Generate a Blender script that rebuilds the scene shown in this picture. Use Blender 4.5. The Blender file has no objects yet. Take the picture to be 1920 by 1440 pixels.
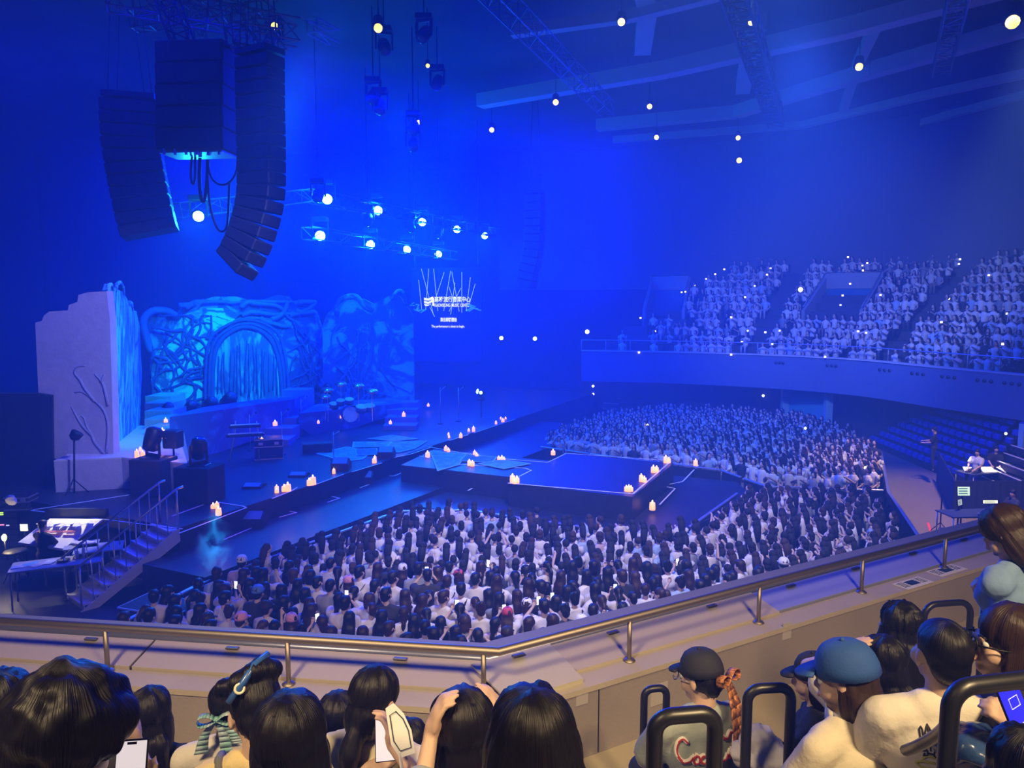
import bpy, bmesh, math, random
import numpy as np
from mathutils import Vector, Matrix, Euler, noise

S = bpy.context.scene
C = S.collection
R = math.radians
rnd = random.Random(7)

# ------------------------------------------------------------------ camera
F = 1400.0                       # focal length in pixels of the 1920 px wide frame
PITCH = math.atan(150.0 / F)
EYE = Vector((0, 0, 7.0))
cd = bpy.data.cameras.new('camera')
cam = bpy.data.objects.new('camera', cd)
C.objects.link(cam)
cd.sensor_width = 36.0
cd.lens = 36.0 * F / 1920.0
cd.clip_start = 0.05
cd.clip_end = 300
cam.location = EYE
cam.rotation_euler = (R(90) - PITCH, 0, 0)
S.camera = cam
CT, ST = math.cos(PITCH), math.sin(PITCH)

def ray(px, py):
    u = (px - 960) / F
    v = (720 - py) / F
    return Vector((u, CT + v * ST, v * CT - ST))

def P(px, py, d):
    """point seen at photo pixel (px, py) that lies d metres in front (world y = d)"""
    r = ray(px, py)
    return EYE + r * (d / r.y)

def G(px, py, z=0.0):
    """point seen at photo pixel (px, py) that lies at height z"""
    r = ray(px, py)
    return EYE + r * ((z - EYE.z) / r.z)

# ------------------------------------------------------------------ world, exposure, render options
w = bpy.data.worlds.new('world')
S.world = w
w.use_nodes = True
w.node_tree.nodes['Background'].inputs[0].default_value = (0.001, 0.004, 0.03, 1)
w.node_tree.nodes['Background'].inputs[1].default_value = 1.0
# thin stage haze in the air of the whole hall (a scattering medium, the blue light partly put into its tint)
_nt = w.node_tree
_vs = _nt.nodes.new('ShaderNodeVolumeScatter')
_vs.inputs['Color'].default_value = (0.10, 0.30, 1.0, 1)
_vs.inputs['Density'].default_value = 0.017
_vs.inputs['Anisotropy'].default_value = 0.15
_nt.links.new(_vs.outputs[0], [n for n in _nt.nodes if n.type == 'OUTPUT_WORLD'][0].inputs['Volume'])
S.view_settings.view_transform = 'Standard'
S.view_settings.look = 'None'
S.view_settings.gamma = 1
S.view_settings.use_curve_mapping = False
S.view_settings.exposure = 0.0
cy = S.cycles
cy.max_bounces = 4
cy.diffuse_bounces = 2
cy.glossy_bounces = 2
cy.transmission_bounces = 3
cy.transparent_max_bounces = 6
cy.volume_bounces = 0
cy.use_adaptive_sampling = True
cy.adaptive_threshold = 0.025
cy.use_denoising = True
cy.sample_clamp_direct = 0
cy.sample_clamp_indirect = 3.0
cy.caustics_reflective = False
cy.caustics_refractive = False

def light(name, kind, loc, target, energy, color, size=1.0, size_y=None, spot=None, blend=0.3, radius=None):
    d = bpy.data.lights.new(name, kind)
    d.energy = energy
    d.color = color
    if kind == 'AREA':
        d.size = size
        if size_y:
            d.shape = 'RECTANGLE'
            d.size_y = size_y
    else:
        d.shadow_soft_size = radius if radius is not None else size
    if kind == 'SPOT':
        d.spot_size = R(spot)
        d.spot_blend = blend
    o = bpy.data.objects.new(name, d)
    C.objects.link(o)
    o.location = loc
    if target is not None:
        o.rotation_euler = (Vector(target) - Vector(loc)).to_track_quat('-Z', 'Y').to_euler()
    return o

BLUE = (0.0, 0.004, 1.0)
# blue wash flooding the haze over the stage and the hall
light('stage_wash_light', 'AREA', (-5, 34, 14.0), (-4, 33, 0), 15000, BLUE, 20, 14)
light('stage_wash_light', 'AREA', (-2, 42, 9.5), (-4, 20, 2), 4500, BLUE, 16, 5)
light('hall_wash_light', 'AREA', (10, 32, 14.5), (10, 30, 0), 2700, (0.004, 0.020, 1.0), 18, 20)
light('side_wash_light', 'AREA', (-12, 20, 14.5), (-12, 21, 0), 1300, BLUE, 10, 12)
light('near_wash_light', 'SPOT', (-1, 18, 16.5), (0, 20, 0), 5500, BLUE, spot=85, blend=.6, radius=2.5)
# paler light thrown on the audience
light('audience_light', 'SPOT', (3, 9, 16.8), (3.2, 17.5, 0), 18000, (0.46, 0.47, 1.0), spot=56, blend=.6, radius=1.0)
light('audience_light', 'SPOT', (7, 19, 16.8), (8.5, 31, 0), 9000, (0.15, 0.34, 1.0), spot=46, blend=.7, radius=1.0)
light('balcony_light', 'SPOT', (8, 22, 14.6), (18, 40, 7), 15000, (0.17, 0.26, 1.0), spot=56, blend=.8, radius=1.0)
light('scenery_light', 'SPOT', (-3, 14, 12), (-12.5, 22, 4), 9000, (0.20, 0.24, 1.0), spot=40, blend=.7, radius=.6)
light('scenery_light', 'SPOT', (-6, 22, 14), (-14, 33, 4.5), 11000, (0.0, 0.75, 0.8), spot=38, blend=.7, radius=.6)
light('scenery_light', 'SPOT', (-5, 20, 13), (-11.5, 23.5, 4.5), 3500, (0.0, 0.75, 0.8), spot=26, blend=.7, radius=.4)
light('scenery_light', 'SPOT', (-1, 22, 13), (-7.5, 35, 4.5), 5000, (0.0, 0.55, 0.9), spot=30, blend=.7, radius=.6)
light('stage_top_light', 'SPOT', (-4, 26, 14), (-2.5, 26, 1.8), 5000, (0.0, 0.30, 1.0), spot=60, blend=.8, radius=.8)
light('floor_light', 'SPOT', (14, 20, 15), (14.8, 25, 0), 9500, (1.0, 0.72, 0.62), spot=44, blend=.8, radius=.6)
light('rim_light', 'SPOT', (-5, 20, 14.5), (1, 3.5, 4.8), 900, (0.02, 0.12, 1.0), spot=34, blend=.6, radius=.7)
# warm house light on the balcony the photograph is taken from
light('house_light', 'SPOT', (3.0, -1.0, 10.2), (1.8, 4.4, 4.2), 2300, (1.0, 0.72, 0.38), spot=72, blend=.8, radius=.5)
light('house_light', 'SPOT', (-3.0, -.6, 10.8), (-2.2, 4.6, 4.3), 1900, (1.0, 0.74, 0.42), spot=70, blend=.8, radius=.5)

# ------------------------------------------------------------------ materials
MATS = {}
def mat(name, col=(0.5, 0.5, 0.5), rough=0.6, metal=0.0, emit=0.0, ecol=None, bump=0.0, bscale=20.0, var=0.0,
        vscale=3.0, stretch=None, objcol=False, attr=None, spec=0.5, trans=0.0, vcol2=None):
    if name in MATS:
        return MATS[name]
    m = bpy.data.materials.new(name)
    m.use_nodes = True
    nt = m.node_tree
    b = nt.nodes['Principled BSDF']
    b.inputs['Base Color'].default_value = (*col, 1)
    b.inputs['Roughness'].default_value = rough
    b.inputs['Metallic'].default_value = metal
    b.inputs['Specular IOR Level'].default_value = spec
    if trans:
        b.inputs['Transmission Weight'].default_value = trans
    if emit:
        b.inputs['Emission Color'].default_value = (*(ecol or col), 1)
        b.inputs['Emission Strength'].default_value = emit
    tc = nt.nodes.new('ShaderNodeTexCoord')
    mp = nt.nodes.new('ShaderNodeMapping')
    nt.links.new(tc.outputs['Object'], mp.inputs[0])
    if stretch:
        mp.inputs['Scale'].default_value = stretch
    src = None
    if objcol:
        oi = nt.nodes.new('ShaderNodeObjectInfo')
        src = oi.outputs['Color']
    if attr:
        at = nt.nodes.new('ShaderNodeAttribute')
        at.attribute_name = attr
        src = at.outputs['Color']
    if var:
        n = nt.nodes.new('ShaderNodeTexNoise')
        n.inputs['Scale'].default_value = vscale
        n.inputs['Detail'].default_value = 5
        nt.links.new(mp.outputs[0], n.inputs[0])
        mx = nt.nodes.new('ShaderNodeMix')
        mx.data_type = 'RGBA'
        rm = nt.nodes.new('ShaderNodeMapRange')
        rm.inputs[1].default_value = 0.35
        rm.inputs[2].default_value = 0.65
        nt.links.new(n.outputs[0], rm.inputs[0])
        nt.links.new(rm.outputs[0], mx.inputs[0])
        mx.inputs[6].default_value = (*col, 1)
        c2 = vcol2 or tuple(max(0, c * (1 - var)) for c in col)
        mx.inputs[7].default_value = (*c2, 1)
        if src is not None:
            mm = nt.nodes.new('ShaderNodeMix')
            mm.data_type = 'RGBA'
            mm.blend_type = 'MULTIPLY'
            mm.inputs[0].default_value = 1
            mx.inputs[6].default_value = (1, 1, 1, 1)
            mx.inputs[7].default_value = (1 - var, 1 - var, 1 - var, 1)
            nt.links.new(src, mm.inputs[6])
            nt.links.new(mx.outputs[2], mm.inputs[7])
            src = mm.outputs[2]
        else:
            src = mx.outputs[2]
    if src is not None:
        nt.links.new(src, b.inputs['Base Color'])
    if bump:
        n = nt.nodes.new('ShaderNodeTexNoise')
        n.inputs['Scale'].default_value = bscale
        n.inputs['Detail'].default_value = 4
        nt.links.new(mp.outputs[0], n.inputs[0])
        bp = nt.nodes.new('ShaderNodeBump')
        bp.inputs['Strength'].default_value = bump
        bp.inputs['Distance'].default_value = 0.02
        nt.links.new(n.outputs[0], bp.inputs['Height'])
        nt.links.new(bp.outputs[0], b.inputs['Normal'])
    MATS[name] = m
    return m

# ------------------------------------------------------------------ mesh building
ORG = {}
def V(*a):
    return Vector(a)

class MB:
    def __init__(s):
        s.v, s.f, s.mi = [], [], []
        s.m = 0
    def add(s, vs, fs):
        o = len(s.v)
        s.v.extend([tuple(v) for v in vs])
        for f in fs:
            s.f.append(tuple(i + o for i in f))
            s.mi.append(s.m)
        return s
    def hexa(s, p):
        """eight corners: bottom ring 0-3, top ring 4-7"""
        return s.add(p, [(3, 2, 1, 0), (4, 5, 6, 7), (0, 1, 5, 4), (1, 2, 6, 5), (2, 3, 7, 6), (3, 0, 4, 7)])
    def box(s, c, size, rz=0.0, rot=None, bev=0.0):
        c = Vector(c)
        x, y, z = size[0] / 2, size[1] / 2, size[2] / 2
        M = rot if rot is not None else Matrix.Rotation(rz, 3, 'Z')
        if bev <= 0:
            p = [(-x, -y, -z), (x, -y, -z), (x, y, -z), (-x, y, -z), (-x, -y, z), (x, -y, z), (x, y, z), (-x, y, z)]
            return s.hexa([c + M @ Vector(q) for q in p])
        b = min(bev, x * .9, y * .9, z * .9)
        rings = []
        for (zz, k) in ((-z, b), (-z + b, 0), (z - b, 0), (z, b)):
            xx, yy = x - k, y - k
            xb, yb = x - b, y - b
            rings.append([(-xb, -yy, zz), (xb, -yy, zz), (xx, -yb, zz), (xx, yb, zz), (xb, yy, zz), (-xb, yy, zz), (-xx, yb, zz), (-xx, -yb, zz)])
        pts = [c + M @ Vector(q) for r in rings for q in r]
        fs = [tuple(range(7, -1, -1)), tuple(range(24, 32))]
        for k in range(3):
            for i in range(8):
                j = (i + 1) % 8
                fs.append((k * 8 + i, k * 8 + j, k * 8 + 8 + j, k * 8 + 8 + i))
        return s.add(pts, fs)
    def prism(s, pts, ext):
        """closed outline of 3D points pushed along ext"""
        n = len(pts)
        e = Vector(ext)
        q = [Vector(p) for p in pts] + [Vector(p) + e for p in pts]
        fs = [tuple(range(n - 1, -1, -1)), tuple(range(n, 2 * n))]
        for i in range(n):
            j = (i + 1) % n
            fs.append((i, j, n + j, n + i))
        return s.add(q, fs)
    def tube(s, path, r, n=8, closed=False, caps=True):
        path = [Vector(p) for p in path]
        N = len(path)
        rr = r if isinstance(r, (list, tuple)) else [r] * N
        if N < 2:
            return s
        dirs = []
        for i in range(N):
            if closed:
                d = path[(i + 1) % N] - path[i - 1]
            else:
                d = path[min(i + 1, N - 1)] - path[max(i - 1, 0)]
            dirs.append(d.normalized() if d.length > 1e-9 else Vector((0, 0, 1)))
        up = Vector((0, 0, 1)) if abs(dirs[0].z) < 0.9 else Vector((1, 0, 0))
        a = dirs[0].cross(up).normalized()
        o = len(s.v)
        for i in range(N):
            a = (a - dirs[i] * a.dot(dirs[i]))
            a = a.normalized() if a.length > 1e-6 else dirs[i].orthogonal().normalized()
            b = dirs[i].cross(a)
            for k in range(n):
                t = 2 * math.pi * k / n
                s.v.append(tuple(path[i] + (a * math.cos(t) + b * math.sin(t)) * rr[i]))
        M = N if closed else N - 1
        for i in range(M):
            i2 = (i + 1) % N
            for k in range(n):
                k2 = (k + 1) % n
                s.f.append((o + i * n + k, o + i * n + k2, o + i2 * n + k2, o + i2 * n + k))
                s.mi.append(s.m)
        if caps and not closed:
            s.f.append(tuple(o + k for k in range(n - 1, -1, -1)))
            s.mi.append(s.m)
            s.f.append(tuple(o + (N - 1) * n + k for k in range(n)))
            s.mi.append(s.m)
        return s
    def cyl(s, p0, p1, r, n=12, r2=None):
        return s.tube([p0, p1], [r, r if r2 is None else r2], n)
    def lathe(s, prof, c=(0, 0, 0), n=16, axis=None):
        """profile of (radius, height) about an axis through c"""
        c = Vector(c)
        ax = Vector(axis).normalized() if axis is not None else Vector((0, 0, 1))
        a = ax.orthogonal().normalized()
        b = ax.cross(a)
        o = len(s.v)
        for (r, h) in prof:
            for k in range(n):
                t = 2 * math.pi * k / n
                s.v.append(tuple(c + ax * h + (a * math.cos(t) + b * math.sin(t)) * max(r, 1e-4)))
        for i in range(len(prof) - 1):
            for k in range(n):
                k2 = (k + 1) % n
                s.f.append((o + i * n + k, o + i * n + k2, o + (i + 1) * n + k2, o + (i + 1) * n + k))
                s.mi.append(s.m)
        s.f.append(tuple(o + k for k in range(n - 1, -1, -1)))
        s.mi.append(s.m)
        L = (len(prof) - 1) * n
        s.f.append(tuple(o + L + k for k in range(n)))
        s.mi.append(s.m)
        return s
    def ball(s, c, r, n=8, m=6):
        rx, ry, rz = (r, r, r) if not isinstance(r, (tuple, list)) else r
        c = Vector(c)
        o = len(s.v)
        for i in range(m + 1):
            t = math.pi * i / m
            for k in range(n):
                p = 2 * math.pi * k / n
                s.v.append((c.x + rx * max(math.sin(t), .01) * math.cos(p), c.y + ry * max(math.sin(t), .01) * math.sin(p), c.z - rz * math.cos(t)))
        for i in range(m):
            for k in range(n):
                k2 = (k + 1) % n
                s.f.append((o + i * n + k, o + i * n + k2, o + (i + 1) * n + k2, o + (i + 1) * n + k))
                s.mi.append(s.m)
        s.f.append(tuple(o + k for k in range(n - 1, -1, -1)))
        s.mi.append(s.m)
        s.f.append(tuple(o + m * n + k for k in range(n)))
        s.mi.append(s.m)
        return s
    def xform(s, M, start=0):
        for i in range(start, len(s.v)):
            s.v[i] = tuple(M @ Vector(s.v[i]))
        return s
    def mesh(s, name, mats, smooth=False, off=None):
        me = bpy.data.meshes.new(name)
        vs = s.v
        if off is not None and (off.x or off.y or off.z):
            vs = [(a - off.x, b - off.y, c - off.z) for a, b, c in vs]
        me.from_pydata(vs, [], s.f)
        if not isinstance(mats, (list, tuple)):
            mats = [mats]
        for m in mats:
            me.materials.append(m)
        if len(mats) > 1:
            me.polygons.foreach_set('material_index', s.mi)
        if smooth:
            me.shade_smooth() if smooth is True else me.shade_auto_smooth(R(smooth)) if hasattr(me, 'shade_auto_smooth') else me.shade_smooth()
        me.update()
        return me
    def build(s, name, mats, parent=None, smooth=False, label=None):
        off = ORG.get(parent.name, V(0, 0, 0)) if parent is not None else V(0, 0, 0)
        me = s.mesh(name, mats, smooth, off)
        o = bpy.data.objects.new(name, me)
        C.objects.link(o)
        if parent is not None:
            o.parent = parent
            ORG[o.name] = off
        if label:
            o['label'] = label
        return o

def tag(o, label=None, cat=None, group=None, kind=None):
    if label:
        o['label'] = label
    if cat:
        o['category'] = cat
    if group:
        o['group'] = group
    if kind:
        o['kind'] = kind
    return o

def thing(name, label, cat, loc=(0, 0, 0), group=None):
    o = bpy.data.objects.new(name, None)
    C.objects.link(o)
    o.location = loc
    o.empty_display_size = 0.1
    ORG[o.name] = Vector(loc)
    return tag(o, label, cat, group)

def struct(name, mb, m, parent=None, smooth=False):
    o = mb.build(name, m, parent, smooth)
    if parent is None:
        o['kind'] = 'structure'
    return o

KIDS = {}
def dup(root, loc, rz=0.0, label=None, group=None, scale=None):
    r = root.copy()
    C.objects.link(r)
    r.location = loc
    r.rotation_euler = (0, 0, rz)
    if scale:
        r.scale = scale
    if label:
        r['label'] = label
    if group:
        r['group'] = group
    def cp(src, dst):
        for ch in src.children:
            c = ch.copy()
            C.objects.link(c)
            c.parent = dst
            cp(ch, c)
    cp(root, r)
    return r

def text_mb(txt, size, name='lettering', shear=0.0, bold=0.0, ext=0.004, align='CENTER', space=1.0):
    """flat lettering as mesh data in the local XY plane"""
    cu = bpy.data.curves.new(name, 'FONT')
    cu.body = txt
    cu.size = size
    cu.shear = shear
    cu.offset = bold
    cu.extrude = ext
    cu.align_x = align
    cu.align_y = 'CENTER'
    cu.space_character = space
    cu.resolution_u = 3
    o = bpy.data.objects.new(name, cu)
    C.objects.link(o)
    bpy.context.view_layer.update()
    dg = bpy.context.evaluated_depsgraph_get()
    me = bpy.data.meshes.new_from_object(o.evaluated_get(dg))
    mb = MB()
    mb.add([v.co for v in me.vertices], [tuple(p.vertices) for p in me.polygons])
    bpy.data.objects.remove(o)
    bpy.data.curves.remove(cu)
    bpy.data.meshes.remove(me)
    return mb

def frame_matrix(origin, xdir, up):
    """matrix whose x axis runs along xdir and whose y axis is nearest to up"""
    x = Vector(xdir).normalized()
    z = x.cross(Vector(up)).normalized()
    y = z.cross(x)
    M = Matrix((x, y, z)).transposed().to_4x4()
    M.translation = origin
    return M

def ordinal(n):
    return ['first', 'second', 'third', 'fourth', 'fifth', 'sixth', 'seventh', 'eighth', 'ninth', 'tenth', 'eleventh', 'twelfth',
            'thirteenth', 'fourteenth', 'fifteenth', 'sixteenth', 'seventeenth', 'eighteenth', 'nineteenth', 'twentieth'][n] if n < 20 else '%dth' % (n + 1) if (n + 1) % 10 not in (1, 2, 3) else '%d%s' % (n + 1, {1: 'st', 2: 'nd', 3: 'rd'}[(n + 1) % 10])

def truss(mb, p0, p1, w=0.5, r=0.025, rb=0.014, bay=0.6, tri=False, up=(0, 0, 1)):
    p0, p1 = Vector(p0), Vector(p1)
    d = (p1 - p0)
    L = d.length
    d.normalize()
    s = d.cross(Vector(up)).normalized()
    u = s.cross(d).normalized()
    h = w / 2
    cs = [s * h + u * h, -s * h + u * h, -s * h - u * h, s * h - u * h] if not tri else [s * h + u * h, -s * h + u * h, -u * h]
    for c in cs:
        mb.cyl(p0 + c, p1 + c, r, 5)
    n = max(1, int(L / bay))
    for i in range(n):
        a, b = p0 + d * (L * i / n), p0 + d * (L * (i + 1) / n)
        for k in range(len(cs)):
            k2 = (k + 1) % len(cs)
            if (i + k) % 2:
                mb.cyl(a + cs[k], b + cs[k2], rb, 4)
            else:
                mb.cyl(a + cs[k2], b + cs[k], rb, 4)
            mb.cyl(a + cs[k], a + cs[k2], rb, 4)
    return mb

def lerp(a, b, t):
    return a + (b - a) * t

def hair_mat(name, col, rough=0.42, objcol=False, bump=0.6, k=26.0):
    """hair whose strands run down from the crown (noise in angle round the head)"""
    m = mat(name, col, rough, objcol=objcol, spec=.35)
    nt = m.node_tree
    b = nt.nodes['Principled BSDF']
    tc = [n for n in nt.nodes if n.type == 'TEX_COORD'][0]
    sx = nt.nodes.new('ShaderNodeSeparateXYZ')
    nt.links.new(tc.outputs['Object'], sx.inputs[0])
    ad = nt.nodes.new('ShaderNodeMath')
    ad.operation = 'ADD'
    ad.inputs[1].default_value = .02
    nt.links.new(sx.outputs[1], ad.inputs[0])
    at = nt.nodes.new('ShaderNodeMath')
    at.operation = 'ARCTAN2'
    nt.links.new(sx.outputs[0], at.inputs[0])
    nt.links.new(ad.outputs[0], at.inputs[1])
    mu = nt.nodes.new('ShaderNodeMath')
    mu.operation = 'MULTIPLY'
    mu.inputs[1].default_value = k
    nt.links.new(at.outputs[0], mu.inputs[0])
    mz = nt.nodes.new('ShaderNodeMath')
    mz.operation = 'MULTIPLY'
    mz.inputs[1].default_value = 7
    nt.links.new(sx.outputs[2], mz.inputs[0])
    cb = nt.nodes.new('ShaderNodeCombineXYZ')
    nt.links.new(mu.outputs[0], cb.inputs[0])
    nt.links.new(mz.outputs[0], cb.inputs[1])
    n = nt.nodes.new('ShaderNodeTexNoise')
    n.inputs['Scale'].default_value = 1.0
    n.inputs['Detail'].default_value = 3
    nt.links.new(cb.outputs[0], n.inputs[0])
    bp = nt.nodes.new('ShaderNodeBump')
    bp.inputs['Strength'].default_value = bump
    bp.inputs['Distance'].default_value = .006
    nt.links.new(n.outputs[0], bp.inputs['Height'])
    nt.links.new(bp.outputs[0], b.inputs['Normal'])
    return m

# shared materials
M_BLACK = mat('black_metal', (0.012, 0.012, 0.014), 0.45, 0.3)
M_CASE = mat('black_case', (0.02, 0.02, 0.024), 0.55, bump=0.15, bscale=60)
M_STEEL = mat('brushed_steel', (0.40, 0.35, 0.29), 0.5, 1.0, bump=0.04, bscale=30, stretch=(1, 60, 60))
M_ALU = mat('aluminium', (0.62, 0.64, 0.68), 0.4, 0.9)
M_WHITE = mat('white_paint', (0.78, 0.78, 0.80), 0.6, bump=0.05, bscale=30)
M_DRAPE = mat('black_drape', (0.015, 0.016, 0.03), 0.9, bump=0.3, bscale=6)
M_DECK = mat('stage_deck', (0.025, 0.028, 0.05), 0.45, bump=0.08, bscale=40, var=0.3, vscale=2)
M_TAPE = mat('white_tape', (0.75, 0.8, 0.85), 0.6)
M_PAPER = mat('paper', (0.85, 0.85, 0.83), 0.8)
M_WARM = mat('candle_glow', (1, 0.5, 0.2), 0.5, emit=1.5, ecol=(1.0, 0.42, 0.20))
M_WAX = mat('candle_wax', (0.9, 0.8, 0.68), 0.5)
M_LAMPW = mat('warm_lens', (1, 0.95, 0.8), 0.3, emit=2.0, ecol=(1.0, 0.78, 0.10))
M_CYAN = mat('cyan_lens', (0.6, 0.95, 1), 0.3, emit=14.0, ecol=(0.25, 0.85, 1.0))
M_PHONE = mat('phone_screen', (0.8, 0.85, 0.9), 0.3, emit=1.5, ecol=(0.85, 0.93, 1.0))

# ------------------------------------------------------------------ hall shell
M_FLOOR = mat('hall_floor', (0.26, 0.22, 0.19), 0.55, bump=0.05, bscale=15, var=0.12, vscale=0.6)
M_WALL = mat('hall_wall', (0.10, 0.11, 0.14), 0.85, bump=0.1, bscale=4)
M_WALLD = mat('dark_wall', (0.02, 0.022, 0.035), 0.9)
M_CEIL = mat('ceiling_paint', (0.06, 0.065, 0.085), 0.9, var=0.3, vscale=0.4)
M_BEAM = mat('ceiling_beam_paint', (0.40, 0.43, 0.50), 0.7)
struct('floor', MB().box((0, 27, -0.15), (64, 72, 0.3)), M_FLOOR)
struct('ceiling', MB().box((0, 27, 17.75), (64, 72, 0.3)), M_CEIL)
struct('wall_back', MB().box((0, 62, 8.7), (64, 0.4, 17.8)), M_WALL)
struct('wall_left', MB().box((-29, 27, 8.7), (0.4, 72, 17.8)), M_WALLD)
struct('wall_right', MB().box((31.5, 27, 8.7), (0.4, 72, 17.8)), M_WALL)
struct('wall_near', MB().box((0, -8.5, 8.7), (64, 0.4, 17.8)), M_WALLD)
# darker return wall high at the right
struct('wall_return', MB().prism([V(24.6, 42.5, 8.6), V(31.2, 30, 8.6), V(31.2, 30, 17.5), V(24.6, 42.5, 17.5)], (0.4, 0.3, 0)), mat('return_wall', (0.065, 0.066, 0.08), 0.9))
# curved wall behind the far balcony
ctr = V(2, 24, 0)
def wallcurve():
    mb = MB()
    pts = []
    for k in range(13):
        a = R(96 - k * 6.5)
        pts.append(V(2 + 29.5 * math.cos(a) * 0.93, 24 + 29.5 * math.sin(a), 0))
    for i in range(12):
        a, b = pts[i], pts[i + 1]
        n = (b - a).cross(V(0, 0, 1)).normalized() * -0.3
        mb.hexa([V(a.x, a.y, 8.0), V(b.x, b.y, 8.0), V(b.x + n.x, b.y + n.y, 8.0), V(a.x + n.x, a.y + n.y, 8.0),
                 V(a.x, a.y, 17.6), V(b.x, b.y, 17.6), V(b.x + n.x, b.y + n.y, 17.6), V(a.x + n.x, a.y + n.y, 17.6)])
    struct('wall_curved', mb, M_WALL)
wallcurve()

# ceiling beams: long pale curved girders
def beams():
    runs = [[(900, 190, 16.6), (1250, 130, 16.6), (1600, 50, 16.6), (1900, -30, 16.6)],
            [(1120, 235, 16.9), (1380, 210, 16.9), (1640, 130, 16.9), (1960, 40, 16.9)],
            [(1150, 262, 17.0), (1500, 235, 17.0), (1750, 175, 17.0), (1960, 130, 17.0)],
            [(1370, 300, 17.1), (1600, 270, 17.1), (1780, 215, 17.1), (1990, 160, 17.1)],
            [(960, 60, 16.8), (1180, 30, 16.8), (1420, -30, 16.8)],
            [(1205, 90, 17.2), (1215, 10, 17.2), (1200, -60, 17.2)],
            [(1393, 165, 17.2), (1405, 95, 17.2), (1420, 40, 17.2)],
            [(1580, 210, 17.2), (1608, 120, 17.2), (1650, 30, 17.2)]]
    for i, r in enumerate(runs):
        mb = MB()
        pts = [G(*q) for q in r]
        fine = []
        for k in range(len(pts) - 1):
            for t in range(4):
                fine.append(pts[k].lerp(pts[k + 1], t / 4))
        fine.append(pts[-1])
        wd = 0.32 if i in (0, 1, 5, 6) else 0.2
        for k in range(len(fine) - 1):
            a, b = fine[k], fine[k + 1]
            s = (b - a).cross(V(0, 0, 1)).normalized() * wd
            h = V(0, 0, wd * 0.9)
            mb.hexa([a - s - h, b - s - h, b + s - h, a + s - h, a - s + h, b - s + h, b + s + h, a + s + h])
        struct('trim_%d' % (i + 1), mb, M_BEAM)
beams()

# ------------------------------------------------------------------ far balcony
FC = [V(3.91, 42.0, 0), V(8.6, 40.9, 0), V(13.2, 38.5, 0), V(16.25, 35.4, 0), V(17.7, 31.2, 0), V(19.0, 27.6, 0), V(20.0, 24.0, 0), V(20.2, 20.0, 0)]
def catmull(pts, n=6):
    out = []
    for i in range(len(pts) - 1):
        p0 = pts[max(i - 1, 0)]
        p1, p2 = pts[i], pts[i + 1]
        p3 = pts[min(i + 2, len(pts) - 1)]
        for k in range(n):
            t = k / n
            out.append(0.5 * ((2 * p1) + (p2 - p0) * t + (2 * p0 - 5 * p1 + 4 * p2 - p3) * t * t + (3 * p1 - p0 - 3 * p2 + p3) * t ** 3))
    out.append(pts[-1].copy())
    return out
FCUR = catmull(FC, 6)
def outward(p):
    d = (p - V(2, 23, 0))
    d.z = 0
    return d.normalized()
NROW = 13
RUN, RISE, ZB = 0.92, 0.47, 3.75
def tier_pt(i, k, dz=0.0, dr=0.0):
    p = FCUR[i]
    return p + outward(p) * (0.35 + RUN * k + dr) + V(0, 0, ZB + RISE * k + dz)
def rowstart(k):
    return int(round(k * 0.85))
M_FASC = mat('fascia_paint', (0.16, 0.22, 0.42), 0.5, var=0.06, vscale=0.5)
M_CONC = mat('balcony_concrete', (0.34, 0.33, 0.32), 0.8, bump=0.06, bscale=25, var=0.1, vscale=1.5)
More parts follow.
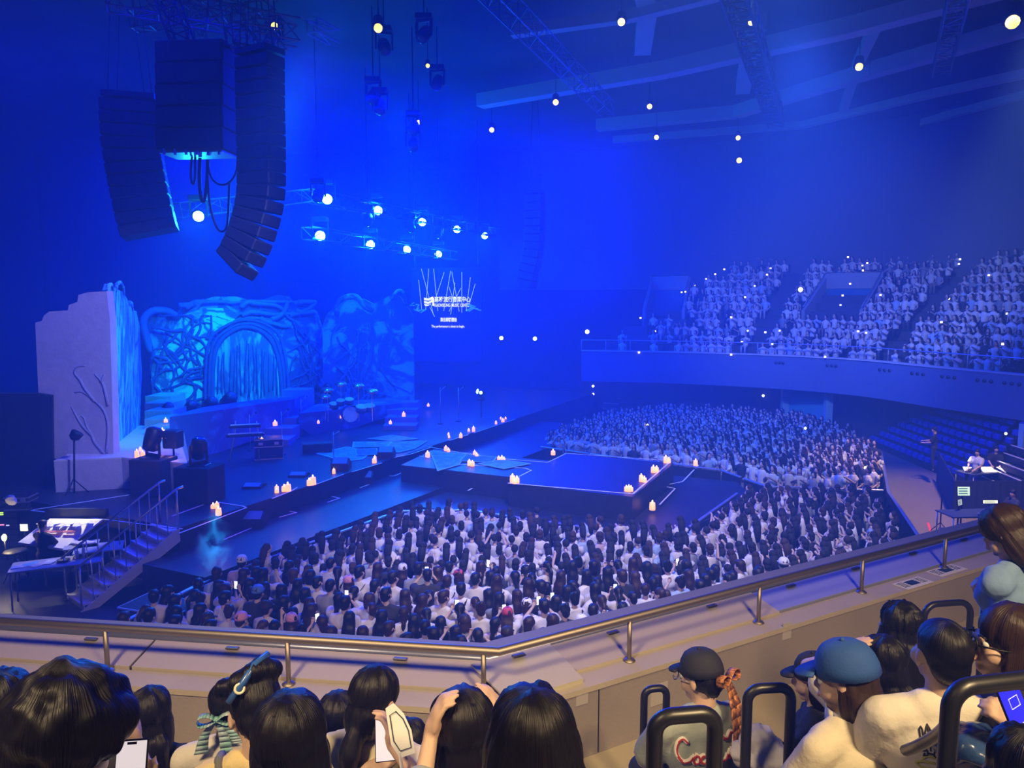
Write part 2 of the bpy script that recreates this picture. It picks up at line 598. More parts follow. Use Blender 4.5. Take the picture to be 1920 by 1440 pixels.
def fascia():
    mb = MB()
    N = len(FCUR)
    for i in range(N - 1):
        a, b = FCUR[i], FCUR[i + 1]
        oa, ob = outward(a) * 0.25, outward(b) * 0.25
        zt, zb_ = 4.35, 2.62
        mb.hexa([a + V(0, 0, zb_) + oa * 1.4, b + V(0, 0, zb_) + ob * 1.4, b + ob * 3 + V(0, 0, zb_), a + oa * 3 + V(0, 0, zb_),
                 a + V(0, 0, zt), b + V(0, 0, zt), b + ob + V(0, 0, zt), a + oa + V(0, 0, zt)])
    struct('balcony_slab', mb, M_FASC)
    mb = MB()
    for i in range(N - 1):
        a, b = FCUR[i], FCUR[i + 1]
        oa, ob = outward(a), outward(b)
        z0, z1 = V(0, 0, 4.35), V(0, 0, 4.41)
        mb.hexa([a - oa * .05 + z0, b - ob * .05 + z0, b + ob * .36 + z0, a + oa * .36 + z0, a - oa * .05 + z1, b - ob * .05 + z1, b + ob * .36 + z1, a + oa * .36 + z1])
    struct('trim_10', mb, mat('pale_coping', (0.62, 0.62, 0.66), 0.6))
    # stepped tiers
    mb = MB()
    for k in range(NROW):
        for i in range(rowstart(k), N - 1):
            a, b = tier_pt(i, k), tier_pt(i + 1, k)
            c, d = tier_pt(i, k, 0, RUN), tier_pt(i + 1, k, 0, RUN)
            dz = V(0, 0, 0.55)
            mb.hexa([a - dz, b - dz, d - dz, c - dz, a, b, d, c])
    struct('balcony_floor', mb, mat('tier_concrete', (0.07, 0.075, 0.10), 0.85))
    # underside and back wall of the space below the balcony
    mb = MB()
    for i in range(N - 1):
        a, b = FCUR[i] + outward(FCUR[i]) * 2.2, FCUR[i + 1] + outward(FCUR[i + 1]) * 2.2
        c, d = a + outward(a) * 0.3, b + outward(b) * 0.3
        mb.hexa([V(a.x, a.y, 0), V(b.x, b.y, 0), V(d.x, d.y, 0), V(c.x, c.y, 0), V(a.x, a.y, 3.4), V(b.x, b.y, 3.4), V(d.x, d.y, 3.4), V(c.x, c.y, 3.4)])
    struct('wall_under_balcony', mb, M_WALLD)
    # rail on the fascia
    t = thing('balcony_rail', 'thin metal guard rail along the far balcony edge', 'railing', FCUR[0] + V(0, 0, 4.41))
    path = [p + outward(p) * .15 + V(0, 0, 4.98) for p in FCUR]
    MB().tube(path, 0.028, 6).build('top_rail', M_ALU, t, True)
    post = None
    acc = 0
    last = FCUR[0]
    cnt = 0
    tot = 0
    for i in range(N - 1):
        seg = (FCUR[i + 1] - FCUR[i])
        L = seg.length
        while tot <= L:
            p = FCUR[i].lerp(FCUR[i + 1], tot / L)
            q = p + outward(p) * .15
            if post is None:
                post = MB().cyl((0, 0, 4.41), (0, 0, 4.98), 0.022, 6)
                post = post.build('post', M_ALU, None, True)
                post.parent = t
                post.location = q - ORG[t.name]
                post.location.z = -4.41
            else:
                c = post.copy()
                C.objects.link(c)
                c.location = q - ORG[t.name]
                c.location.z = -4.41
            tot += 1.35
        tot -= L
    # groups of dark round sockets in the fascia
    for gi, px in enumerate((1462, 1560, 1660, 1722, 1780, 1848, 1900)):
        for j in range(3):
            x = px + (j - 1) * 14 * (0.5 + 0.5 * gi / 6)
            # meet the fascia: walk along the curve
            best = min(FCUR[:-6], key=lambda p: abs(p.x / p.y - (x - 960) / F))
            bi = min(range(len(FCUR) - 1), key=lambda i: abs((FCUR[i].lerp(FCUR[i + 1], .5)).x / (FCUR[i].lerp(FCUR[i + 1], .5)).y - (x - 960) / F))
            a, b = FCUR[bi], FCUR[bi + 1]
            s = (x - 960) / F
            tt = (s * a.y - a.x) / ((b.x - a.x) - s * (b.y - a.y)) if abs((b.x - a.x) - s * (b.y - a.y)) > 1e-6 else .5
            p = a.lerp(b, tt)
            o = outward(p)
            p = p + V(0, 0, 4.0) - o * 0.01 + o * 0.35 * (0.35 / 1.73)
            MB().lathe([(0.075, -0.03), (0.075, 0.02), (0.055, 0.02), (0.05, -0.01)], p, 10, -o).build('socket', M_BLACK, bpy.data.objects['balcony_slab'], False)
fascia()

# portals (vomitories) cut into the far balcony: pale wedge-shaped side walls with a dark opening
def portal(px, py0, py1, w, name, lamp=True):
    i = min(range(len(FCUR) - 1), key=lambda i: abs(FCUR[i].x / FCUR[i].y - (px - 960) / F))
    k0 = 5
    base = tier_pt(i, k0)
    o = outward(base - V(0, 0, base.z))
    s = o.cross(V(0, 0, 1)).normalized()
    mb = MB()
    L = 3.6
    for sg in (-1, 1):
        q = base + s * (w / 2 * sg)
        mb.prism([q + V(0, 0, -0.4), q + o * L + V(0, 0, -0.4), q + o * L + V(0, 0, 2.5), q + V(0, 0, 0.55)], s * 0.18 * sg)
    q = base + o * L
    mb.box(q + V(0, 0, 2.25), (w + .4, .25, .9), math.atan2(s.y, s.x))
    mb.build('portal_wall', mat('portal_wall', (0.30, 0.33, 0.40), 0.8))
    ob = bpy.data.objects['portal_wall'] if name == 0 else bpy.data.objects['portal_wall.%03d' % name]
    ob['kind'] = 'structure'
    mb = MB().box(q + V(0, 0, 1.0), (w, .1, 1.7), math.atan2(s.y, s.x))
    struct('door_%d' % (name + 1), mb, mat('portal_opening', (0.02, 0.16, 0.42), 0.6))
    path = [base + s * (-w / 2 - .1) + V(0, 0, .75), base + o * L + s * (-w / 2 - .1) + V(0, 0, 2.75), base + o * L + s * (w / 2 + .1) + V(0, 0, 2.75), base + s * (w / 2 + .1) + V(0, 0, .75)]
    r = MB().tube(path, .03, 6).build('portal_rail', M_ALU, None, True)
    tag(r, ['metal rail around the middle stairway opening of the far balcony', 'metal rail around the stairway opening at the right end of the far balcony', 'metal rail around the dim opening at the stage end of the far balcony'][name], 'railing')
    return base, o, s, L, w
PORT = [portal(1487, 0, 0, 2.9, 0), portal(1893, 0, 0, 3.2, 1), portal(1210, 0, 0, 2.2, 2)]

# portal between the retractable seats, in teal
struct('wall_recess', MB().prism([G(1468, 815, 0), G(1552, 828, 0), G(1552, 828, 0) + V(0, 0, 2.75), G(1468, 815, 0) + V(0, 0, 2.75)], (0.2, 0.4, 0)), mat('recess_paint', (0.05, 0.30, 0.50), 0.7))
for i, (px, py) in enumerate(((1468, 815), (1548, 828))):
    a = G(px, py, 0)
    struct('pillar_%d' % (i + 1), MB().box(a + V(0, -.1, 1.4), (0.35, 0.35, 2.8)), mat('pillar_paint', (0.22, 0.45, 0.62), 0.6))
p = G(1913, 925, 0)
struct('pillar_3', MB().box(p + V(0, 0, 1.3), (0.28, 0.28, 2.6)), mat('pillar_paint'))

# ------------------------------------------------------------------ retractable seating (folded back under the balcony)
M_SEAT = mat('blue_seat', (0.028, 0.045, 0.48), 0.5)
M_STEP = mat('bleacher_step', (0.02, 0.022, 0.035), 0.6)
def bleacher(a, b, rows, label, seats=True, steps=None, cat='bleacher', pitch=0.52, skew=0.0):
    a, b = Vector(a), Vector(b)
    d = (b - a)
    L = d.length
    d.normalize()
    o = V(0, 0, 1).cross(d)
    if o.dot(a - V(2, 22, 0)) < 0:
        o = -o
    t = thing('bleacher', label, cat, a)
    mb = MB()
    for k in range(rows):
        q = a + o * (0.24 * k)
        q = q - d * (skew * k)
        e_ = L + skew * k
        mb.prism([q + V(0, 0, 0.30 * k), q + d * e_ + V(0, 0, 0.30 * k), q + d * e_ + V(0, 0, 0.30 * k + .24), q + V(0, 0, 0.30 * k + .24)], o * 0.3)
    mb.build('step', M_STEP, t)
    if seats:
        n = int(L / pitch)
        base = None
        ang = math.atan2(d.y, d.x)
        for k in range(rows):
            for j in range(-int(skew * k / (L / n)), n):
                s = (j + .5) * L / n
                if steps and any(x0 <= s <= x1 for x0, x1 in steps):
                    continue
                q = a + d * s + o * (0.24 * k + .13) + V(0, 0, 0.30 * k + .24) - ORG[t.name]
                if base is None:
                    m = MB()
                    m.box((0, 0.0, .13), (.44, .07, .24), bev=.03)
                    m.box((0, -.06, .12), (.40, .05, .20), bev=.02)
                    m.box((-.22, -.02, .08), (.03, .12, .05))
                    m.box((.22, -.02, .08), (.03, .12, .05))
                    base = m.build('seat', M_SEAT)
                    base.parent = t
                    ob = base
                else:
                    ob = base.copy()
                    C.objects.link(ob)
                ob.location = q
                ob.rotation_euler = (0, 0, math.atan2(o.y, o.x) - R(90))
    if steps:
        for k in range(rows):
            for x0, x1 in [(max(x0, -skew * k), x1) for x0, x1 in steps]:
                q = a + o * (0.24 * k - .01) + V(0, 0, 0.30 * k + .245)
                MB().prism([q + d * x0, q + d * x1, q + d * x1 + V(0, 0, .03), q + d * x0 + V(0, 0, .03)], o * .05).build('step_edge', mat('step_edge', (.55, .58, .65), .6), t)
    return t
bleacher((17.95, 39.6, 0), (17.55, 28.4, 0), 9, 'blue retractable seating folded under the balcony right of the floor crowd', True, [(-9, 0.5)], skew=.62)
bleacher((17.5, 28.2, 0), (17.1, 23.6, 0), 9, 'retractable seating with white stair edges behind the sound desk', True, [(0.6, 2.6)])
bleacher((5.0, 43.2, 0), (14.2, 40.2, 0), 8, 'dark retractable seating behind the far floor crowd', False, [(8.2, 9.6), (0.2, 1.1)])

# floor kerb and red tape line at the right
a, b = G(1672, 1004, 0), G(1800, 1018, 0)
struct('trim_11', MB().prism([a, b, b + V(0.1, .35, 0), a + V(0, .35, 0)], (0, 0, .05)), M_CONC)
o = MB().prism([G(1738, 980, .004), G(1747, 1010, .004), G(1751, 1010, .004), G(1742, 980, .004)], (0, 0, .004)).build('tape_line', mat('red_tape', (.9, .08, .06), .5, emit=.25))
tag(o, 'red tape line on the floor beside the sound desk', 'tape')

# ------------------------------------------------------------------ main stage
ZS = 1.8
A = V(0.4295, 0.9031, 0)          # along the stage front, away from the near corner
B = V(-0.9031, 0.4295, 0)         # from the stage front to the back
C0 = V(-7.78, 16.98, 0)           # near front corner of the stage
def SP(s, t, z=0.0):
    return C0 + A * s + B * t + V(0, 0, z)
M_SKIRT = mat('stage_skirt', (0.012, 0.014, 0.03), 0.8, bump=0.2, bscale=5)
struct('stage_floor', MB().prism([SP(0, 0), SP(30, 0), SP(30, 22), SP(0, 8.5), SP(0, 5)], (0, 0, ZS)), M_DECK)
# lower apron along the front, with the well for monitors
struct('stage_apron_floor', MB().prism([SP(-1.0, 0), SP(-1.0, -1.9), SP(21.5, -3.3), SP(21.5, 0)], (0, 0, 1.25)), M_DECK)
# catwalk and the platform in the middle of the crowd
Bx = -B
Q0 = V(-0.12, 21.42, 0)
def BP(s, t, z=0.0):
    return Q0 + A * s + Bx * t + V(0, 0, z)
struct('platform_floor', MB().prism([BP(0, 0), BP(0, 3.75), BP(4.75, 3.75), BP(4.75, 0)], (0, 0, ZS)), M_DECK)
struct('catwalk_floor', MB().prism([BP(.7, 0), BP(.7, -4.2), BP(3.4, -4.6), BP(3.4, 0)], (0, 0, ZS - .004)), M_DECK)
struct('platform_apron_floor', MB().prism([BP(-1.2, -3.2), BP(-1.0, 5.0), BP(4.0, 6.4), BP(6.0, 5.6), BP(6.0, -3.0)], (0, 0, 1.1)), M_DECK)

def tape(pts, label, z, wd=0.045, m=None):
    mb = MB()
    q = [G(x, y, z + .004) for x, y in pts]
    for i in range(len(q) - 1):
        d = (q[i + 1] - q[i]).normalized()
        s = d.cross(V(0, 0, 1)) * wd / 2
        mb.prism([q[i] - s, q[i + 1] - s, q[i + 1] + s, q[i] + s], (0, 0, 0.006))
    o = mb.build('edge_tape', m or M_TAPE)
    tag(o, label, 'tape')
tape([(62, 956), (262, 925)], 'pale edge strip on the stage floor below the white wall', 1.8)
tape([(58, 957), (342, 992)], 'pale strip along the near side edge of the stage', 1.8)
tape([(322, 968), (398, 940), (455, 949), (462, 952), (336, 1000)], 'white strip framing the hatch at the head of the stairs', 1.8)
tape([(510, 935), (546, 921), (557, 914)], 'white edge strip beside the nearest candles on the stage front', 1.8)
tape([(585, 911), (645, 889)], 'white edge strip ahead of the pair of candles on the stage front', 1.8)
tape([(660, 885), (716, 868)], 'white edge strip in the middle of the stage front', 1.8)
tape([(740, 858), (772, 851), (810, 838)], 'white edge strip where the catwalk leaves the stage', 1.8)
tape([(843, 826), (878, 815)], 'short white edge strip beyond the catwalk', 1.8)
tape([(888, 812), (966, 786)], 'white edge strip at the far end of the stage front', 1.8)
tape([(520, 955), (556, 961), (524, 970)], 'small white bracket mark on the apron', 1.25)
tape([(415, 1002), (460, 978), (495, 980), (420, 1012)], 'white strip outline on the apron near the smoke', 1.25)
tape([(718, 888), (728, 882), (757, 885), (738, 893), (718, 890)], 'white hatch outline on the apron', 1.25)
tape([(612, 929), (637, 934), (614, 942)], 'white corner mark on the middle of the apron', 1.25)
tape([(675, 915), (700, 905)], 'short white strip on the apron beside the fan', 1.25)
tape([(786, 855), (860, 871), (985, 878), (996, 882), (962, 899)], 'white strip along the near edge of the catwalk', 1.8)
tape([(804, 838), (870, 850), (940, 860), (1027, 867), (1062, 850)], 'white strip along the far edge of the catwalk', 1.8)
tape([(1062, 850), (1258, 864)], 'white strip along the far edge of the square platform', 1.8)
tape([(952, 906), (1187, 926)], 'white strip along the near edge of the square platform', 1.8, .06)
tape([(1187, 926), (1258, 865)], 'bright white strip along the right edge of the square platform', 1.8, .06)
tape([(877, 920), (937, 890), (948, 893), (908, 915)], 'white strip outline on the apron left of the platform', 1.3)
tape([(1262, 868), (1310, 872), (1280, 903), (1242, 911), (1266, 916), (1237, 946)], 'stepped white strip on the lower platform right of the square', 1.2)

# crossing lines of steel stair: white stage stairs
def stage_stairs():
    top = G(312, 968, ZS)
    d = (C0 - SP(0, 5, 0)).normalized()          # down direction runs out from the side edge? measured: towards image left and camera
    base_r = P(157, 1163, 15.3)
    top_r = P(336, 1003, 16.9)
    ZB_ = .5
    run = (top_r - base_r)
    run.z = 0
    L = run.length
    r = run.normalized()
    s = V(-r.y, r.x, 0)                          # towards the far/left side of the flight
    W = .92
    n = 9
    o0 = V(base_r.x, base_r.y, ZB_)
    t = thing('stage_stairs', 'white metal stairs with two handrails climbing to the stage', 'stairs', o0)
    M = mat('pale_stair_paint', (0.60, 0.62, 0.72), 0.55, bump=.05, bscale=20)
    ML = mat('stair_nosing', (0.85, 0.87, 0.95), 0.5)
    ZT = ZS - ZB_
    h = ZT / n
    rn = L / n
    for k in range(n):
        z = h * (k + 1)
        q = o0 + r * (rn * k)
        st = MB().prism([q + V(0, 0, z - .04), q + r * (rn + .02) + V(0, 0, z - .04), q + r * (rn + .02) + s * W + V(0, 0, z - .04), q + s * W + V(0, 0, z - .04)], (0, 0, .035))
        tr = st.build('tread', M, t)
        MB().prism([q + r * .02 + V(0, 0, z - h), q + s * W + r * .02 + V(0, 0, z - h), q + s * W + r * .02 + V(0, 0, z - .04), q + r * .02 + V(0, 0, z - .04)], r * .02).build('riser', M, t)
        MB().prism([q - r * .02 + V(0, 0, z - .035), q - r * .02 + s * W + V(0, 0, z - .035), q - r * .02 + s * W + V(0, 0, z + .004), q - r * .02 + V(0, 0, z + .004)], r * .04).build('nosing', ML, tr)
    for sg, nm in ((0, 0), (W, 1)):
        q = o0 + s * sg
        MB().prism([q - r * .05 + V(0, 0, 0), q + r * .3 + V(0, 0, 0), q + r * L + V(0, 0, ZT - .28), q + r * L + V(0, 0, ZT), q + r * (L - .1) + V(0, 0, ZT)], s * (.05 if nm else -.05)).build('stringer', M, t)
        rail = [q - r * .08 + V(0, 0, .95), q + r * L + V(0, 0, ZT + .95), q + r * (L + .14) + V(0, 0, ZT + .98)]
        MB().tube(rail, .028, 8).build('handrail', M_ALU, t, True)
        for k in range(n + 1):
            z0 = max(0, h * k - .05)
            qq = q + r * (rn * k - .02)
            zt = .95 + (ZT) * (rn * k + .05) / L
            MB().cyl(qq + V(0, 0, z0), qq + V(0, 0, min(zt, ZT + .95)), .022 if k in (0, n) else .013, 6).build('baluster', M_ALU, t, True)
stage_stairs()

# ------------------------------------------------------------------ scenery
def mural_mat(name, c1, c2, scale, stretch=(1, 1, 1), warp=1.5, thr=0.5, soft=0.06, c3=None):
    m = bpy.data.materials.new(name)
    m.use_nodes = True
    nt = m.node_tree
    b = nt.nodes['Principled BSDF']
    b.inputs['Roughness'].default_value = 0.8
    tc = nt.nodes.new('ShaderNodeTexCoord')
    mp = nt.nodes.new('ShaderNodeMapping')
    mp.inputs['Scale'].default_value = stretch
    nt.links.new(tc.outputs['Object'], mp.inputs[0])
    n = nt.nodes.new('ShaderNodeTexNoise')
    n.inputs['Scale'].default_value = scale
    n.inputs['Detail'].default_value = 6
    n.inputs['Roughness'].default_value = 0.62
    n.inputs['Distortion'].default_value = warp
    nt.links.new(mp.outputs[0], n.inputs[0])
    r = nt.nodes.new('ShaderNodeMapRange')
    r.inputs[1].default_value = thr - soft
    r.inputs[2].default_value = thr + soft
    nt.links.new(n.outputs[0], r.inputs[0])
    v = nt.nodes.new('ShaderNodeTexVoronoi')
    v.feature = 'DISTANCE_TO_EDGE'
    v.inputs['Scale'].default_value = scale * 0.9
    nd = nt.nodes.new('ShaderNodeMix')
    nd.data_type = 'VECTOR'
    nd.inputs[0].default_value = 0.25
    nt.links.new(mp.outputs[0], nd.inputs[4])
    nt.links.new(n.outputs[1], nd.inputs[5])
    nt.links.new(nd.outputs[1], v.inputs[0])
    r2 = nt.nodes.new('ShaderNodeMapRange')
    r2.inputs[1].default_value = 0.015
    r2.inputs[2].default_value = 0.05
    nt.links.new(v.outputs[0], r2.inputs[0])
    mul = nt.nodes.new('ShaderNodeMath')
    mul.operation = 'MULTIPLY'
    nt.links.new(r.outputs[0], mul.inputs[0])
    nt.links.new(r2.outputs[0], mul.inputs[1])
    mx = nt.nodes.new('ShaderNodeMix')
    mx.data_type = 'RGBA'
    mx.inputs[6].default_value = (*c2, 1)
    mx.inputs[7].default_value = (*c1, 1)
    nt.links.new(mul.outputs[0], mx.inputs[0])
    nt.links.new(mx.outputs[2], b.inputs['Base Color'])
    return m
M_MUR1 = mural_mat('mural_leaves', (0.16, 0.85, 0.95), (0.02, 0.10, 0.30), 1.1, warp=1.2, thr=.47)
M_MUR2 = mural_mat('mural_bark', (0.14, 0.72, 0.92), (0.02, 0.16, 0.40), 1.6, stretch=(1.6, 1.6, .35), warp=1.0, thr=.48)
M_MUR3 = mural_mat('mural_clouds', (0.05, 0.36, 0.85), (0.02, 0.06, 0.34), .55, warp=1.5, thr=.5, soft=.03)
M_MUR4 = mural_mat('mural_risers', (0.06, 0.26, 0.66), (0.05, 0.10, 0.42), .6, warp=1.5, thr=.55, soft=.05)
M_PLAST = mat('white_scenery_plaster', (0.52, 0.47, 0.56), 0.85, bump=0.35, bscale=9, var=0.12, vscale=4)
M_REL = mat('scenery_relief', (0.34, 0.32, 0.46), 0.8)

def flat_from_pixels(name, pts, d, m, thick, parent=None, dfun=None):
    q = [P(x, y, dfun(x) if dfun else d) for x, y in pts]
    return MB().prism(q, thick).build(name, m, parent)

# 1. tall white scenery block at the left
DW = 21.2
t = thing('scenery_wall', 'tall white scenery wall with torn stepped top and painted bark side', 'scenery', P(150, 900, DW))
front = [(66, 605), (78, 602), (82, 592), (92, 584), (127, 582), (129, 572), (145, 566), (147, 553), (165, 548), (200, 546), (206, 600), (209, 700), (213, 857), (101, 860), (96, 742), (72, 738)]
flat_from_pixels('front_panel', front[::-1], DW, M_PLAST, V(0.05, .25, 0), t)
side_d = lambda x: DW + 5.2 * (x - 200) / 62 if x > 200 else DW
side = [(201, 545), (205, 532), (215, 540), (232, 548), (238, 560), (248, 580), (256, 584), (262, 612), (266, 700), (262, 803), (213, 858), (209, 700), (206, 600)]
flat_from_pixels('side_panel', side[::-1], 0, M_MUR2, V(-.2, .1, 0), t, dfun=side_d)
for lp in ([(203, 548), (204, 535), (208, 533), (211, 545)], [(216, 546), (219, 533), (225, 529), (230, 538), (231, 552)], [(240, 580), (242, 566), (246, 568), (248, 582)]):
    MB().tube([P(x, y, side_d(x)) for x, y in lp], .06, 6).build('loop', M_MUR2, t, True)
# relief branches on the white front
def relief(px, parent, r0, r1, d):
    pts = [P(x, y, d) for x, y in px]
    fine = catmull(pts, 4)
    n = len(fine)
    MB().tube(fine, [lerp(r0, r1, i / (n - 1)) for i in range(n)], 6).build('branch', M_REL, parent, True)
for br in ([(200, 850), (203, 800), (195, 770), (178, 752), (155, 735), (140, 736)], [(178, 752), (160, 730), (150, 712), (140, 700), (145, 688), (160, 686)],
           [(198, 852), (178, 830), (172, 815), (163, 800), (158, 784), (152, 780)], [(172, 815), (158, 802), (146, 785), (134, 762)],
           [(203, 760), (195, 725), (188, 712), (180, 704), (178, 700)], [(190, 716), (194, 706), (196, 702)]):
    relief(br, t, .05, .02, DW)
# plinth below it
t2 = thing('scenery_plinth', 'low white plinth under the tall scenery wall', 'scenery', P(150, 918, DW - .3))
q = [P(101, 862, DW - .35), P(213, 858, DW - .25), P(262, 850, 22.4), P(318, 868, 22.4)]
pl = [G(101, 866, 2.66), G(228, 860, 2.66), G(300, 866, 2.66), G(352, 872, 2.66), G(330, 800, 2.66), G(262, 800, 2.66), G(200, 820, 2.66)]
MB().prism([V(p.x, p.y, 1.8) for p in pl], (0, 0, .86)).build('plinth_body', M_PLAST, t2)
MB().prism([V(p.x, p.y, 2.66) for p in pl], (0, 0, .04)).build('plinth_top', mat('plinth_top_paint', (0.66, 0.60, 0.62), .7), t2)
# steps between the block and the painted risers
t3 = thing('scenery_steps', 'pale scenery steps rising behind the white plinth candles', 'steps', G(290, 800, 2.7))
for k in range(6):
    d0 = 23.3 + k * 1.1
    z0 = 2.66 + .13 * (k + 1)
    x0, x1 = (262 + k * 1.2 - 960) / F * d0, (312 + k * 1.0 - 960) / F * d0
    MB().box(((x0 + x1) / 2, d0 + .6, z0 / 2 + .9), (x1 - x0, 1.3, z0 - 1.8)).build('step', M_PLAST, t3)

# 2. central backdrop with arch and branches
dc = lambda x: lerp(32, 35.5, (x - 270) / 330)
t = thing('central_backdrop', 'wide blue painted backdrop with arch and tangled branches', 'backdrop', P(440, 780, 33))
def subflat(name, pts, m, off, th, parent, dfn):
    q = [P(x, y, dfn(x) + off) for x, y in pts]
    return MB().prism(q[::-1], (0, th, 0)).build(name, m, parent)
subflat('back_panel', [(283, 782), (281, 640), (272, 625), (268, 610), (274, 592), (285, 582), (310, 582), (332, 590), (336, 572), (350, 568), (372, 566), (400, 556), (440, 556), (470, 565), (498, 560), (520, 553), (540, 556), (552, 575), (580, 580), (595, 592), (604, 625), (606, 700), (602, 760)], M_MUR3, 0.0, .3, t, dc)
subflat('leaf_panel', [(285, 778), (283, 700), (290, 665), (312, 640), (330, 610), (345, 590), (380, 578), (420, 578), (450, 590), (410, 625), (400, 680), (398, 750)], M_MUR1, -.25, .2, t, dc)
subflat('arch_panel', [(398, 756), (400, 690), (408, 655), (425, 632), (455, 618), (485, 624), (508, 645), (522, 690), (526, 752)], mural_mat('mural_veil', (0.14, 0.60, 0.9), (0.03, 0.12, 0.42), 1.6, stretch=(2.2, 1, .35), warp=.8, thr=.52), -.5, .2, t, dc)
for k, off in enumerate((0, 6, 13)):
    arch = [(398 - off, 760), (399 - off, 690), (406 - off, 652 - off), (425 - off * .6, 628 - off), (455, 613 - off), (488 + off * .6, 620 - off), (512 + off, 645 - off), (525 + off, 690), (529 + off, 755)]
    pts = catmull([P(x, y, dc(x) - .55) for x, y in arch], 4)
    MB().tube(pts, .07 if k else .1, 6).build('arch_rib', mat('arch_paint', (0.02, 0.08, 0.36), .8), t, True)
rr = random.Random(3)
def vine(x, y, ang, n, step, parent, r, dfn, off, m, lim):
    pts = []
    for i in range(n):
        pts.append(P(x, y, dfn(x) + off))
        ang += rr.uniform(-.5, .5)
        x += math.cos(ang) * step
        y += math.sin(ang) * step * .9
        x = min(max(x, lim[0]), lim[2])
        y = min(max(y, lim[1]), lim[3])
    if (pts[0] - pts[-1]).length > .3:
        MB().tube(catmull(pts, 3), [lerp(r, r * .4, i / (3 * (n - 1))) for i in range(3 * (n - 1) + 1)], 5).build('vine', m, parent, True)
M_VINE = mat('vine_paint', (0.015, 0.07, 0.34), .8)
for k in range(46):
    vine(rr.uniform(288, 395), rr.uniform(600, 765), rr.uniform(0, 6.28), 7, 13, t, .07, dc, -.3, M_VINE, (286, 592, 396, 772))
for k in range(18):
    vine(rr.uniform(335, 590), rr.uniform(566, 600), rr.uniform(-.5, .5), 8, 16, t, .13, dc, -.15, mat('thick_vine_paint', (0.03, 0.14, 0.55), .8), (334, 566, 592, 612))
for k in range(20):
    vine(rr.uniform(540, 598), rr.uniform(600, 740), rr.uniform(1.2, 1.9), 7, 13, t, .06, dc, -.15, M_VINE, (538, 590, 600, 756))
for k in range(16):
    x = 408 + k * 7.4
    pts = [P(x + rr.uniform(-4, 4), 640 + abs(k - 7) * 4, dc(x) - .6), P(x + rr.uniform(-3, 3), 690, dc(x) - .62), P(x, 740 + rr.uniform(-10, 8), dc(x) - .6)]
    MB().tube(catmull(pts, 3), .035, 5).build('hanging_strand', M_VINE, t, True)
MB().tube(catmull([P(x, y, dc(x) - .2) for x, y in [(283, 660), (272, 625), (268, 605), (276, 590), (292, 582), (315, 584), (330, 592)]], 4), .16, 7).build('frame_branch', mat('thick_vine_paint'), t, True)

# 3. right backdrop panel
dr_ = lambda x: lerp(34.5, 36.5, (x - 605) / 172)
t = thing('right_backdrop', 'tall rounded blue backdrop panel painted with trees beside the stage screen', 'backdrop', P(690, 775, 35))
subflat('back_panel', [(606, 770), (605, 610), (612, 590), (630, 575), (650, 562), (680, 560), (700, 570), (720, 560), (735, 552), (750, 556), (762, 575), (774, 590), (777, 770)], M_MUR3, 0, .3, t, dr_)
MB().tube(catmull([P(x, y, dr_(x) - .1) for x, y in [(632, 590), (634, 568), (648, 557), (668, 556), (682, 572), (700, 582)]], 4), .12, 7).build('loop', M_MUR3, t, True)
MB().tube(catmull([P(x, y, dr_(x) - .1) for x, y in [(735, 560), (745, 546), (756, 548), (764, 575)]], 4), .08, 7).build('loop', M_MUR3, t, True)
for k in range(26):
    x = rr.choice([rr.uniform(630, 670), rr.uniform(660, 740)])
    vine(x, rr.uniform(600, 750), rr.uniform(1.0, 2.2), 7, 14, t, .05, dr_, -.1, mat('pale_vine_paint', (0.02, 0.12, 0.6), .8), (610, 590, 770, 765))

# painted risers and steps in front of the backdrops
t = thing('painted_riser', 'long painted scenery riser behind the keyboard with smooth sloping top', 'riser', G(400, 860, 1.8))
dq = lambda x: lerp(23.6, 29.5, (x - 318) / 232)
q = [(318, 868), (318, 782), (350, 774), (420, 764), (470, 757), (505, 755), (552, 748), (560, 790), (520, 812), (430, 842), (360, 864)]
subflat('front_panel', q, M_MUR4, 0, 1.4, t, dq)
t = thing('riser_steps', 'wide scenery steps with candles at the middle of the stage', 'steps', G(520, 810, 1.8))
for k in range(6):
    d0 = 27.0 + k * 1.0
    x0, x1 = (470 + k * 11 - 960) / F * d0, (535 + k * 8 - 960) / F * d0
    z1 = 1.8 + .25 * (k + 1)
    MB().box(((x0 + x1) / 2, d0 + .5, (z1 + 1.8) / 2), (x1 - x0, 1.0, z1 - 1.8)).build('step', mat('step_paint', (0.16, 0.18, 0.5), .8), t)
t = thing('drum_riser', 'painted riser carrying the drum kit', 'riser', G(660, 820, 1.8))
dq2 = lambda x: lerp(29.0, 33.0, (x - 560) / 190)
subflat('front_panel', [(560, 800), (560, 775), (620, 768), (690, 762), (752, 756), (756, 775), (700, 790), (640, 812), (600, 826)], M_MUR4, 0, 2.6, t, dq2)
t = thing('side_steps', 'pale steps below the right backdrop', 'steps', G(745, 800, 1.8))
for k in range(4):
    d0 = 30.5 + k * .9
    x0, x1 = (715 + k * 4 - 960) / F * d0, (778 + k * 1 - 960) / F * d0
    z1 = 1.8 + .2 * (k + 1)
    MB().box(((x0 + x1) / 2, d0 + .45, (z1 + 1.8) / 2), (x1 - x0, .9, z1 - 1.8)).build('step', mat('step_paint'), t)

# dark masking at the far left and behind the stage
struct('wall_masking', MB().prism([P(-60, 990, 21.5), P(100, 990, 21.0), P(97, 742, 21.0), P(70, 738, 21.0), P(-60, 738, 21.5)][::-1], (-.1, .3, 0)), M_DRAPE)
struct('wall_stage_back', MB().box((-19, 46.5, 8.0), (20, .3, 16)), M_DRAPE)

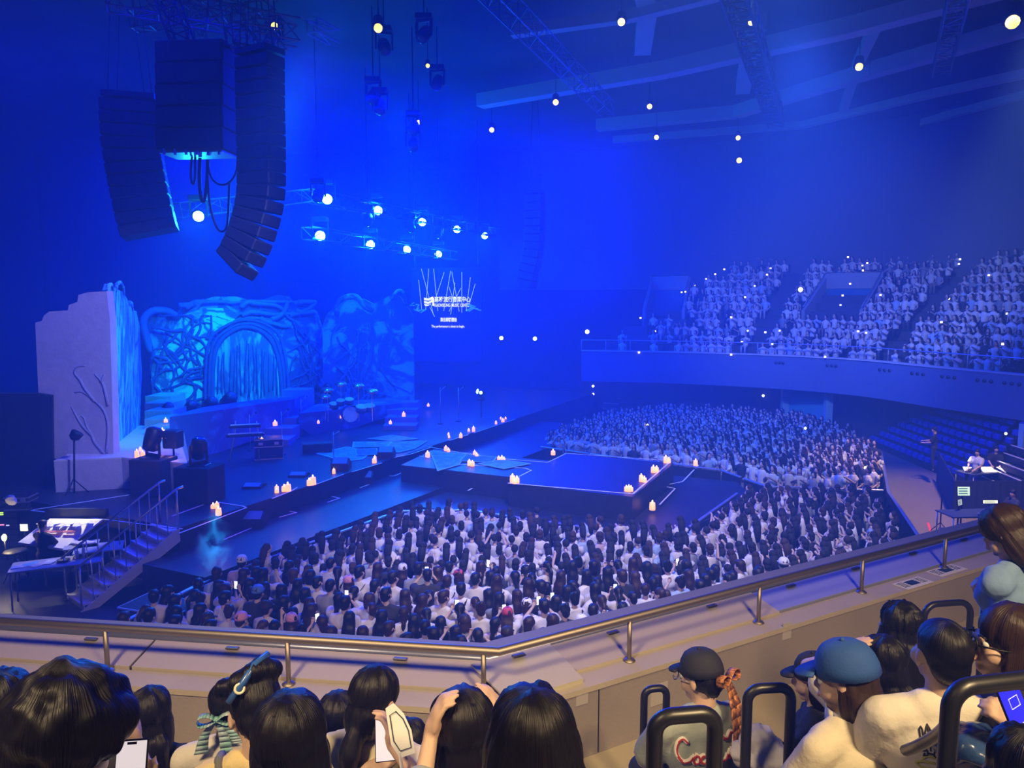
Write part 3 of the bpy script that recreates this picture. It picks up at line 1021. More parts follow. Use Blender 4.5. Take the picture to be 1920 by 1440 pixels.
# rugs
def rug(pts, z, label, c, cnt=1):
    q = [G(x, y, z) for x, y in pts]
    m = mural_mat('rug_pattern', c, tuple(v * .55 for v in c), 3.0, warp=.4, thr=.5, soft=.1)
    t = thing('rug', label, 'rug', q[0])
    MB().prism(q[::-1], (0, 0, .012)).build('pile', m, t)
    cen = sum(q, V(0, 0, 0)) / len(q)
    mb = MB()
    for i in range(len(q)):
        a, b = q[i], q[(i + 1) % len(q)]
        a2, b2 = a.lerp(cen, .1), b.lerp(cen, .1)
        mb.prism([a + V(0, 0, .012), b + V(0, 0, .012), b2 + V(0, 0, .012), a2 + V(0, 0, .012)], (0, 0, .006))
    mb.build('border', mat('rug_border', (.22, .5, .8), .9), t)
LB = (.12, .42, .72)
rug([(592, 851), (650, 838), (700, 848), (680, 862), (645, 866)], 1.805, 'pale blue rug nearest the microphone stand on the stage', LB)
rug([(660, 840), (662, 829), (735, 828), (730, 838)], 1.81, 'small pale blue rug in the middle of the stage', LB)
rug([(708, 846), (735, 829), (803, 827), (778, 842), (750, 849)], 1.815, 'large patterned blue rug on the right of the stage', LB)
rug([(688, 823), (735, 816), (785, 823), (740, 828)], 1.82, 'pale blue rug farthest back on the stage', LB)
rug([(665, 843), (707, 841), (710, 853), (668, 855)], 1.825, 'narrow dark blue rug crossing two paler rugs on the stage', (.05, .2, .5))
rug([(805, 846), (875, 852), (862, 872), (820, 884)], 1.815, 'light blue rug on the catwalk beside the candles', LB)
rug([(872, 853), (933, 857), (925, 868), (860, 865)], 1.825, 'small striped rug in the middle of the catwalk', (.05, .22, .55))
rug([(895, 870), (940, 862), (996, 870), (945, 880)], 1.82, 'light blue rug at the platform end of the catwalk', LB)

# ------------------------------------------------------------------ loudspeaker hangs
M_CAB = mat('speaker_cabinet', (0.010, 0.011, 0.014), 0.6, bump=.1, bscale=80)
M_GRILL = mat('speaker_grille', (0.016, 0.018, 0.024), 0.7)
M_HOOK = mat('rigging_plate', (0.55, 0.7, 0.9), 0.35, 0.7)
def line_array(label, pxs, d, box_w, yaw, hook=True, n=17, dep=0.75):
    """J-shaped column of cabinets following the pixel centre line pxs at distance d"""
    line = catmull([P(x, y, d) for x, y in pxs], 8)
    seg = [0]
    for i in range(1, len(line)):
        seg.append(seg[-1] + (line[i] - line[i - 1]).length)
    def at(s):
        for i in range(1, len(line)):
            if seg[i] >= s:
                k = (s - seg[i - 1]) / max(1e-6, seg[i] - seg[i - 1])
                return line[i - 1].lerp(line[i], k), (line[i] - line[i - 1]).normalized()
        return line[-1], (line[-1] - line[-2]).normalized()
    t = thing('line_array', label, 'loudspeaker', line[0])
    L = seg[-1]
    hh = L / n
    side = V(math.cos(yaw), math.sin(yaw), 0)
    for i in range(n):
        c, dn = at((i + .5) * hh)
        up = -dn
        fwd = side.cross(up).normalized()
        sd = up.cross(fwd).normalized()
        rot = Matrix((sd, fwd, up)).transposed()
        h = hh * .94
        mb = MB().box(c, (box_w, dep, h), rot=rot, bev=.03)
        cb = mb.build('cabinet', M_CAB, t)
        MB().box(c - fwd * (dep / 2 + .01), (box_w * .86, .03, h * .8), rot=rot).build('grille', M_GRILL, cb)
        if hook:
            q = c + up * hh / 2 - sd * (box_w / 2 + .0)
            mbh = MB()
            mbh.box(q - sd * .04 - fwd * (dep * .30), (.26, .10, .035), rot=rot, bev=.015)
            mbh.box(q + sd * .12 - fwd * (dep * .42), (.2, .04, .03), rot=rot)
            mbh.build('rigging_plate', M_HOOK, cb)
    mb = MB()
    c, dn = at(0)
    mb.box(c - dn * .12, (box_w * .9, dep * 1.1, .14), yaw)
    for sx in (-.35, .35):
        for sy in (-.25, .25):
            mb.cyl(c + V(sx * box_w, sy, .1), c + V(sx * .3, sy, 17.62 - c.z), .012, 4)
    mb.build('flying_frame', M_BLACK, t)
    return t
line_array('long J-shaped black loudspeaker column with pale rigging plates', [(487, 107), (488, 200), (490, 300), (488, 370), (474, 430), (455, 475), (438, 500)], 19.0, 1.12, R(-28), True, 17, .6)
line_array('dark curved loudspeaker column farther left with lit grilles', [(245, 192), (250, 280), (262, 350), (275, 410), (283, 440)], 22.0, 1.5, R(18), False, 11, .9)
line_array('faint curved loudspeaker column at the far side of the stage', [(1003, 365), (1003, 420), (1000, 470), (990, 515), (985, 540)], 39.0, .95, R(-28), False, 12, .6)

# sub-bass hang between them
def sub_hang():
    d = 20.0
    a = P(374, 90, d)
    t = thing('subwoofer_hang', 'square black hang of bass loudspeakers between the two columns', 'loudspeaker', a)
    for i in range(5):
        z = P(374, 88 + 40 * (i + .5), d)
        cb = MB().box(z, (1.80, 1.1, .55), R(-6), bev=.03).build('cabinet', M_CAB, t)
        MB().box(z + V(0, -.57, 0), (1.6, .03, .46), R(-6)).build('grille', M_GRILL, cb)
    z = P(374, 290, d)
    MB().box(z, (1.7, .9, .06), R(-6)).build('base_frame', mat('pale_frame', (.45, .6, .9), .4, .5), t)
    mb = MB()
    for i in range(6):
        mb.box(z + V(-.7 + i * .28, -.48, -.02), (.05, .05, .16), R(-6))
    mb.build('clamp', M_HOOK, t)
    mb = MB()
    for sx in (-.7, .7):
        mb.cyl(a + V(sx, 0, 0), a + V(sx * .4, 0, 17.62 - a.z), .015, 4)
    mb.build('chain', M_BLACK, t)
sub_hang()
# cable loops hanging below
for i, (lab, pts) in enumerate((('long thin cable loop hanging between the loudspeaker hangs', [(388, 300), (392, 370), (400, 410), (412, 433), (424, 428), (428, 400), (430, 340)]),
                 ('round black cable loop against the loudspeaker column', [(388, 300), (396, 332), (412, 346), (430, 342), (443, 322), (446, 290)]),
                 ('tight bundle of cables hanging below the bass loudspeakers', [(375, 296), (374, 340), (378, 374), (384, 374), (388, 340), (390, 300)]),
                 ('short cable loop left of the hanging bundle', [(360, 292), (358, 330), (362, 345), (366, 330), (366, 292)]))):
    o = MB().tube(catmull([P(x, y, 20.2) for x, y in pts], 5), .045 if i == 2 else .03, 6).build('cable', M_BLACK, None, True)
    tag(o, lab, 'cable')
o = MB().box(P(451, 230, 19.6), (.16, .16, 4.0)).build('cable_conduit', mat('grey_conduit', (.2, .25, .4), .5))
tag(o, 'vertical grey cable tray beside the loudspeaker column', 'cable tray')

# ------------------------------------------------------------------ trusses
M_TR = mat('truss_metal', (0.16, 0.17, 0.2), 0.45, 0.6)
M_TRD = mat('black_truss', (0.03, 0.03, 0.04), 0.5, 0.4)
def add_truss(a, b, label, w, m, **k):
    o = truss(MB(), a, b, w, **k).build('truss', m)
    tag(o, label, 'truss')
add_truss(G(1372, -40, 15.2), G(1455, 225, 15.2), 'dark box truss crossing below the ceiling at the upper right', .62, M_TRD, r=.05, rb=.03, bay=.7)
add_truss(G(910, -30, 15.2), G(1140, 205, 15.2), 'slim truss fading into the haze at the top centre', .55, mat('blue_truss', (.10, .16, .45), .5, .3), r=.02, rb=.012, bay=.8)
add_truss(G(1800, -20, 15.8), G(1765, 130, 15.8), 'faint truss near the ceiling at the far upper right', .55, M_TR, r=.02, rb=.015, bay=.7)
add_truss(P(200, -8, 20), P(560, 62, 22), 'truss grid above the loudspeaker hangs', .6, M_TR, r=.03, rb=.02, bay=.55)
add_truss(P(250, 40, 23), P(520, 8, 23), 'second truss in the grid above the loudspeaker hangs', .5, M_TR, r=.03, rb=.02, bay=.5)
add_truss(P(310, -10, 19.5), P(345, 85, 19.5), 'short vertical truss above the bass loudspeakers', .45, M_TRD, r=.03, rb=.02, bay=.4)
add_truss(P(430, 66, 19.6), P(530, 80, 20.4), 'short truss holding the J-shaped loudspeaker column', .5, M_TR, r=.03, rb=.02, bay=.3)
add_truss(P(365, -10, 26), P(372, 75, 26), 'thin hanging truss in the upper left grid', .4, M_TR, r=.03, rb=.02, bay=.4)
add_truss(P(585, 48, 24), P(628, 70, 25), 'small triangular bracket truss in the haze', .4, mat('blue_truss'), r=.03, rb=.02, bay=.7)
add_truss(P(575, 366, 31), P(935, 437, 48.5), 'lighting truss carrying the upper row of blue lamps', .5, mat('haze_truss', (.02, .03, .12), .6), r=.03, rb=.02, bay=1.0)
add_truss(P(575, 436, 31), P(850, 480, 45.5), 'lighting truss carrying the lower row of blue lamps', .5, mat('haze_truss'), r=.03, rb=.02, bay=1.0)
add_truss(P(330, 396, 25.4), P(575, 366, 31), 'left end of the lighting truss behind the loudspeakers', .5, mat('haze_truss'), r=.03, rb=.02, bay=1.0)

# ------------------------------------------------------------------ moving head lamps
def moving_head(pos, aim, name, label, group, s=1.0, lit=True, energy=900, col=(0.05, 0.35, 1.0), hang=True, lens=None, cone=40):
    t = thing(name, label, 'lamp', pos, group)
    aim = (Vector(aim) - Vector(pos)).normalized()
    side = aim.cross(V(0, 0, 1)).normalized()
    up = side.cross(aim)
    u = V(0, 0, 1 if hang else -1)
    MB().box(pos + u * .42 * s, (.42 * s, .34 * s, .14 * s), bev=.02).build('base', M_BLACK, t)
    mb = MB()
    for sg in (-1, 1):
        mb.prism([pos + side * sg * .19 * s + u * .36 * s - aim * .07 * s, pos + side * sg * .19 * s + u * .36 * s + aim * .07 * s, pos + side * sg * .19 * s + aim * .05 * s - u * .05 * s, pos + side * sg * .19 * s - aim * .05 * s - u * .05 * s], side * sg * .04 * s)
    mb.prism([pos - side * .21 * s + u * .34 * s - aim * .06 * s, pos + side * .21 * s + u * .34 * s - aim * .06 * s, pos + side * .21 * s + u * .34 * s + aim * .06 * s, pos - side * .21 * s + u * .34 * s + aim * .06 * s], u * .05 * s)
    mb.build('yoke', M_BLACK, t)
    MB().lathe([(.08 * s, -.24 * s), (.15 * s, -.2 * s), (.17 * s, 0), (.16 * s, .2 * s), (.15 * s, .22 * s)], pos, 12, aim).build('head', M_BLACK, t, True)
    MB().lathe([(.14 * s, .0), (.13 * s, .03 * s), (.07 * s, .05 * s)], pos + aim * .215 * s, 12, aim).build('lens', lens or (M_CYAN if lit else mat('dark_lens', (.02, .04, .1), .1)), t, True)
    if lit:
        l = light('lamp_light', 'SPOT', pos + aim * .33 * s, pos + aim * 10, energy, col, spot=cone, blend=.9, radius=.1)
        if hang:
            light('lamp_glow', 'POINT', pos + aim * .5 * s, None, 170, (0.0, 0.75, 1.0), radius=.1)
    return t
LAMPS = [(614, 371, 31.7), (709, 393, 36), (792, 415, 40.3), (857, 429, 44.5), (909, 441, 48.8), (601, 440, 32), (695, 457, 36.5), (763, 467, 40.8), (822, 476, 44.7), (373, 402, 25.0)]
for i, (x, y, d) in enumerate(LAMPS):
    p = P(x, y, d)
    lab = 'lone glowing cyan lamp between the two loudspeaker columns' if i == 9 else ('glowing cyan stage lamp, %s from the left in the upper row' % ordinal(i) if i < 5 else 'glowing cyan stage lamp, %s from the left in the lower row' % ordinal(i - 5))
    s = 1.5 if i != 9 else 1.25
    moving_head(p, V(p.x * .35, 6, 3.5) if i != 9 else V(-4, 6, 3), 'stage_lamp', lab, 'row of blue stage lamps', s, energy=2600 if i != 9 else 1500, cone=46, col=(0.01, 0.16, 1.0))

# house lights in the ceiling
def downlight(x, y, z, label, s=1.0, w=1.0):
    d = (z - EYE.z) * F / (570 - y)
    p = P(x, y, d)
    t = thing('house_lamp', label, 'lamp', p)
    ax = (EYE - p).normalized()
    ax = (ax + V(0, 0, -1.2)).normalized()
    MB().lathe([(.05 * s, .3 * s), (.12 * s, .28 * s), (.14 * s, .04 * s), (.16 * s, 0)], p, 10, -ax).build('housing', M_BLACK, t, True)
    MB().ball(p + ax * .05 * s, .105 * s * w, 10, 6).build('lens', M_LAMPW, t, True)
    MB().cyl(p - ax * .2 * s, V(p.x, p.y, 17.62), .015, 4).build('stem', M_BLACK, t)
for i, (x, y, sz, lab) in enumerate(((1165, 39, 1.1, 'warm house lamp at the top centre right'), (1409, 39, 1.0, 'warm house lamp beside the dark box truss'), (1899, 37, 1.9, 'large warm house lamp in the top right corner'),
                   (1611, 123, 1.3, 'warm house lamp below the curved ceiling beam'), (1042, 190, 1.2, 'small house lamp left of the slim truss end'), (1218, 198, 1.1, 'upper house lamp of the pair over the hall centre'),
                   (1231, 256, 1.2, 'lower house lamp of the pair over the hall centre'), (1384, 257, 1.2, 'upper of two house lamps below the box truss end'), (1386, 299, 1.6, 'lower of two house lamps below the box truss end'),
                   (922, 242, 1.2, 'small house lamp alone above the stage lamps'), (709, 50, 1.3, 'bright double house lamp over the middle of the stage'), (515, 47, 1.1, 'house lamp above the J-shaped loudspeaker column'),
                   (785, 228, 1.0, 'small house lamp in the deep blue above the lamp rows'), (802, 122, .7, 'faint small house lamp above the stage'))):
    downlight(x, y, 16.0, lab, sz)

# small bright wall lamps
for i, (x, y, d, lab) in enumerate(((940, 634, 50, 'small white wall lamp, left one beside the stage screen'), (1003, 635, 50, 'small white wall lamp, right one beside the stage screen'),
                                    (1101, 622, 46, 'small white lamp at the dark end of the far balcony'), (1501, 543, 41.5, 'round white lamp over the balcony stairway opening'))):
    p = P(x, y, d)
    t = thing('wall_lamp', lab, 'lamp', p)
    MB().box(p + V(0, .08, 0), (.3, .1, .3), bev=.02).build('backplate', M_BLACK, t)
    MB().ball(p, (.13, .08, .13), 10, 6).build('globe', mat('white_lamp', (.9, .95, 1), .4, emit=5, ecol=(.9, 1, .8)), t, True)

# projector spot with a visible beam, right of the stage
p = P(902, 735, 34)
moving_head(p, P(800, 715, 33), 'beam_lamp', 'small lamp throwing a pale beam towards the stage', None, .8, energy=900, col=(.25, .6, 1), hang=False, cone=16)
MB().cyl(p - V(0, 0, .3), V(p.x, p.y, 0), .03, 6).build('stand', M_BLACK, bpy.data.objects['beam_lamp'])
MB().ball(p + V(0, -.25, 0), .07, 8, 6).build('indicator', M_CYAN, bpy.data.objects['beam_lamp'])

# small blue bits of dark rigging and fixtures seen around the lamps
rr = random.Random(11)
for i, (x, y, d) in enumerate(((597, 365, 30), (690, 412, 35), (770, 425, 39), (822, 437, 43), (775, 240, 30), (775, 270, 30), (700, 180, 28), (713, 200, 28), (515, 70, 26), (720, 88, 26), (795, 65, 26), (820, 155, 30))):
    p = P(x, y, d)
    moving_head(p, p + V(rr.uniform(-.5, .5), -1, -1), 'dark_lamp', 'unlit stage fixture hanging in the haze, %s from the left' % ordinal(sorted([597, 690, 770, 822, 775.1, 776, 700, 713, 515, 720, 795, 820]).index([597, 690, 770, 822, 775.1, 776, 700, 713, 515, 720, 795, 820][i])), 'unlit fixtures above the stage', 1.3, False)
    MB().cyl(p + V(0, 0, .5), V(p.x, p.y, 17.62), .02, 4).build('drop_cable', M_BLACK, bpy.data.objects[sorted([o.name for o in bpy.data.objects if o.name.startswith('dark_lamp')])[-1]])

# ------------------------------------------------------------------ hanging screen with the venue sign
def sign():
    d = 44.0
    c = P(836, 590, d)
    px = d / F
    t = thing('stage_screen', 'dark hanging screen showing the venue sign in white lettering', 'screen', c)
    MB().box(c + V(0, .35, 0), (130 * px, .25, 175 * px)).build('panel', mat('dark_screen', (.004, .012, .10), .5), t)
    MW = mat('screen_text', (1, 1, 1), .5, emit=1.05, ecol=(.92, .97, 1))
    def put(txt, size, x, y, name, w=None, sx=1.0, bold=0.0):
        mb = text_mb(txt, size, ext=.01, bold=bold)
        xs = [v[0] for v in mb.v]
        if w and xs:
            k = w / (max(xs) - min(xs))
            mid = (max(xs) + min(xs)) / 2
            mb.v = [((a - mid) * k, b, z) for a, b, z in mb.v]
        M = Matrix.Translation(P(x, y, d)) @ Matrix.Rotation(R(90), 4, 'X')
        mb.xform(M)
        mb.build('lettering', MW, t)
    put('高雄流行音樂中心', 10.5 * px * 1.05, 848.5, 562, 'a', 67 * px, bold=.006)
    put('KAOHSIUNG MUSIC CENTER', 8.5 * px, 848.5, 572.5, 'b', 67 * px, bold=.004)
    put('演出即將開始', 8 * px, 841, 600, 'c', 31 * px, bold=.006)
    put('The performance is about to begin.', 6.5 * px, 840, 612, 'd', 62 * px, bold=.003)
    # emblem: folded panels with wavy cuts
    mb = MB()
    def q(x, y):
        return P(x, y, d)
    for pl in ([(795, 558), (803, 559.5), (812, 556), (812, 560), (803, 564), (795, 562.5)], [(795, 564), (803, 566), (812, 561.5), (812, 565.5), (803, 570), (795, 567.5)],
               [(795, 569), (803, 571.5), (808, 569.5), (803, 573.5), (797, 574)], [(809, 556.5), (814, 558.5), (814, 574), (810.5, 573), (810.5, 566), (809, 565)]):
        mb.prism([q(*p_) for p_ in pl][::-1], (0, .02, 0))
    mb.build('emblem', MW, t)
    mb = MB()
    for sx in (776, 896):
        mb.cyl(P(sx, 505, d) + V(0, .35, 0), V(P(sx, 505, d).x, d + .35, 17.62), .03, 4)
    mb.build('suspension', M_BLACK, t)
sign()
MR = mat('light_rod', (.7, .85, 1), .3, emit=.9, ecol=(.45, .72, 1))
for i, (a, b, c_, d_) in enumerate(((785, 525, 791, 582), (790, 504, 812, 587), (804, 504, 798, 582), (813, 504, 821, 583), (833, 510, 818, 556), (845, 508, 832, 583), (847, 509, 861, 584), (842, 538, 849, 560), (866, 510, 866, 586),
                  (882, 520, 874, 583), (891, 532, 880, 570), (864, 540, 842, 584), (806, 576, 815, 594), (853, 530, 845, 590))):
    o = MB().tube([P(a, b, 43.2 - .05 * i), P(c_, d_, 43.2 - .05 * i)], .012, 5).build('light_rod', MR)
    tag(o, 'thin glowing rod crossing the venue sign, %s one' % ordinal(i), 'light rod', 'glowing rods hung before the sign')
    o['label'] = 'thin glowing rod before the sign, %s from its left end' % ordinal(i)
for i, (x, y) in enumerate(((783, 576), (888, 580))):
    mb = MB()
    for k in range(7):
        a = P(x - 9 + rr.uniform(0, 18), y - 6 + rr.uniform(0, 12), 43)
        mb.tube([a, a + V(rr.uniform(-.3, .3), 0, rr.uniform(-.1, .1)), a + V(rr.uniform(-.3, .3), 0, rr.uniform(-.25, .25))], .035, 5)
    o = mb.build('cyan_ornament', mat('cyan_ornament', (.1, .5, .9), .3, emit=.35, ecol=(.05, .45, 1)))
    tag(o, 'tangled cyan ornament at the %s end of the venue sign' % ('stage' if i == 0 else 'hall'), 'ornament')

# ------------------------------------------------------------------ people: organic bodies grown from overlapping solids
def _ico(n):
    bm = bmesh.new()
    bmesh.ops.create_icosphere(bm, subdivisions=n, radius=1)
    v = np.array([x.co[:] for x in bm.verts])
    f = [tuple(q.index for q in p.verts) for p in bm.faces]
    bm.free()
    return v, f
ICO = _ico(2)
ICO3 = _ico(3)

def E(c, r, M=None):
    return ('e', Vector(c), r, M)
def CP(p0, r0, p1, r1):
    return ('c', Vector(p0), r0, Vector(p1), r1)
def xf(prims, M):
    """transform a list of solids by a rigid 4x4"""
    R3 = M.to_3x3()
    out = []
    for p in prims:
        if p[0] == 'e':
            out.append(('e', M @ p[1], p[2], R3 @ (p[3] if p[3] is not None else Matrix.Identity(3))))
        else:
            out.append(('c', M @ p[1], p[2], M @ p[3], p[4]))
    return out

def blob(name, prims, mats, voxel=0.012, smooth=4, decim=1.0, disp=None, shade=True, inflate=0.0):
    """one continuous skin around the solids, as mesh data"""
    vs, fs = [], []
    o = 0
    for p in prims:
        if p[0] == 'e':
            r = np.array([q + inflate for q in (p[2] if isinstance(p[2], (tuple, list)) else (p[2],) * 3)])
            v = ICO3[0] * r
            if p[3] is not None:
                v = v @ np.array(p[3]).T
            v = v + np.array(p[1])
            vs.append(v)
            fs += [tuple(i + o for i in f) for f in ICO3[1]]
            o += len(v)
        else:
            _, a, ra, b, rb = p
            ra += inflate
            rb += inflate
            for c, r in ((a, ra), (b, rb)):
                v = ICO[0] * r + np.array(c)
                vs.append(v)
                fs += [tuple(i + o for i in f) for f in ICO[1]]
                o += len(v)
            m = MB().tube([a, b], [ra, rb], 10)
            vs.append(np.array(m.v))
            fs += [tuple(i + o for i in f) for f in m.f]
            o += len(m.v)
    me = bpy.data.meshes.new(name)
    me.from_pydata(np.concatenate(vs).tolist(), [], fs)
    ob = bpy.data.objects.new(name, me)
    C.objects.link(ob)
    md = ob.modifiers.new('r', 'REMESH')
    md.mode = 'VOXEL'
    md.voxel_size = voxel
    md.adaptivity = 0
    if smooth:
        md = ob.modifiers.new('s', 'SMOOTH')
        md.factor = 0.5
        md.iterations = smooth
    if decim < 1:
        md = ob.modifiers.new('d', 'DECIMATE')
        md.ratio = decim
    dg = bpy.context.evaluated_depsgraph_get()
    out = bpy.data.meshes.new_from_object(ob.evaluated_get(dg))
    out.name = name
    bpy.data.objects.remove(ob)
    bpy.data.meshes.remove(me)
    if disp and disp[1] == 'hair':
        n = len(out.vertices)
        co = np.empty(n * 3)
        out.vertices.foreach_get('co', co)
        co = co.reshape(-1, 3)
        no = np.empty(n * 3)
        out.vertices.foreach_get('normal', no)
        no = no.reshape(-1, 3)
        an = np.arctan2(co[:, 0], co[:, 1] + .02)
        rad = np.hypot(co[:, 0], co[:, 1] + .02)
        sd = rnd.uniform(0, 50)
        d = np.array([noise.noise((math.cos(a) * 2.2 + sd, math.sin(a) * 2.2, z * 3)) * 1.3 + noise.noise((math.cos(a) * 8 + sd, math.sin(a) * 8, z * 6)) * .8 + .35 * noise.noise((math.cos(a) * 20, math.sin(a) * 20 + sd, z * 9)) for a, z in zip(an, co[:, 2])])
        d = d * np.clip(rad / .05, 0, 1)
        co = co + no * (d * disp[0])[:, None]
        out.vertices.foreach_set('co', co.ravel())
        disp = None
    if disp:
        amp, sc = disp
        n = len(out.vertices)
        co = np.empty(n * 3)
        out.vertices.foreach_get('co', co)
        co = co.reshape(-1, 3)
        no = np.empty(n * 3)
        out.vertices.foreach_get('normal', no)
        no = no.reshape(-1, 3)
        sx, sy, sz = sc if isinstance(sc, (tuple, list)) else (sc,) * 3
        d = np.array([noise.noise((x * sx, y * sy, z * sz)) + .5 * noise.noise((x * sx * 2.1 + 7, y * sy * 2.1, z * sz * 2.1)) for x, y, z in co])
        co = co + no * (d * amp)[:, None]
        out.vertices.foreach_set('co', co.ravel())
    out.materials.clear()
    for m in (mats if isinstance(mats, (list, tuple)) else [mats]):
        out.materials.append(m)
    if shade:
        out.shade_smooth()
    out.update()
    return out

def link(name, me, parent=None, color=None, label=None):
    o = bpy.data.objects.new(name, me)
    C.objects.link(o)
    if parent is not None:
        o.parent = parent
    if color:
        o.color = (*color, 1)
    if label:
        o['label'] = label
    return o

def ik(s, wv, la, lb, pole):
    s, wv, pole = Vector(s), Vector(wv), Vector(pole)
    d = wv - s
    L = min(d.length, (la + lb) * .995)
    dn = d.normalized()
    wv = s + dn * L
    x = (la * la - lb * lb + L * L) / (2 * L)
    h = math.sqrt(max(0, la * la - x * x))
    pp = (pole - dn * pole.dot(dn)).normalized()
    return s + dn * x + pp * h, wv

def hand(wv, d, n, side, curl=0.5, spread=1.0, k=1.0):
    """palm, four fingers of different lengths and a thumb; d = finger direction, n = palm normal"""
    d = Vector(d).normalized()
    n = Vector(n)
    n = (n - d * n.dot(d)).normalized()
    a = d.cross(n) * side
    M = Matrix((a, d, n)).transposed()
    pr = [E(Vector(wv) + d * .045 * k, (.037 * k, .05 * k, .017 * k), M), CP(wv, .024 * k, Vector(wv) + d * .03 * k, .026 * k)]
    for i, (off, ln) in enumerate(((-.028, .062), (-.010, .074), (.009, .070), (.027, .055))):
        b = Vector(wv) + d * (.083 - abs(off) * .25) * k + a * off * k
        dd = (d + a * off * 4 * spread).normalized()
        c1 = curl * .8
        d1 = (dd * math.cos(c1) + n * math.sin(c1)).normalized()
        c2 = curl * 2.0
        d2 = (dd * math.cos(c2) + n * math.sin(c2)).normalized()
        m = b + d1 * ln * .55 * k
        e = m + d2 * ln * .5 * k
        pr += [CP(b - d * .015 * k, .0105 * k, m, .0095 * k), CP(m, .0095 * k, e, .008 * k)]
    b = Vector(wv) + d * .022 * k - a * .03 * k
    m = b + (d * .7 - a * .75 + n * .25).normalized() * .04 * k
    e = m + (d * .95 - a * .15 + n * (.2 + .3 * curl)).normalized() * .032 * k
    pr += [CP(b, .013 * k, m, .011 * k), CP(m, .011 * k, e, .009 * k)]
    return pr

def head_prims(fem=True, full=True):
    p = [E((0, -.012, .032), (.073, .091, .083)), E((0, .022, -.028), (.059, .068, .084)), E((0, .052, -.088), (.034, .034, .027)),
         CP((-.02, .08, .012), .018, (.02, .08, .012), .018), CP((0, .088, .004), .009, (0, .102, -.026), .014),
         E((0, .09, -.06), (.024, .011, .012)), E((-.076, -.004, -.012), (.011, .02, .031)), E((.076, -.004, -.012), (.011, .02, .031)),
         E((-.04, .055, -.035), (.026, .03, .03)), E((.04, .055, -.035), (.026, .03, .03))]
    return p

HAIRS = {
    'short': [E((0, -.018, .045), (.083, .098, .088)), E((0, -.058, -.02), (.066, .05, .065)), E((-.062, -.01, .0), (.02, .05, .04)), E((.062, -.01, .0), (.02, .05, .04)), E((0, .05, .085), (.06, .04, .03))],
    'crop': [E((0, -.016, .04), (.080, .096, .086)), E((0, -.055, -.015), (.064, .05, .06))],
    'bob': [E((0, -.018, .04), (.092, .105, .095)), E((0, -.05, -.06), (.09, .065, .10)), E((-.075, -.01, -.06), (.024, .055, .09)), E((.075, -.01, -.06), (.024, .055, .09))],
    'long': [E((0, -.018, .04), (.090, .104, .095)), E((0, -.055, -.07), (.086, .062, .13)), E((-.072, -.02, -.07), (.026, .05, .11)), E((.072, -.02, -.07), (.026, .05, .11)),
             CP((-.05, -.075, -.12), .056, (-.06, -.10, -.28), .048), CP((.05, -.075, -.12), .056, (.06, -.10, -.28), .048), CP((0, -.09, -.12), .058, (0, -.11, -.33), .045)],
    'ponytail': [E((0, -.018, .04), (.083, .098, .088)), E((0, -.055, -.02), (.066, .05, .065)), CP((0, -.105, .02), .028, (0, -.15, -.05), .04), CP((0, -.15, -.05), .04, (.01, -.13, -.28), .022)],
    'bun': [E((0, -.018, .04), (.083, .098, .088)), E((0, -.055, -.02), (.066, .05, .065)), E((0, -.075, .125), (.042, .042, .038))],
    'lowpony': [E((0, -.018, .04), (.088, .104, .095)), E((0, -.06, -.05), (.072, .055, .085)), CP((0, -.09, -.10), .034, (-.01, -.10, -.17), .042), CP((-.01, -.10, -.17), .042, (-.015, -.085, -.26), .022)],
}

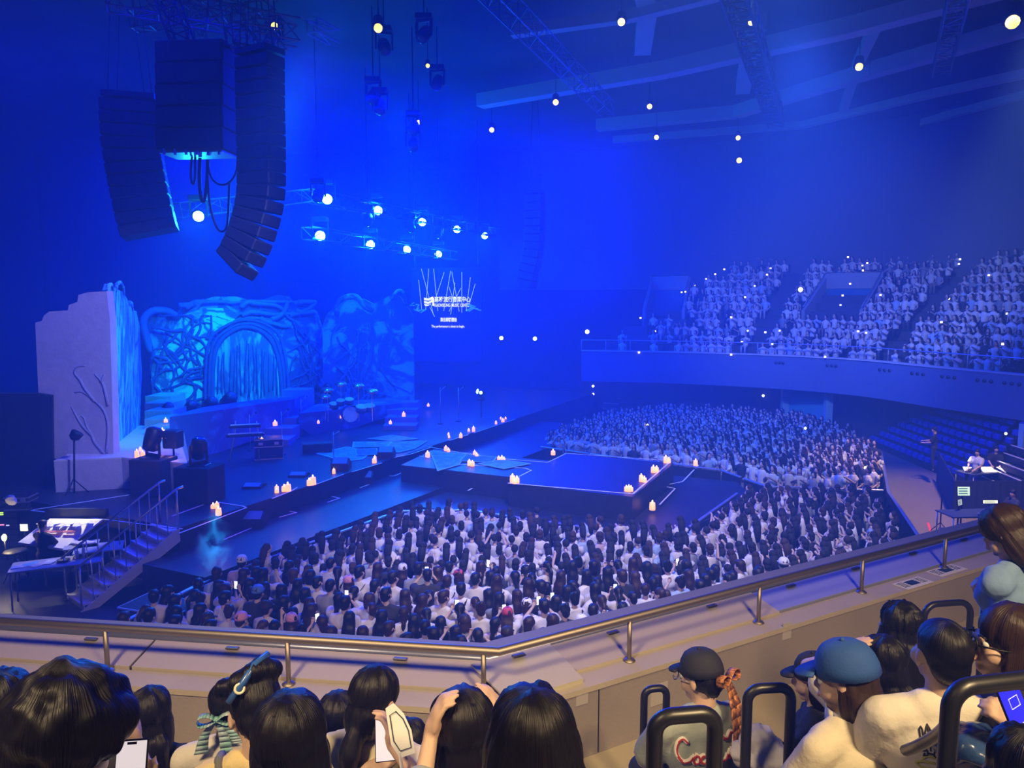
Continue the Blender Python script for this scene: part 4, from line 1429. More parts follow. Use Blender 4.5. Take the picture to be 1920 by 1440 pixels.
def body_parts(pose='stand', arms=None, hscale=1.0, head=(0, 0, 0), lean=0.0, male=False, sleeve=0.62, hands=True, knees=0.0, hk=1.0, neckh=.20):
    """skin, top and trousers solids of one figure facing +Y, feet at z = 0. arms: {-1|1: dict(hand, dir, normal, curl, pole)}"""
    H = 0.50 if pose == 'sit' else 0.93
    w_ = 1.10 if male else 1.0
    def T(x, y, z):        # torso point, leaned
        return Vector((x, y + math.sin(lean) * z, H + math.cos(lean) * z))
    tor = [E(T(0, -.01, .0), (.165, .12, .12)), E(T(0, 0, .16), (.132 * w_, .098, .14)), E(T(0, 0, .34), (.158 * w_, .108, .15)),
           CP(T(-.135 * w_, -.005, .455), .052, T(.135 * w_, -.005, .455), .052), CP(T(-.06, -.02, .49), .045, T(.06, -.02, .49), .045)]
    if not male:
        tor += [E(T(-.065, .075, .34), (.06, .05, .06)), E(T(.065, .075, .34), (.06, .05, .06))]
    nb = T(0, -.01, .49)
    core = [('e', q[1], tuple(r - .014 for r in q[2]), q[3]) if q[0] == 'e' else CP(q[1], q[2] - .012, q[3], q[4] - .012) for q in tor[:5]]
    C_ = T(0, .015, .49) + Vector((0, 0, neckh))
    HM = Matrix.Translation(C_) @ Euler(head, 'XYZ').to_matrix().to_4x4() @ Matrix.Scale(hk, 4)
    neck = [CP(nb, .056 * w_, HM @ Vector((0, -.02, -.07)), .050)]
    skin = xf(head_prims(), HM) + neck + core + [CP(T(-.05, 0, .47), .05, T(.05, 0, .47), .05)]
    top = list(tor)
    tr = [E(T(0, -.01, .0), (.170, .125, .12))]
    shoes = []
    for s in (-1, 1):
        Sh = T(.175 * w_ * s, -.005, .445)
        a = (arms or {}).get(s)
        if a is None:
            if pose == 'sit':
                a = dict(hand=T(.12 * s, .33, .10), dir=(-.3 * s, 1, -.1), normal=(0, 0, -1), curl=.5, pole=(s, -.6, -.6))
            else:
                a = dict(hand=T(.24 * s, .04, -.06), dir=(0, .2, -1), normal=(-s, 0, 0), curl=.4, pole=(.3 * s, -1, 0))
        el, wr = ik(Sh, a['hand'], .27, .24, a.get('pole', (s, -.5, -.5)))
        ra, rb, rc = (.050, .041, .026) if male else (.044, .036, .023)
        skin += [CP(Sh, ra, el, rb), CP(el, rb, wr, rc)]
        if hands:
            skin += hand(wr, a['dir'], a['normal'], s, a.get('curl', .5), a.get('spread', 1.0))
        else:
            skin += [E(wr + Vector(a['dir']).normalized() * .06, (.035, .035, .05))]
        top.append(CP(Sh, ra + .004, Sh.lerp(el, min(1, sleeve)), (ra + rb) / 2 + .012))
        if sleeve > 1:
            top.append(CP(el, rb + .008, el.lerp(wr, sleeve - 1), rc + .012))
        if pose == 'sit':
            hp, kn, an = V(.09 * s, .02, H), V(.115 * s, .42, H - .02), V(.115 * s, .40 + knees, .09)
            ft = V(.12 * s, .58 + knees, .035)
        else:
            hp, kn, an = V(.09 * s, 0, H), V(.095 * s, .02, .49), V(.095 * s, -.02, .09)
            ft = V(.11 * s, .13, .035)
        skin += [CP(hp, .085, kn, .058), CP(kn, .055, an, .034), CP(an, .034, an + V(0, 0, -.03), .034)]
        tr += [CP(hp, .098, kn, .068), CP(kn, .066, an + V(0, 0, .03), .050)]
        shoes.append([CP(an + V(0, -.02, -.045), .04, ft, .034)])
    return dict(skin=skin, top=top, trousers=tr, shoes=shoes, HM=HM, T=T, H=H)

# crowd templates ---------------------------------------------------
M_SKIN = mat('skin', (0.62, 0.42, 0.33), 0.55)
M_SKINC = mat('crowd_skin', (0.62, 0.45, 0.38), 0.6)
M_CLOTH = mat('crowd_cloth', (0.8, 0.8, 0.8), 0.85, objcol=True, bump=.25, bscale=14)
M_HAIRC = hair_mat('crowd_hair', (0.02, 0.018, 0.02), .45, True, .5, 14)
M_TROU = mat('crowd_trousers', (0.03, 0.035, 0.06), 0.8, objcol=True)

ARMSETS = [None,
           {1: dict(hand=V(.10, .30, 1.52), dir=(-.2, .3, 1), normal=(0, -1, .2), curl=.7, pole=(1, 0, -1)), -1: dict(hand=V(-.10, .30, 1.52), dir=(.2, .3, 1), normal=(0, -1, .2), curl=.7, pole=(-1, 0, -1))},
           {1: dict(hand=V(.16, .30, 1.22), dir=(-.6, .7, .4), normal=(0, 0, -1), curl=.7, pole=(1, -.5, -1)), -1: dict(hand=V(-.16, .30, 1.22), dir=(.6, .7, .4), normal=(0, 0, -1), curl=.7, pole=(-1, -.5, -1))},
           {1: dict(hand=V(.26, .16, 1.80), dir=(0, .1, 1), normal=(0, 1, 0), curl=.2, pole=(1, -.3, -.5))}]
CR = []
for i, ar in enumerate(ARMSETS):
    for male in (False, True):
        bp = body_parts('stand', ar, male=male, sleeve=.65, head=(-.05, 0, 0), hands=True, hk=1.12)
        CR.append(dict(body=blob('crowd_body', bp['skin'], M_SKINC, .019, 2, .30), top=blob('top', bp['top'], M_CLOTH, .026, 3, .30, inflate=.028, disp=(.012, 9)),
                       trousers=blob('trousers', bp['trousers'], M_TROU, .034, 2, .25, inflate=.01), HM=bp['HM'], male=male, arms=i, T=bp['T']))
HAIRM = {k: blob('hair_' + k, v, M_HAIRC, .017, 3, .28, disp=(.009, 'hair')) for k, v in HAIRS.items()}
def cap_mesh(name, m, res=12):
    mb = MB()
    n = 14
    prof = []
    for i in range(6):
        t = i / 5 * math.pi / 2
        prof.append((max(.004, math.cos(t) ** .6) * .094, math.sin(t) * .108 + .022))
    mb.lathe(prof, (0, 0, 0), n)
    for i in range(len(mb.v)):
        x, y, z = mb.v[i]
        mb.v[i] = (x, y * 1.12 - .012, z)
    k0 = len(mb.v)
    bill = []
    for i in range(9):
        a = R(20 + 140 * i / 8)
        bill.append(V(math.cos(a) * .078, .045 + math.sin(a) * .115, .035 - .02 * math.sin(a)))
    mb.prism(bill, (0, 0, .008))
    mb.ball((0, -.012, .131), .009, 6, 4)
    return mb.mesh(name, m, True)
CAPM = cap_mesh('cap', mat('cap_cloth', (.8, .8, .8), .8, objcol=True))
def strap_mesh(T, male):
    pts = []
    w_ = 1.10 if male else 1.0
    for i in range(15):
        t = i / 14
        a = lerp(R(62), R(-100), t)
        # loop over the right shoulder, across the back to the left hip
        x = lerp(.13, -.15, t)
        z = lerp(.50, .06, t)
        y = -(.135 - .05 * abs(t - .5))
        pts.append(T(x * w_, y, z))
    pts = [T(.12 * w_, .03, .515)] + pts
    mb = MB()
    for i in range(len(pts) - 1):
        a, b = pts[i], pts[i + 1]
        mb.prism([a + V(-.012, 0, -.008), a + V(.012, 0, .008), b + V(.012, 0, .008), b + V(-.012, 0, -.008)], (0, -.008, 0))
    mb.box(T(-.19 * w_, -.06, .0), (.07, .14, .12), bev=.02)
    return mb.mesh('strap', M_BLACK)
def pack_mesh(T):
    mb = MB()
    mb.box(T(0, -.19, .26), (.26, .13, .36), bev=.05)
    mb.box(T(0, -.265, .2), (.2, .05, .18), bev=.02)
    for s in (-1, 1):
        mb.tube([T(.09 * s, -.13, .46), T(.11 * s, -.03, .52), T(.12 * s, .09, .44), T(.12 * s, .12, .3)], .018, 5)
    return mb.mesh('backpack', mat('backpack_cloth', (.012, .013, .02), .8))
STRAPM = {m: strap_mesh(CR[0]['T'], m) for m in (False, True)}
PACKM = pack_mesh(CR[0]['T'])
PHONEM = MB().box((0, 0, 0), (.075, .009, .155), bev=.004).mesh('phone', M_BLACK)
PHONES = MB().box((0, -.006, 0), (.068, .003, .145)).mesh('phone_glow', M_PHONE)

def inside(p, poly):
    c = False
    n = len(poly)
    for i in range(n):
        x1, y1 = poly[i]
        x2, y2 = poly[(i + 1) % n]
        if (y1 > p[1]) != (y2 > p[1]) and p[0] < (x2 - x1) * (p[1] - y1) / (y2 - y1) + x1:
            c = not c
    return c

NEAR = [(-7.1, 9.9), (-6.9, 12.3), (-5.9, 15.2), (-2.9, 20.1), (-1.4, 20.2), (3.7, 18.0), (4.9, 18.7), (7.2, 22.1), (10.8, 22.0), (8.9, 15.8), (8.0, 13.8), (4.0, 11.4), (0, 9.6)]
FAR = [(1.4, 30.5), (7.4, 26.4), (8.6, 24.0), (11.1, 23.4), (12.5, 24.7), (14.2, 28.9), (15.0, 33), (14.7, 37.6), (8.5, 40.5), (4.5, 37.3), (2, 33)]
def scatter(poly, sp, jit, seed, rowdir=None):
    r = random.Random(seed)
    xs = [p[0] for p in poly]
    ys = [p[1] for p in poly]
    out = []
    j = 0
    y = min(ys)
    while y < max(ys):
        x = min(xs) + (sp / 2 if j % 2 else 0)
        while x < max(xs):
            q = (x + r.uniform(-jit, jit), y + r.uniform(-jit, jit))
            if inside(q, poly):
                out.append((q[0], q[1], j))
            x += sp
        y += sp * .88
        j += 1
    return out
near = scatter(NEAR, .49, .10, 5)
near.sort(key=lambda p: p[1] * 1.0)
rows = {}
sel = near[:298]
rest = near[298:]
for p in sel:
    rows.setdefault(p[2], []).append(p)
for j in rows:
    rows[j].sort()
rowidx = {j: k for k, j in enumerate(sorted(rows))}
HC = [((.012, .011, .014), 'black'), ((.035, .018, .012), 'dark brown'), ((.055, .03, .018), 'brown')]
TC = [((.78, .76, .74), 'white'), ((.70, .66, .58), 'cream'), ((.40, .55, .75), 'pale blue'), ((.03, .03, .035), 'black'), ((.30, .31, .33), 'grey'), ((.66, .50, .52), 'pale pink')]
rc = random.Random(21)
def crowd_person(x, y, z, face, label, group):
    male = rc.random() < .2
    r = rc.random()
    arms = 0 if r < .52 else (1 if r < .68 else (2 if r < .985 else 3))
    tmpl = CR[arms * 2 + (1 if male else 0)]
    o = link('person', tmpl['body'])
    o.location = (x, y, z)
    o.rotation_euler = (0, 0, face)
    s = rc.uniform(.96, 1.04) * (1.05 if male else .99)
    o.scale = (s, s, s)
    tc, tn = TC[rc.choices(range(6), (60, 16, 6, 12, 4, 2))[0]]
    hc, hn = HC[rc.choices(range(3), (70, 24, 6))[0]]
    tint = rc.uniform(.85, 1.05)
    link('top', tmpl['top'], o, tuple(c * tint for c in tc))
    link('trousers', tmpl['trousers'], o, rc.choice([(.02, .02, .03), (.06, .08, .14), (.5, .5, .5), (.25, .2, .15)]))
    hs = rc.choice(['short', 'crop', 'short']) if male else rc.choices(['long', 'bob', 'ponytail', 'bun', 'lowpony'], (36, 22, 17, 10, 15))[0]
    h = link('hair', HAIRM[hs], o, hc)
    yaw = rc.uniform(-.35, .35)
    HMt = tmpl['HM'] @ Matrix.Rotation(yaw, 4, 'Z')
    h.matrix_local = HMt
    extra = []
    if rc.random() < .10:
        cc, cn = rc.choice([((.8, .8, .8), 'white'), ((.02, .02, .03), 'black'), ((.55, .06, .12), 'red'), ((.75, .35, .45), 'pink'), ((.1, .25, .6), 'blue')])
        c = link('cap', CAPM, o, cc)
        c.matrix_local = HMt
        extra.append(cn + ' cap')
    if rc.random() < .30 and arms != 1:
        link('bag_strap', STRAPM[male], o)
        extra.append('black bag strap')
    elif rc.random() < .07:
        link('backpack', PACKM, o)
        extra.append('black backpack')
    if arms == 1 and rc.random() < .5:
        c = link('phone', PHONEM, o)
        c.location = (0, .34, 1.60)
        d = link('screen', PHONES, c)
        extra.append('raised phone')
    hd = {'short': 'short', 'crop': 'cropped', 'bob': 'bobbed', 'long': 'long', 'ponytail': 'ponytailed', 'bun': 'top-knotted', 'lowpony': 'low-ponytailed'}[hs]
    what = '%s %s hair, %s top' % (hd, hn, tn) + (', ' + extra[0] if extra else '')
    tag(o, label % what, 'person', group)
    return o
for j in sorted(rows):
    for i, p in enumerate(rows[j]):
        f = math.atan2(26 - p[1], -1.5 - p[0]) - R(90) + rc.gauss(0, .28)
        crowd_person(p[0], p[1], 0, f, '%s, ' + '%s from left, floor row %s' % (ordinal(i), ordinal(rowidx[j])), 'standing floor crowd below the balcony')

# the rest of the crowd: too many to count, merged
def simple_person(sit=False):
    """few-faced figure: returns arrays of points, faces and a role per point (0 skin, 1 top, 2 hair, 3 trousers)"""
    mb = MB()
    role = []
    def done(r):
        role.extend([r] * (len(mb.v) - len(role)))
    H = .50 if sit else .93
    for (z, rx, ry) in ():
        pass
    prof = [(-.08, .16, .115), (.10, .135, .10), (.32, .165, .115), (.45, .18, .085), (.51, .08, .07)]
    o = len(mb.v)
    n = 8
    for (z, rx, ry) in prof:
        for k in range(n):
            a = 2 * math.pi * k / n
            mb.v.append((rx * math.cos(a), ry * math.sin(a), H + z))
    for i in range(len(prof) - 1):
        for k in range(n):
            k2 = (k + 1) % n
            mb.f.append((o + i * n + k, o + i * n + k2, o + (i + 1) * n + k2, o + (i + 1) * n + k))
    mb.f.append(tuple(o + 4 * n + k for k in range(n)))
    done(1)
    variants = {}
    base = (list(mb.v), list(mb.f), list(role))
    for arms in (0, 1, 2):
        mb.v, mb.f, role[:] = list(base[0]), list(base[1]), list(base[2])
        mb.mi = [0] * len(mb.f)
        for s in (-1, 1):
            Sh = V(.19 * s, 0, H + .43)
            if arms == 0:
                el, wr = V(.24 * s, -.02, H + .17), V(.17 * s, .15, H + .02)
            elif arms == 1:
                el, wr = V(.25 * s, .14, H + .28), V(.06 * s, .28, H + .42)
            else:
                el, wr = V(.27 * s, .12, H + .50), V(.14 * s, .2, H + .74)
            mid = Sh.lerp(el, .7)
            mb.tube([Sh, mid], [.058, .056], 5)
            done(1)
            mb.tube([mid, el, wr, wr + V(0, .05, .03)], [.04, .038, .028, .03], 5)
            done(0)
        mb.tube([(0, 0, H + .48), (0, .005, H + .58)], .05, 6)
        mb.ball((0, .025, H + .675), (.064, .078, .105), 8, 5)
        done(0)
        if sit:
            for s in (-1, 1):
                mb.tube([(.09 * s, 0, H), (.11 * s, .42, H), (.11 * s, .42, .05)], [.09, .07, .05], 5)
        else:
            for s in (-1, 1):
                mb.tube([(.09 * s, 0, H), (.09 * s, 0, .04)], [.09, .05], 5)
        done(3)
        for hs in (0, 1, 2):
            v2, f2, m2, r2 = list(mb.v), list(mb.f), list(mb.mi), list(role)
            mb.ball((0, -.018, H + .715), (.086, .10, .095), 8, 5)
            if hs == 0:
                mb.tube([(0, -.06, H + .70), (0, -.10, H + .52), (0, -.125, H + .30)], [.085, .09, .05], 6)
            elif hs == 1:
                mb.ball((0, -.045, H + .64), (.09, .07, .10), 8, 4)
            done(2)
            variants[(arms, hs)] = (np.array(mb.v), list(mb.f), np.array(role))
            mb.v, mb.f, mb.mi = v2, f2, m2
            role[:] = r2
    return variants
SIMP = {False: simple_person(False), True: simple_person(True)}
def mass(name, people, sit, label, group=None):
    vs, fl, cols = [], [], []
    o = 0
    for (x, y, z, f, s) in people:
        v, fs, ro = SIMP[sit][(rc.choices((0, 1, 2), (6, 4, .35 if not sit else .1))[0], rc.choices((0, 1, 2), (5, 2, 2))[0])]
        c, sn = math.cos(f) * s, math.sin(f) * s
        q = np.empty_like(v)
        q[:, 0] = v[:, 0] * c - v[:, 1] * sn + x
        q[:, 1] = v[:, 0] * sn + v[:, 1] * c + y
        q[:, 2] = v[:, 2] * s + z
        vs.append(q)
        fl += [tuple(i + o for i in t) for t in fs]
        o += len(v)
        tc = np.array(TC[rc.choices(range(6), (66, 14, 7, 9, 3, 1))[0]][0]) * rc.uniform(.75, 1.05)
        hc = HC[rc.choices(range(3), (75, 20, 5))[0]][0]
        tr = rc.choice([(.02, .02, .03), (.06, .08, .14), (.5, .5, .5), (.25, .2, .15)])
        pal = np.array([(.62, .45, .38, 1), (*tc, 1), (*hc, 1), (*tr, 1)])
        cols.append(pal[ro])
    me = bpy.data.meshes.new(name)
    me.from_pydata(np.concatenate(vs).tolist(), [], fl)
    at = me.color_attributes.new('tint', 'FLOAT_COLOR', 'POINT')
    at.data.foreach_set('color', np.concatenate(cols).ravel())
    me.materials.append(mat('crowd_mass', (.5, .5, .5), .8, attr='tint'))
    me.shade_smooth()
    ob = bpy.data.objects.new(name, me)
    C.objects.link(ob)
    tag(ob, label, 'crowd', group, 'stuff')
    return ob
pp = []
for (x, y, j) in rest:
    f = math.atan2(26 - y, -1.0 - x) - R(90) + rc.gauss(0, .3)
    pp.append((x, y, 0, f, rc.uniform(.92, 1.02)))
far = scatter(FAR, .48, .12, 9)
for (x, y, j) in far:
    f = math.atan2(22.5 - y, 2.0 - x) - R(90) + rc.gauss(0, .35)
    pp.append((x, y, 0, f, rc.uniform(.92, 1.04)))
mass('floor_crowd', pp, False, 'rest of the standing floor crowd around the stage platform')

# seated crowd on the far balcony
pp = []
N = len(FCUR)
cum = [0]
for i in range(1, N):
    cum.append(cum[-1] + (FCUR[i] - FCUR[i - 1]).length)
for k in range(NROW):
    s = cum[min(rowstart(k), N - 1)]
    while s < cum[-1]:
        i = max(0, min(N - 2, next(q for q in range(N - 1) if cum[q + 1] > s or q == N - 2)))
        t = (s - cum[i]) / (cum[i + 1] - cum[i])
        q = tier_pt(i, k).lerp(tier_pt(i + 1, k), t) + outward(FCUR[i]) * .5
        wscale = (q - V(2, 23, 0)).length / (FCUR[i] - V(2, 23, 0)).length
        s += .46 / wscale * rc.uniform(.95, 1.08)
        ratio = q.x / q.y * F + 960
        if ratio > 1990:
            break
        if any(abs(s - a) < .45 for a in (3.2, 9.4, 15.8, 22.5)):
            continue
        skip = False
        for base, o_, s_, L_, w_ in PORT:
            dlt = q - base
            if abs(dlt.dot(s_)) < w_ / 2 + .3 and -.6 < dlt.dot(o_) < L_ + .2:
                skip = True
        fill = .93 if s > 6 else (.55 if s > 2.5 else .35)
        if skip or rc.random() > fill:
            continue
        f = math.atan2(24 - q.y, -3 - q.x) - R(90) + rc.gauss(0, .25)
        pp.append((q.x, q.y, q.z, f, rc.uniform(.95, 1.08)))
mass('balcony_crowd', pp, True, 'audience seated in rows on the far balcony, mostly in white')

# ------------------------------------------------------------------ the balcony the photograph is taken from
M_PAR = mat('parapet_concrete', (0.33, 0.29, 0.27), 0.8, bump=.12, bscale=40, var=.10, vscale=2)
M_CAPC = mat('parapet_cap', (0.50, 0.44, 0.34), 0.75, bump=.08, bscale=40, var=.08, vscale=3)
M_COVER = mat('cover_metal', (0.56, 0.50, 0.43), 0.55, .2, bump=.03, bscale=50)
M_FLR = mat('walkway_concrete', (0.46, 0.40, 0.28), 0.8, bump=.08, bscale=30, var=.08, vscale=1.5)
RZ, PZ = 4.70, 4.37
K0, K1, K2 = V(-7.6, 5.75, 0), V(-.09, 4.75, 0), V(9.5, 10.16, 0)
dL, dR = (K1 - K0).normalized(), (K2 - K1).normalized()
nL, nR = V(-dL.y, dL.x, 0), V(-dR.y, dR.x, 0)
nC = (nL + nR).normalized() / ((nL + nR).normalized().dot(nL))
def band(o0, o1, z0, z1):
    """points of a strip offset o0..o1 outwards from the post line"""
    return ([K0 + nL * o0, K1 + nC * o0, K2 + nR * o0], [K0 + nL * o1, K1 + nC * o1, K2 + nR * o1], z0, z1)
def band_mb(mb, o0, o1, z0a, z1a, z0b=None, z1b=None):
    a, b, _, _ = band(o0, o1, 0, 0)
    z0b = z0a if z0b is None else z0b
    z1b = z1a if z1b is None else z1b
    for i in range(2):
        mb.hexa([a[i] + V(0, 0, z0a), a[i + 1] + V(0, 0, z0a), b[i + 1] + V(0, 0, z0b), b[i] + V(0, 0, z0b),
                 a[i] + V(0, 0, z1a), a[i + 1] + V(0, 0, z1a), b[i + 1] + V(0, 0, z1b), b[i] + V(0, 0, z1b)])
    return mb
struct('wall_parapet', band_mb(MB(), -.16, .62, 2.6, PZ - .04), M_PAR)
struct('trim_20', band_mb(MB(), -.17, .04, PZ - .04, PZ), M_CAPC)
struct('trim_21', band_mb(MB(), .50, .66, PZ - .04, PZ + .07), mat('outer_lip', (.22, .23, .32), .6))
# walkway and seating steps descending to the parapet
OFFS = [(-1.25, -.16, 3.85), (-2.0, -1.25, 4.1), (-2.65, -2.0, 4.4), (-3.4, -2.65, 4.7), (-4.2, -3.4, 5.05), (-8.5, -4.2, 5.4)]
FMB = MB()
for i, (a, b, z) in enumerate(OFFS):
    band_mb(FMB, a, b, 2.6, z)
struct('balcony_floor', FMB, M_FLR)
# long pipe running outside the posts
o = MB().tube([K0 + nL * .42 + V(0, 0, PZ + .06), K1 + nC * .42 + V(0, 0, PZ + .06), K2 + nR * .42 + V(0, 0, PZ + .06)], .045, 12).build('conduit_pipe', mat('pipe_paint', (.20, .22, .36), .3, .5), None, True)
tag(o, 'long blue-grey pipe running along the top of the parapet behind the posts', 'pipe')

# guard rail
rt = thing('guard_rail', 'round brushed steel guard rail on posts along the near parapet', 'railing', K1 + V(0, 0, PZ))
MB().tube([K0 + V(0, 0, RZ), K1 + V(0, 0, RZ), K2 + V(0, 0, RZ)], .029, 16).build('top_rail', M_STEEL, rt, True)
def on_line(px, py):
    p = G(px, py, RZ)
    a, d = (K0, dL) if px < 935 else (K1, dR)
    u = (px - 960) / F
    # intersection of the vertical plane through the pixel column with the post line
    t = (u * a.y - a.x) / (d.x - u * d.y)
    return a + d * t
for px, py in ((165, 1182), (520, 1203), (904, 1225), (1190, 1190), (1441, 1105), (1639, 1045), (1797, 1003)):
    q = on_line(px, py)
    post = MB().cyl(q + V(0, 0, PZ), q + V(0, 0, RZ - .02), .0175, 12).build('post', M_STEEL, rt, True)
    MB().lathe([(.048, 0), (.046, .006), (.030, .016), (.020, .022)], q + V(0, 0, PZ), 14).build('flange', M_STEEL, post, True)
# tilted metal cover panels between the posts and the pipe
def cover(p0, p1, n, label, lift=.05, w0=.06, w1=.36, m=None, cut=(0, 0), z0=PZ + .005, dz=0):
    d = (p1 - p0).normalized()
    a0, a1 = p0 + n * w0, p1 + n * w0
    b0, b1 = p0 + n * w1 + d * cut[0], p1 + n * w1 - d * cut[1]
    zl, zh = V(0, 0, z0 + dz), V(0, 0, z0 + lift + dz)
    t = thing('ledge_cover', label, 'cover', a0 + zl)
    MB().hexa([a0 + zl, a1 + zl, b1 + zh, b0 + zh, a0 + zl + V(0, 0, .012), a1 + zl + V(0, 0, .012), b1 + zh + V(0, 0, .012), b0 + zh + V(0, 0, .012)]).build('plate', m or M_COVER, t)
    MB().hexa([a0 + zl - V(0, 0, .03), a1 + zl - V(0, 0, .03), a1 + zl + n * .008 - V(0, 0, .03), a0 + zl + n * .008 - V(0, 0, .03), a0 + zl, a1 + zl, a1 + zl + n * .008, a0 + zl + n * .008]).build('front_lip', m or M_COVER, t)
    L = (p1 - p0).length
    for k in range(max(1, int(L / .9))):
        q = p0 + d * (L * (k + .5) / max(1, int(L / .9))) + n * (w1 - .05)
        mb = MB().box(q + V(0, 0, z0 + lift + dz + .014), (.10, .035, .014), math.atan2(d.y, d.x), bev=.004)
        mb.build('hinge', mat('dark_hinge', (.16, .15, .15), .5, .5), t)
    return t
def lp(t):
    return K1 - dL * t
def rp(t):
    return K1 + dR * t
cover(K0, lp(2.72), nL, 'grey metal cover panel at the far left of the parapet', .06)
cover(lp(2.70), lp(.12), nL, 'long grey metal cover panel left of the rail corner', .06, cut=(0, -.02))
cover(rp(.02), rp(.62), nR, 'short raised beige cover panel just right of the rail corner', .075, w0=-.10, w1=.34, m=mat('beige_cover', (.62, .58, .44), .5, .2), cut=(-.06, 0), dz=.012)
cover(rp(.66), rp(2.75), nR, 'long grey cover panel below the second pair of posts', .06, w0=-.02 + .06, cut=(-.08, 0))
cover(rp(2.75), K2, nR, 'blue lit cover panel towards the right end of the parapet', .05, m=mat('blue_cover', (.42, .46, .72), .35, .4))  # plate in a bluer colour than the other covers
# repair patches and joints on the inner face
for (px, py, w, h, c) in ((1250, 1335, .16, .16, (.46, .43, .42)), (1497, 1205, .10, .14, (.46, .43, .42)), (1098, 1340, .10, .12, (.44, .41, .40))):
    u = (px - 960) / F
    a = K1 - nR * .16
    t = (u * a.y - a.x) / (dR.x - u * dR.y)
    q = a + dR * t
    z = 7 - (py - 570) / F * q.y
    o = MB().box(q + V(0, 0, z) - nR * .002, (w, .006, h), math.atan2(dR.y, dR.x)).build('repair_patch', mat('patch_%d' % px, c, .8), bpy.data.objects['wall_parapet'])
for px in (1131,):
    u = (px - 960) / F
    a = K1 - nR * .16
    t = (u * a.y - a.x) / (dR.x - u * dR.y)
    q = a + dR * t
    MB().box(q + V(0, 0, (PZ + 3.85) / 2) - nR * .002, (.006, .006, PZ - 3.87), math.atan2(dR.y, dR.x)).build('wall_joint', M_BLACK, bpy.data.objects['wall_parapet'])
# printed notices on the cap
def notice(px, py, w, label):
    q = G(px, py, PZ)
    ang = math.atan2(dR.y, dR.x)
    t = thing('notice_sheet', label, 'notice', q)
    def lay(mb, name, m):
        mb.xform(Matrix.Translation(q + V(0, 0, .004)) @ Matrix.Rotation(ang, 4, 'Z'))
        mb.build(name, m, t)
    lay(MB().box((0, 0, 0), (w, .16, .003)), 'paper', mat('notice_paper', (.80, .76, .58), .7))
    lay(MB().box((0.0, .01, .002), (w * .35, .09, .002)), 'printed_block', mat('print_dark', (.02, .05, .07), .6))
    mb = MB()
    for k in range(5):
        mb.box((w * .33, .055 - k * .022, .002), (w * .2, .008, .002))
        mb.box((-w * .33, .055 - k * .022, .002), (w * .22, .008, .002))
    lay(mb, 'printed_lines', mat('print_dark'))
notice(1712, 1094, .40, 'printed notice sheet lying on the parapet cap between two posts')
notice(1775, 1070, .44, 'second printed notice sheet on the parapet cap nearer the end')

# black loop handrails on the aisle
M_RUB = mat('black_rail_coating', (0.012, 0.013, 0.018), 0.38, 0, spec=.6)
def loop_rail(p1, p2, zf, label, r=.022, rad=.09):
    d = (p2 - p1)
    h = V(d.x, d.y, 0).normalized()
    pts = [V(p1.x, p1.y, zf)]
    pts.append(p1 - V(0, 0, rad))
    for k in range(1, 6):
        a = k / 6 * math.pi / 2
        pts.append(p1 - V(0, 0, rad) + h * rad * (1 - math.cos(a)) + V(0, 0, rad * math.sin(a)))
    pts.append(p1 + h * rad)
    pts.append(p2 - h * rad)
    for k in range(1, 6):
        a = k / 6 * math.pi / 2
        pts.append(p2 - h * rad + h * rad * math.sin(a) - V(0, 0, rad * (1 - math.cos(a))))
    pts.append(p2 - V(0, 0, rad))
    pts.append(V(p2.x, p2.y, zf))
    t = thing('aisle_handrail', label, 'handrail', V(p1.x, p1.y, zf))
    MB().tube(pts, r, 14).build('tube', M_RUB, t, True)
    for q in (p1, p2):
        MB().lathe([(.06, 0), (.055, .008), (.03, .014)], V(q.x, q.y, zf), 12).build('base_plate', M_BLACK, t, True)
def lv(x1, y1, d, x2, y2):
    a = P(x1, y1, d)
    return a, G(x2, y2, a.z)
loop_rail(*lv(1228, 1345, 1.85, 1342, 1336), 5.0, 'nearest black loop handrail in front of the grey jersey', rad=.045)
loop_rail(*lv(1208, 1293, 4.2, 1250, 1289), 3.85, 'small black loop handrail standing beside the parapet wall', rad=.05)
loop_rail(*lv(1402, 1292, 3.0, 1484, 1288), 4.1, 'middle black loop handrail right of the grey jersey', rad=.055)
loop_rail(*lv(1734, 1134, 5.0, 1821, 1128), 4.1, 'black loop handrail behind the broad person in the printed tee', rad=.09)
loop_rail(*lv(1784, 1290, 1.85, 2010, 1264), 4.75, 'big black loop handrail at the lower right corner', .0235, rad=.06)
p = P(1847, 1100, 5.2)
t = thing('rail_post', 'single black post gripped by the standing person', 'post', V(p.x, p.y, 3.85))
MB().cyl(V(p.x, p.y, 3.85), p, .021, 12).build('tube', M_RUB, t, True)
MB().lathe([(.06, 0), (.055, .008), (.03, .014)], V(p.x, p.y, 3.85), 12).build('base_plate', M_BLACK, t, True)
o = MB().tube(catmull([P(1783, 1352, 1.86), P(1765, 1372, 2.0), P(1745, 1386, 2.1), P(1720, 1399, 2.2), P(1698, 1407, 2.35)], 5), .018, 10).build('barrier_rope', M_RUB, None, True)
tag(o, 'thick black barrier rope sagging from the corner handrail', 'rope')

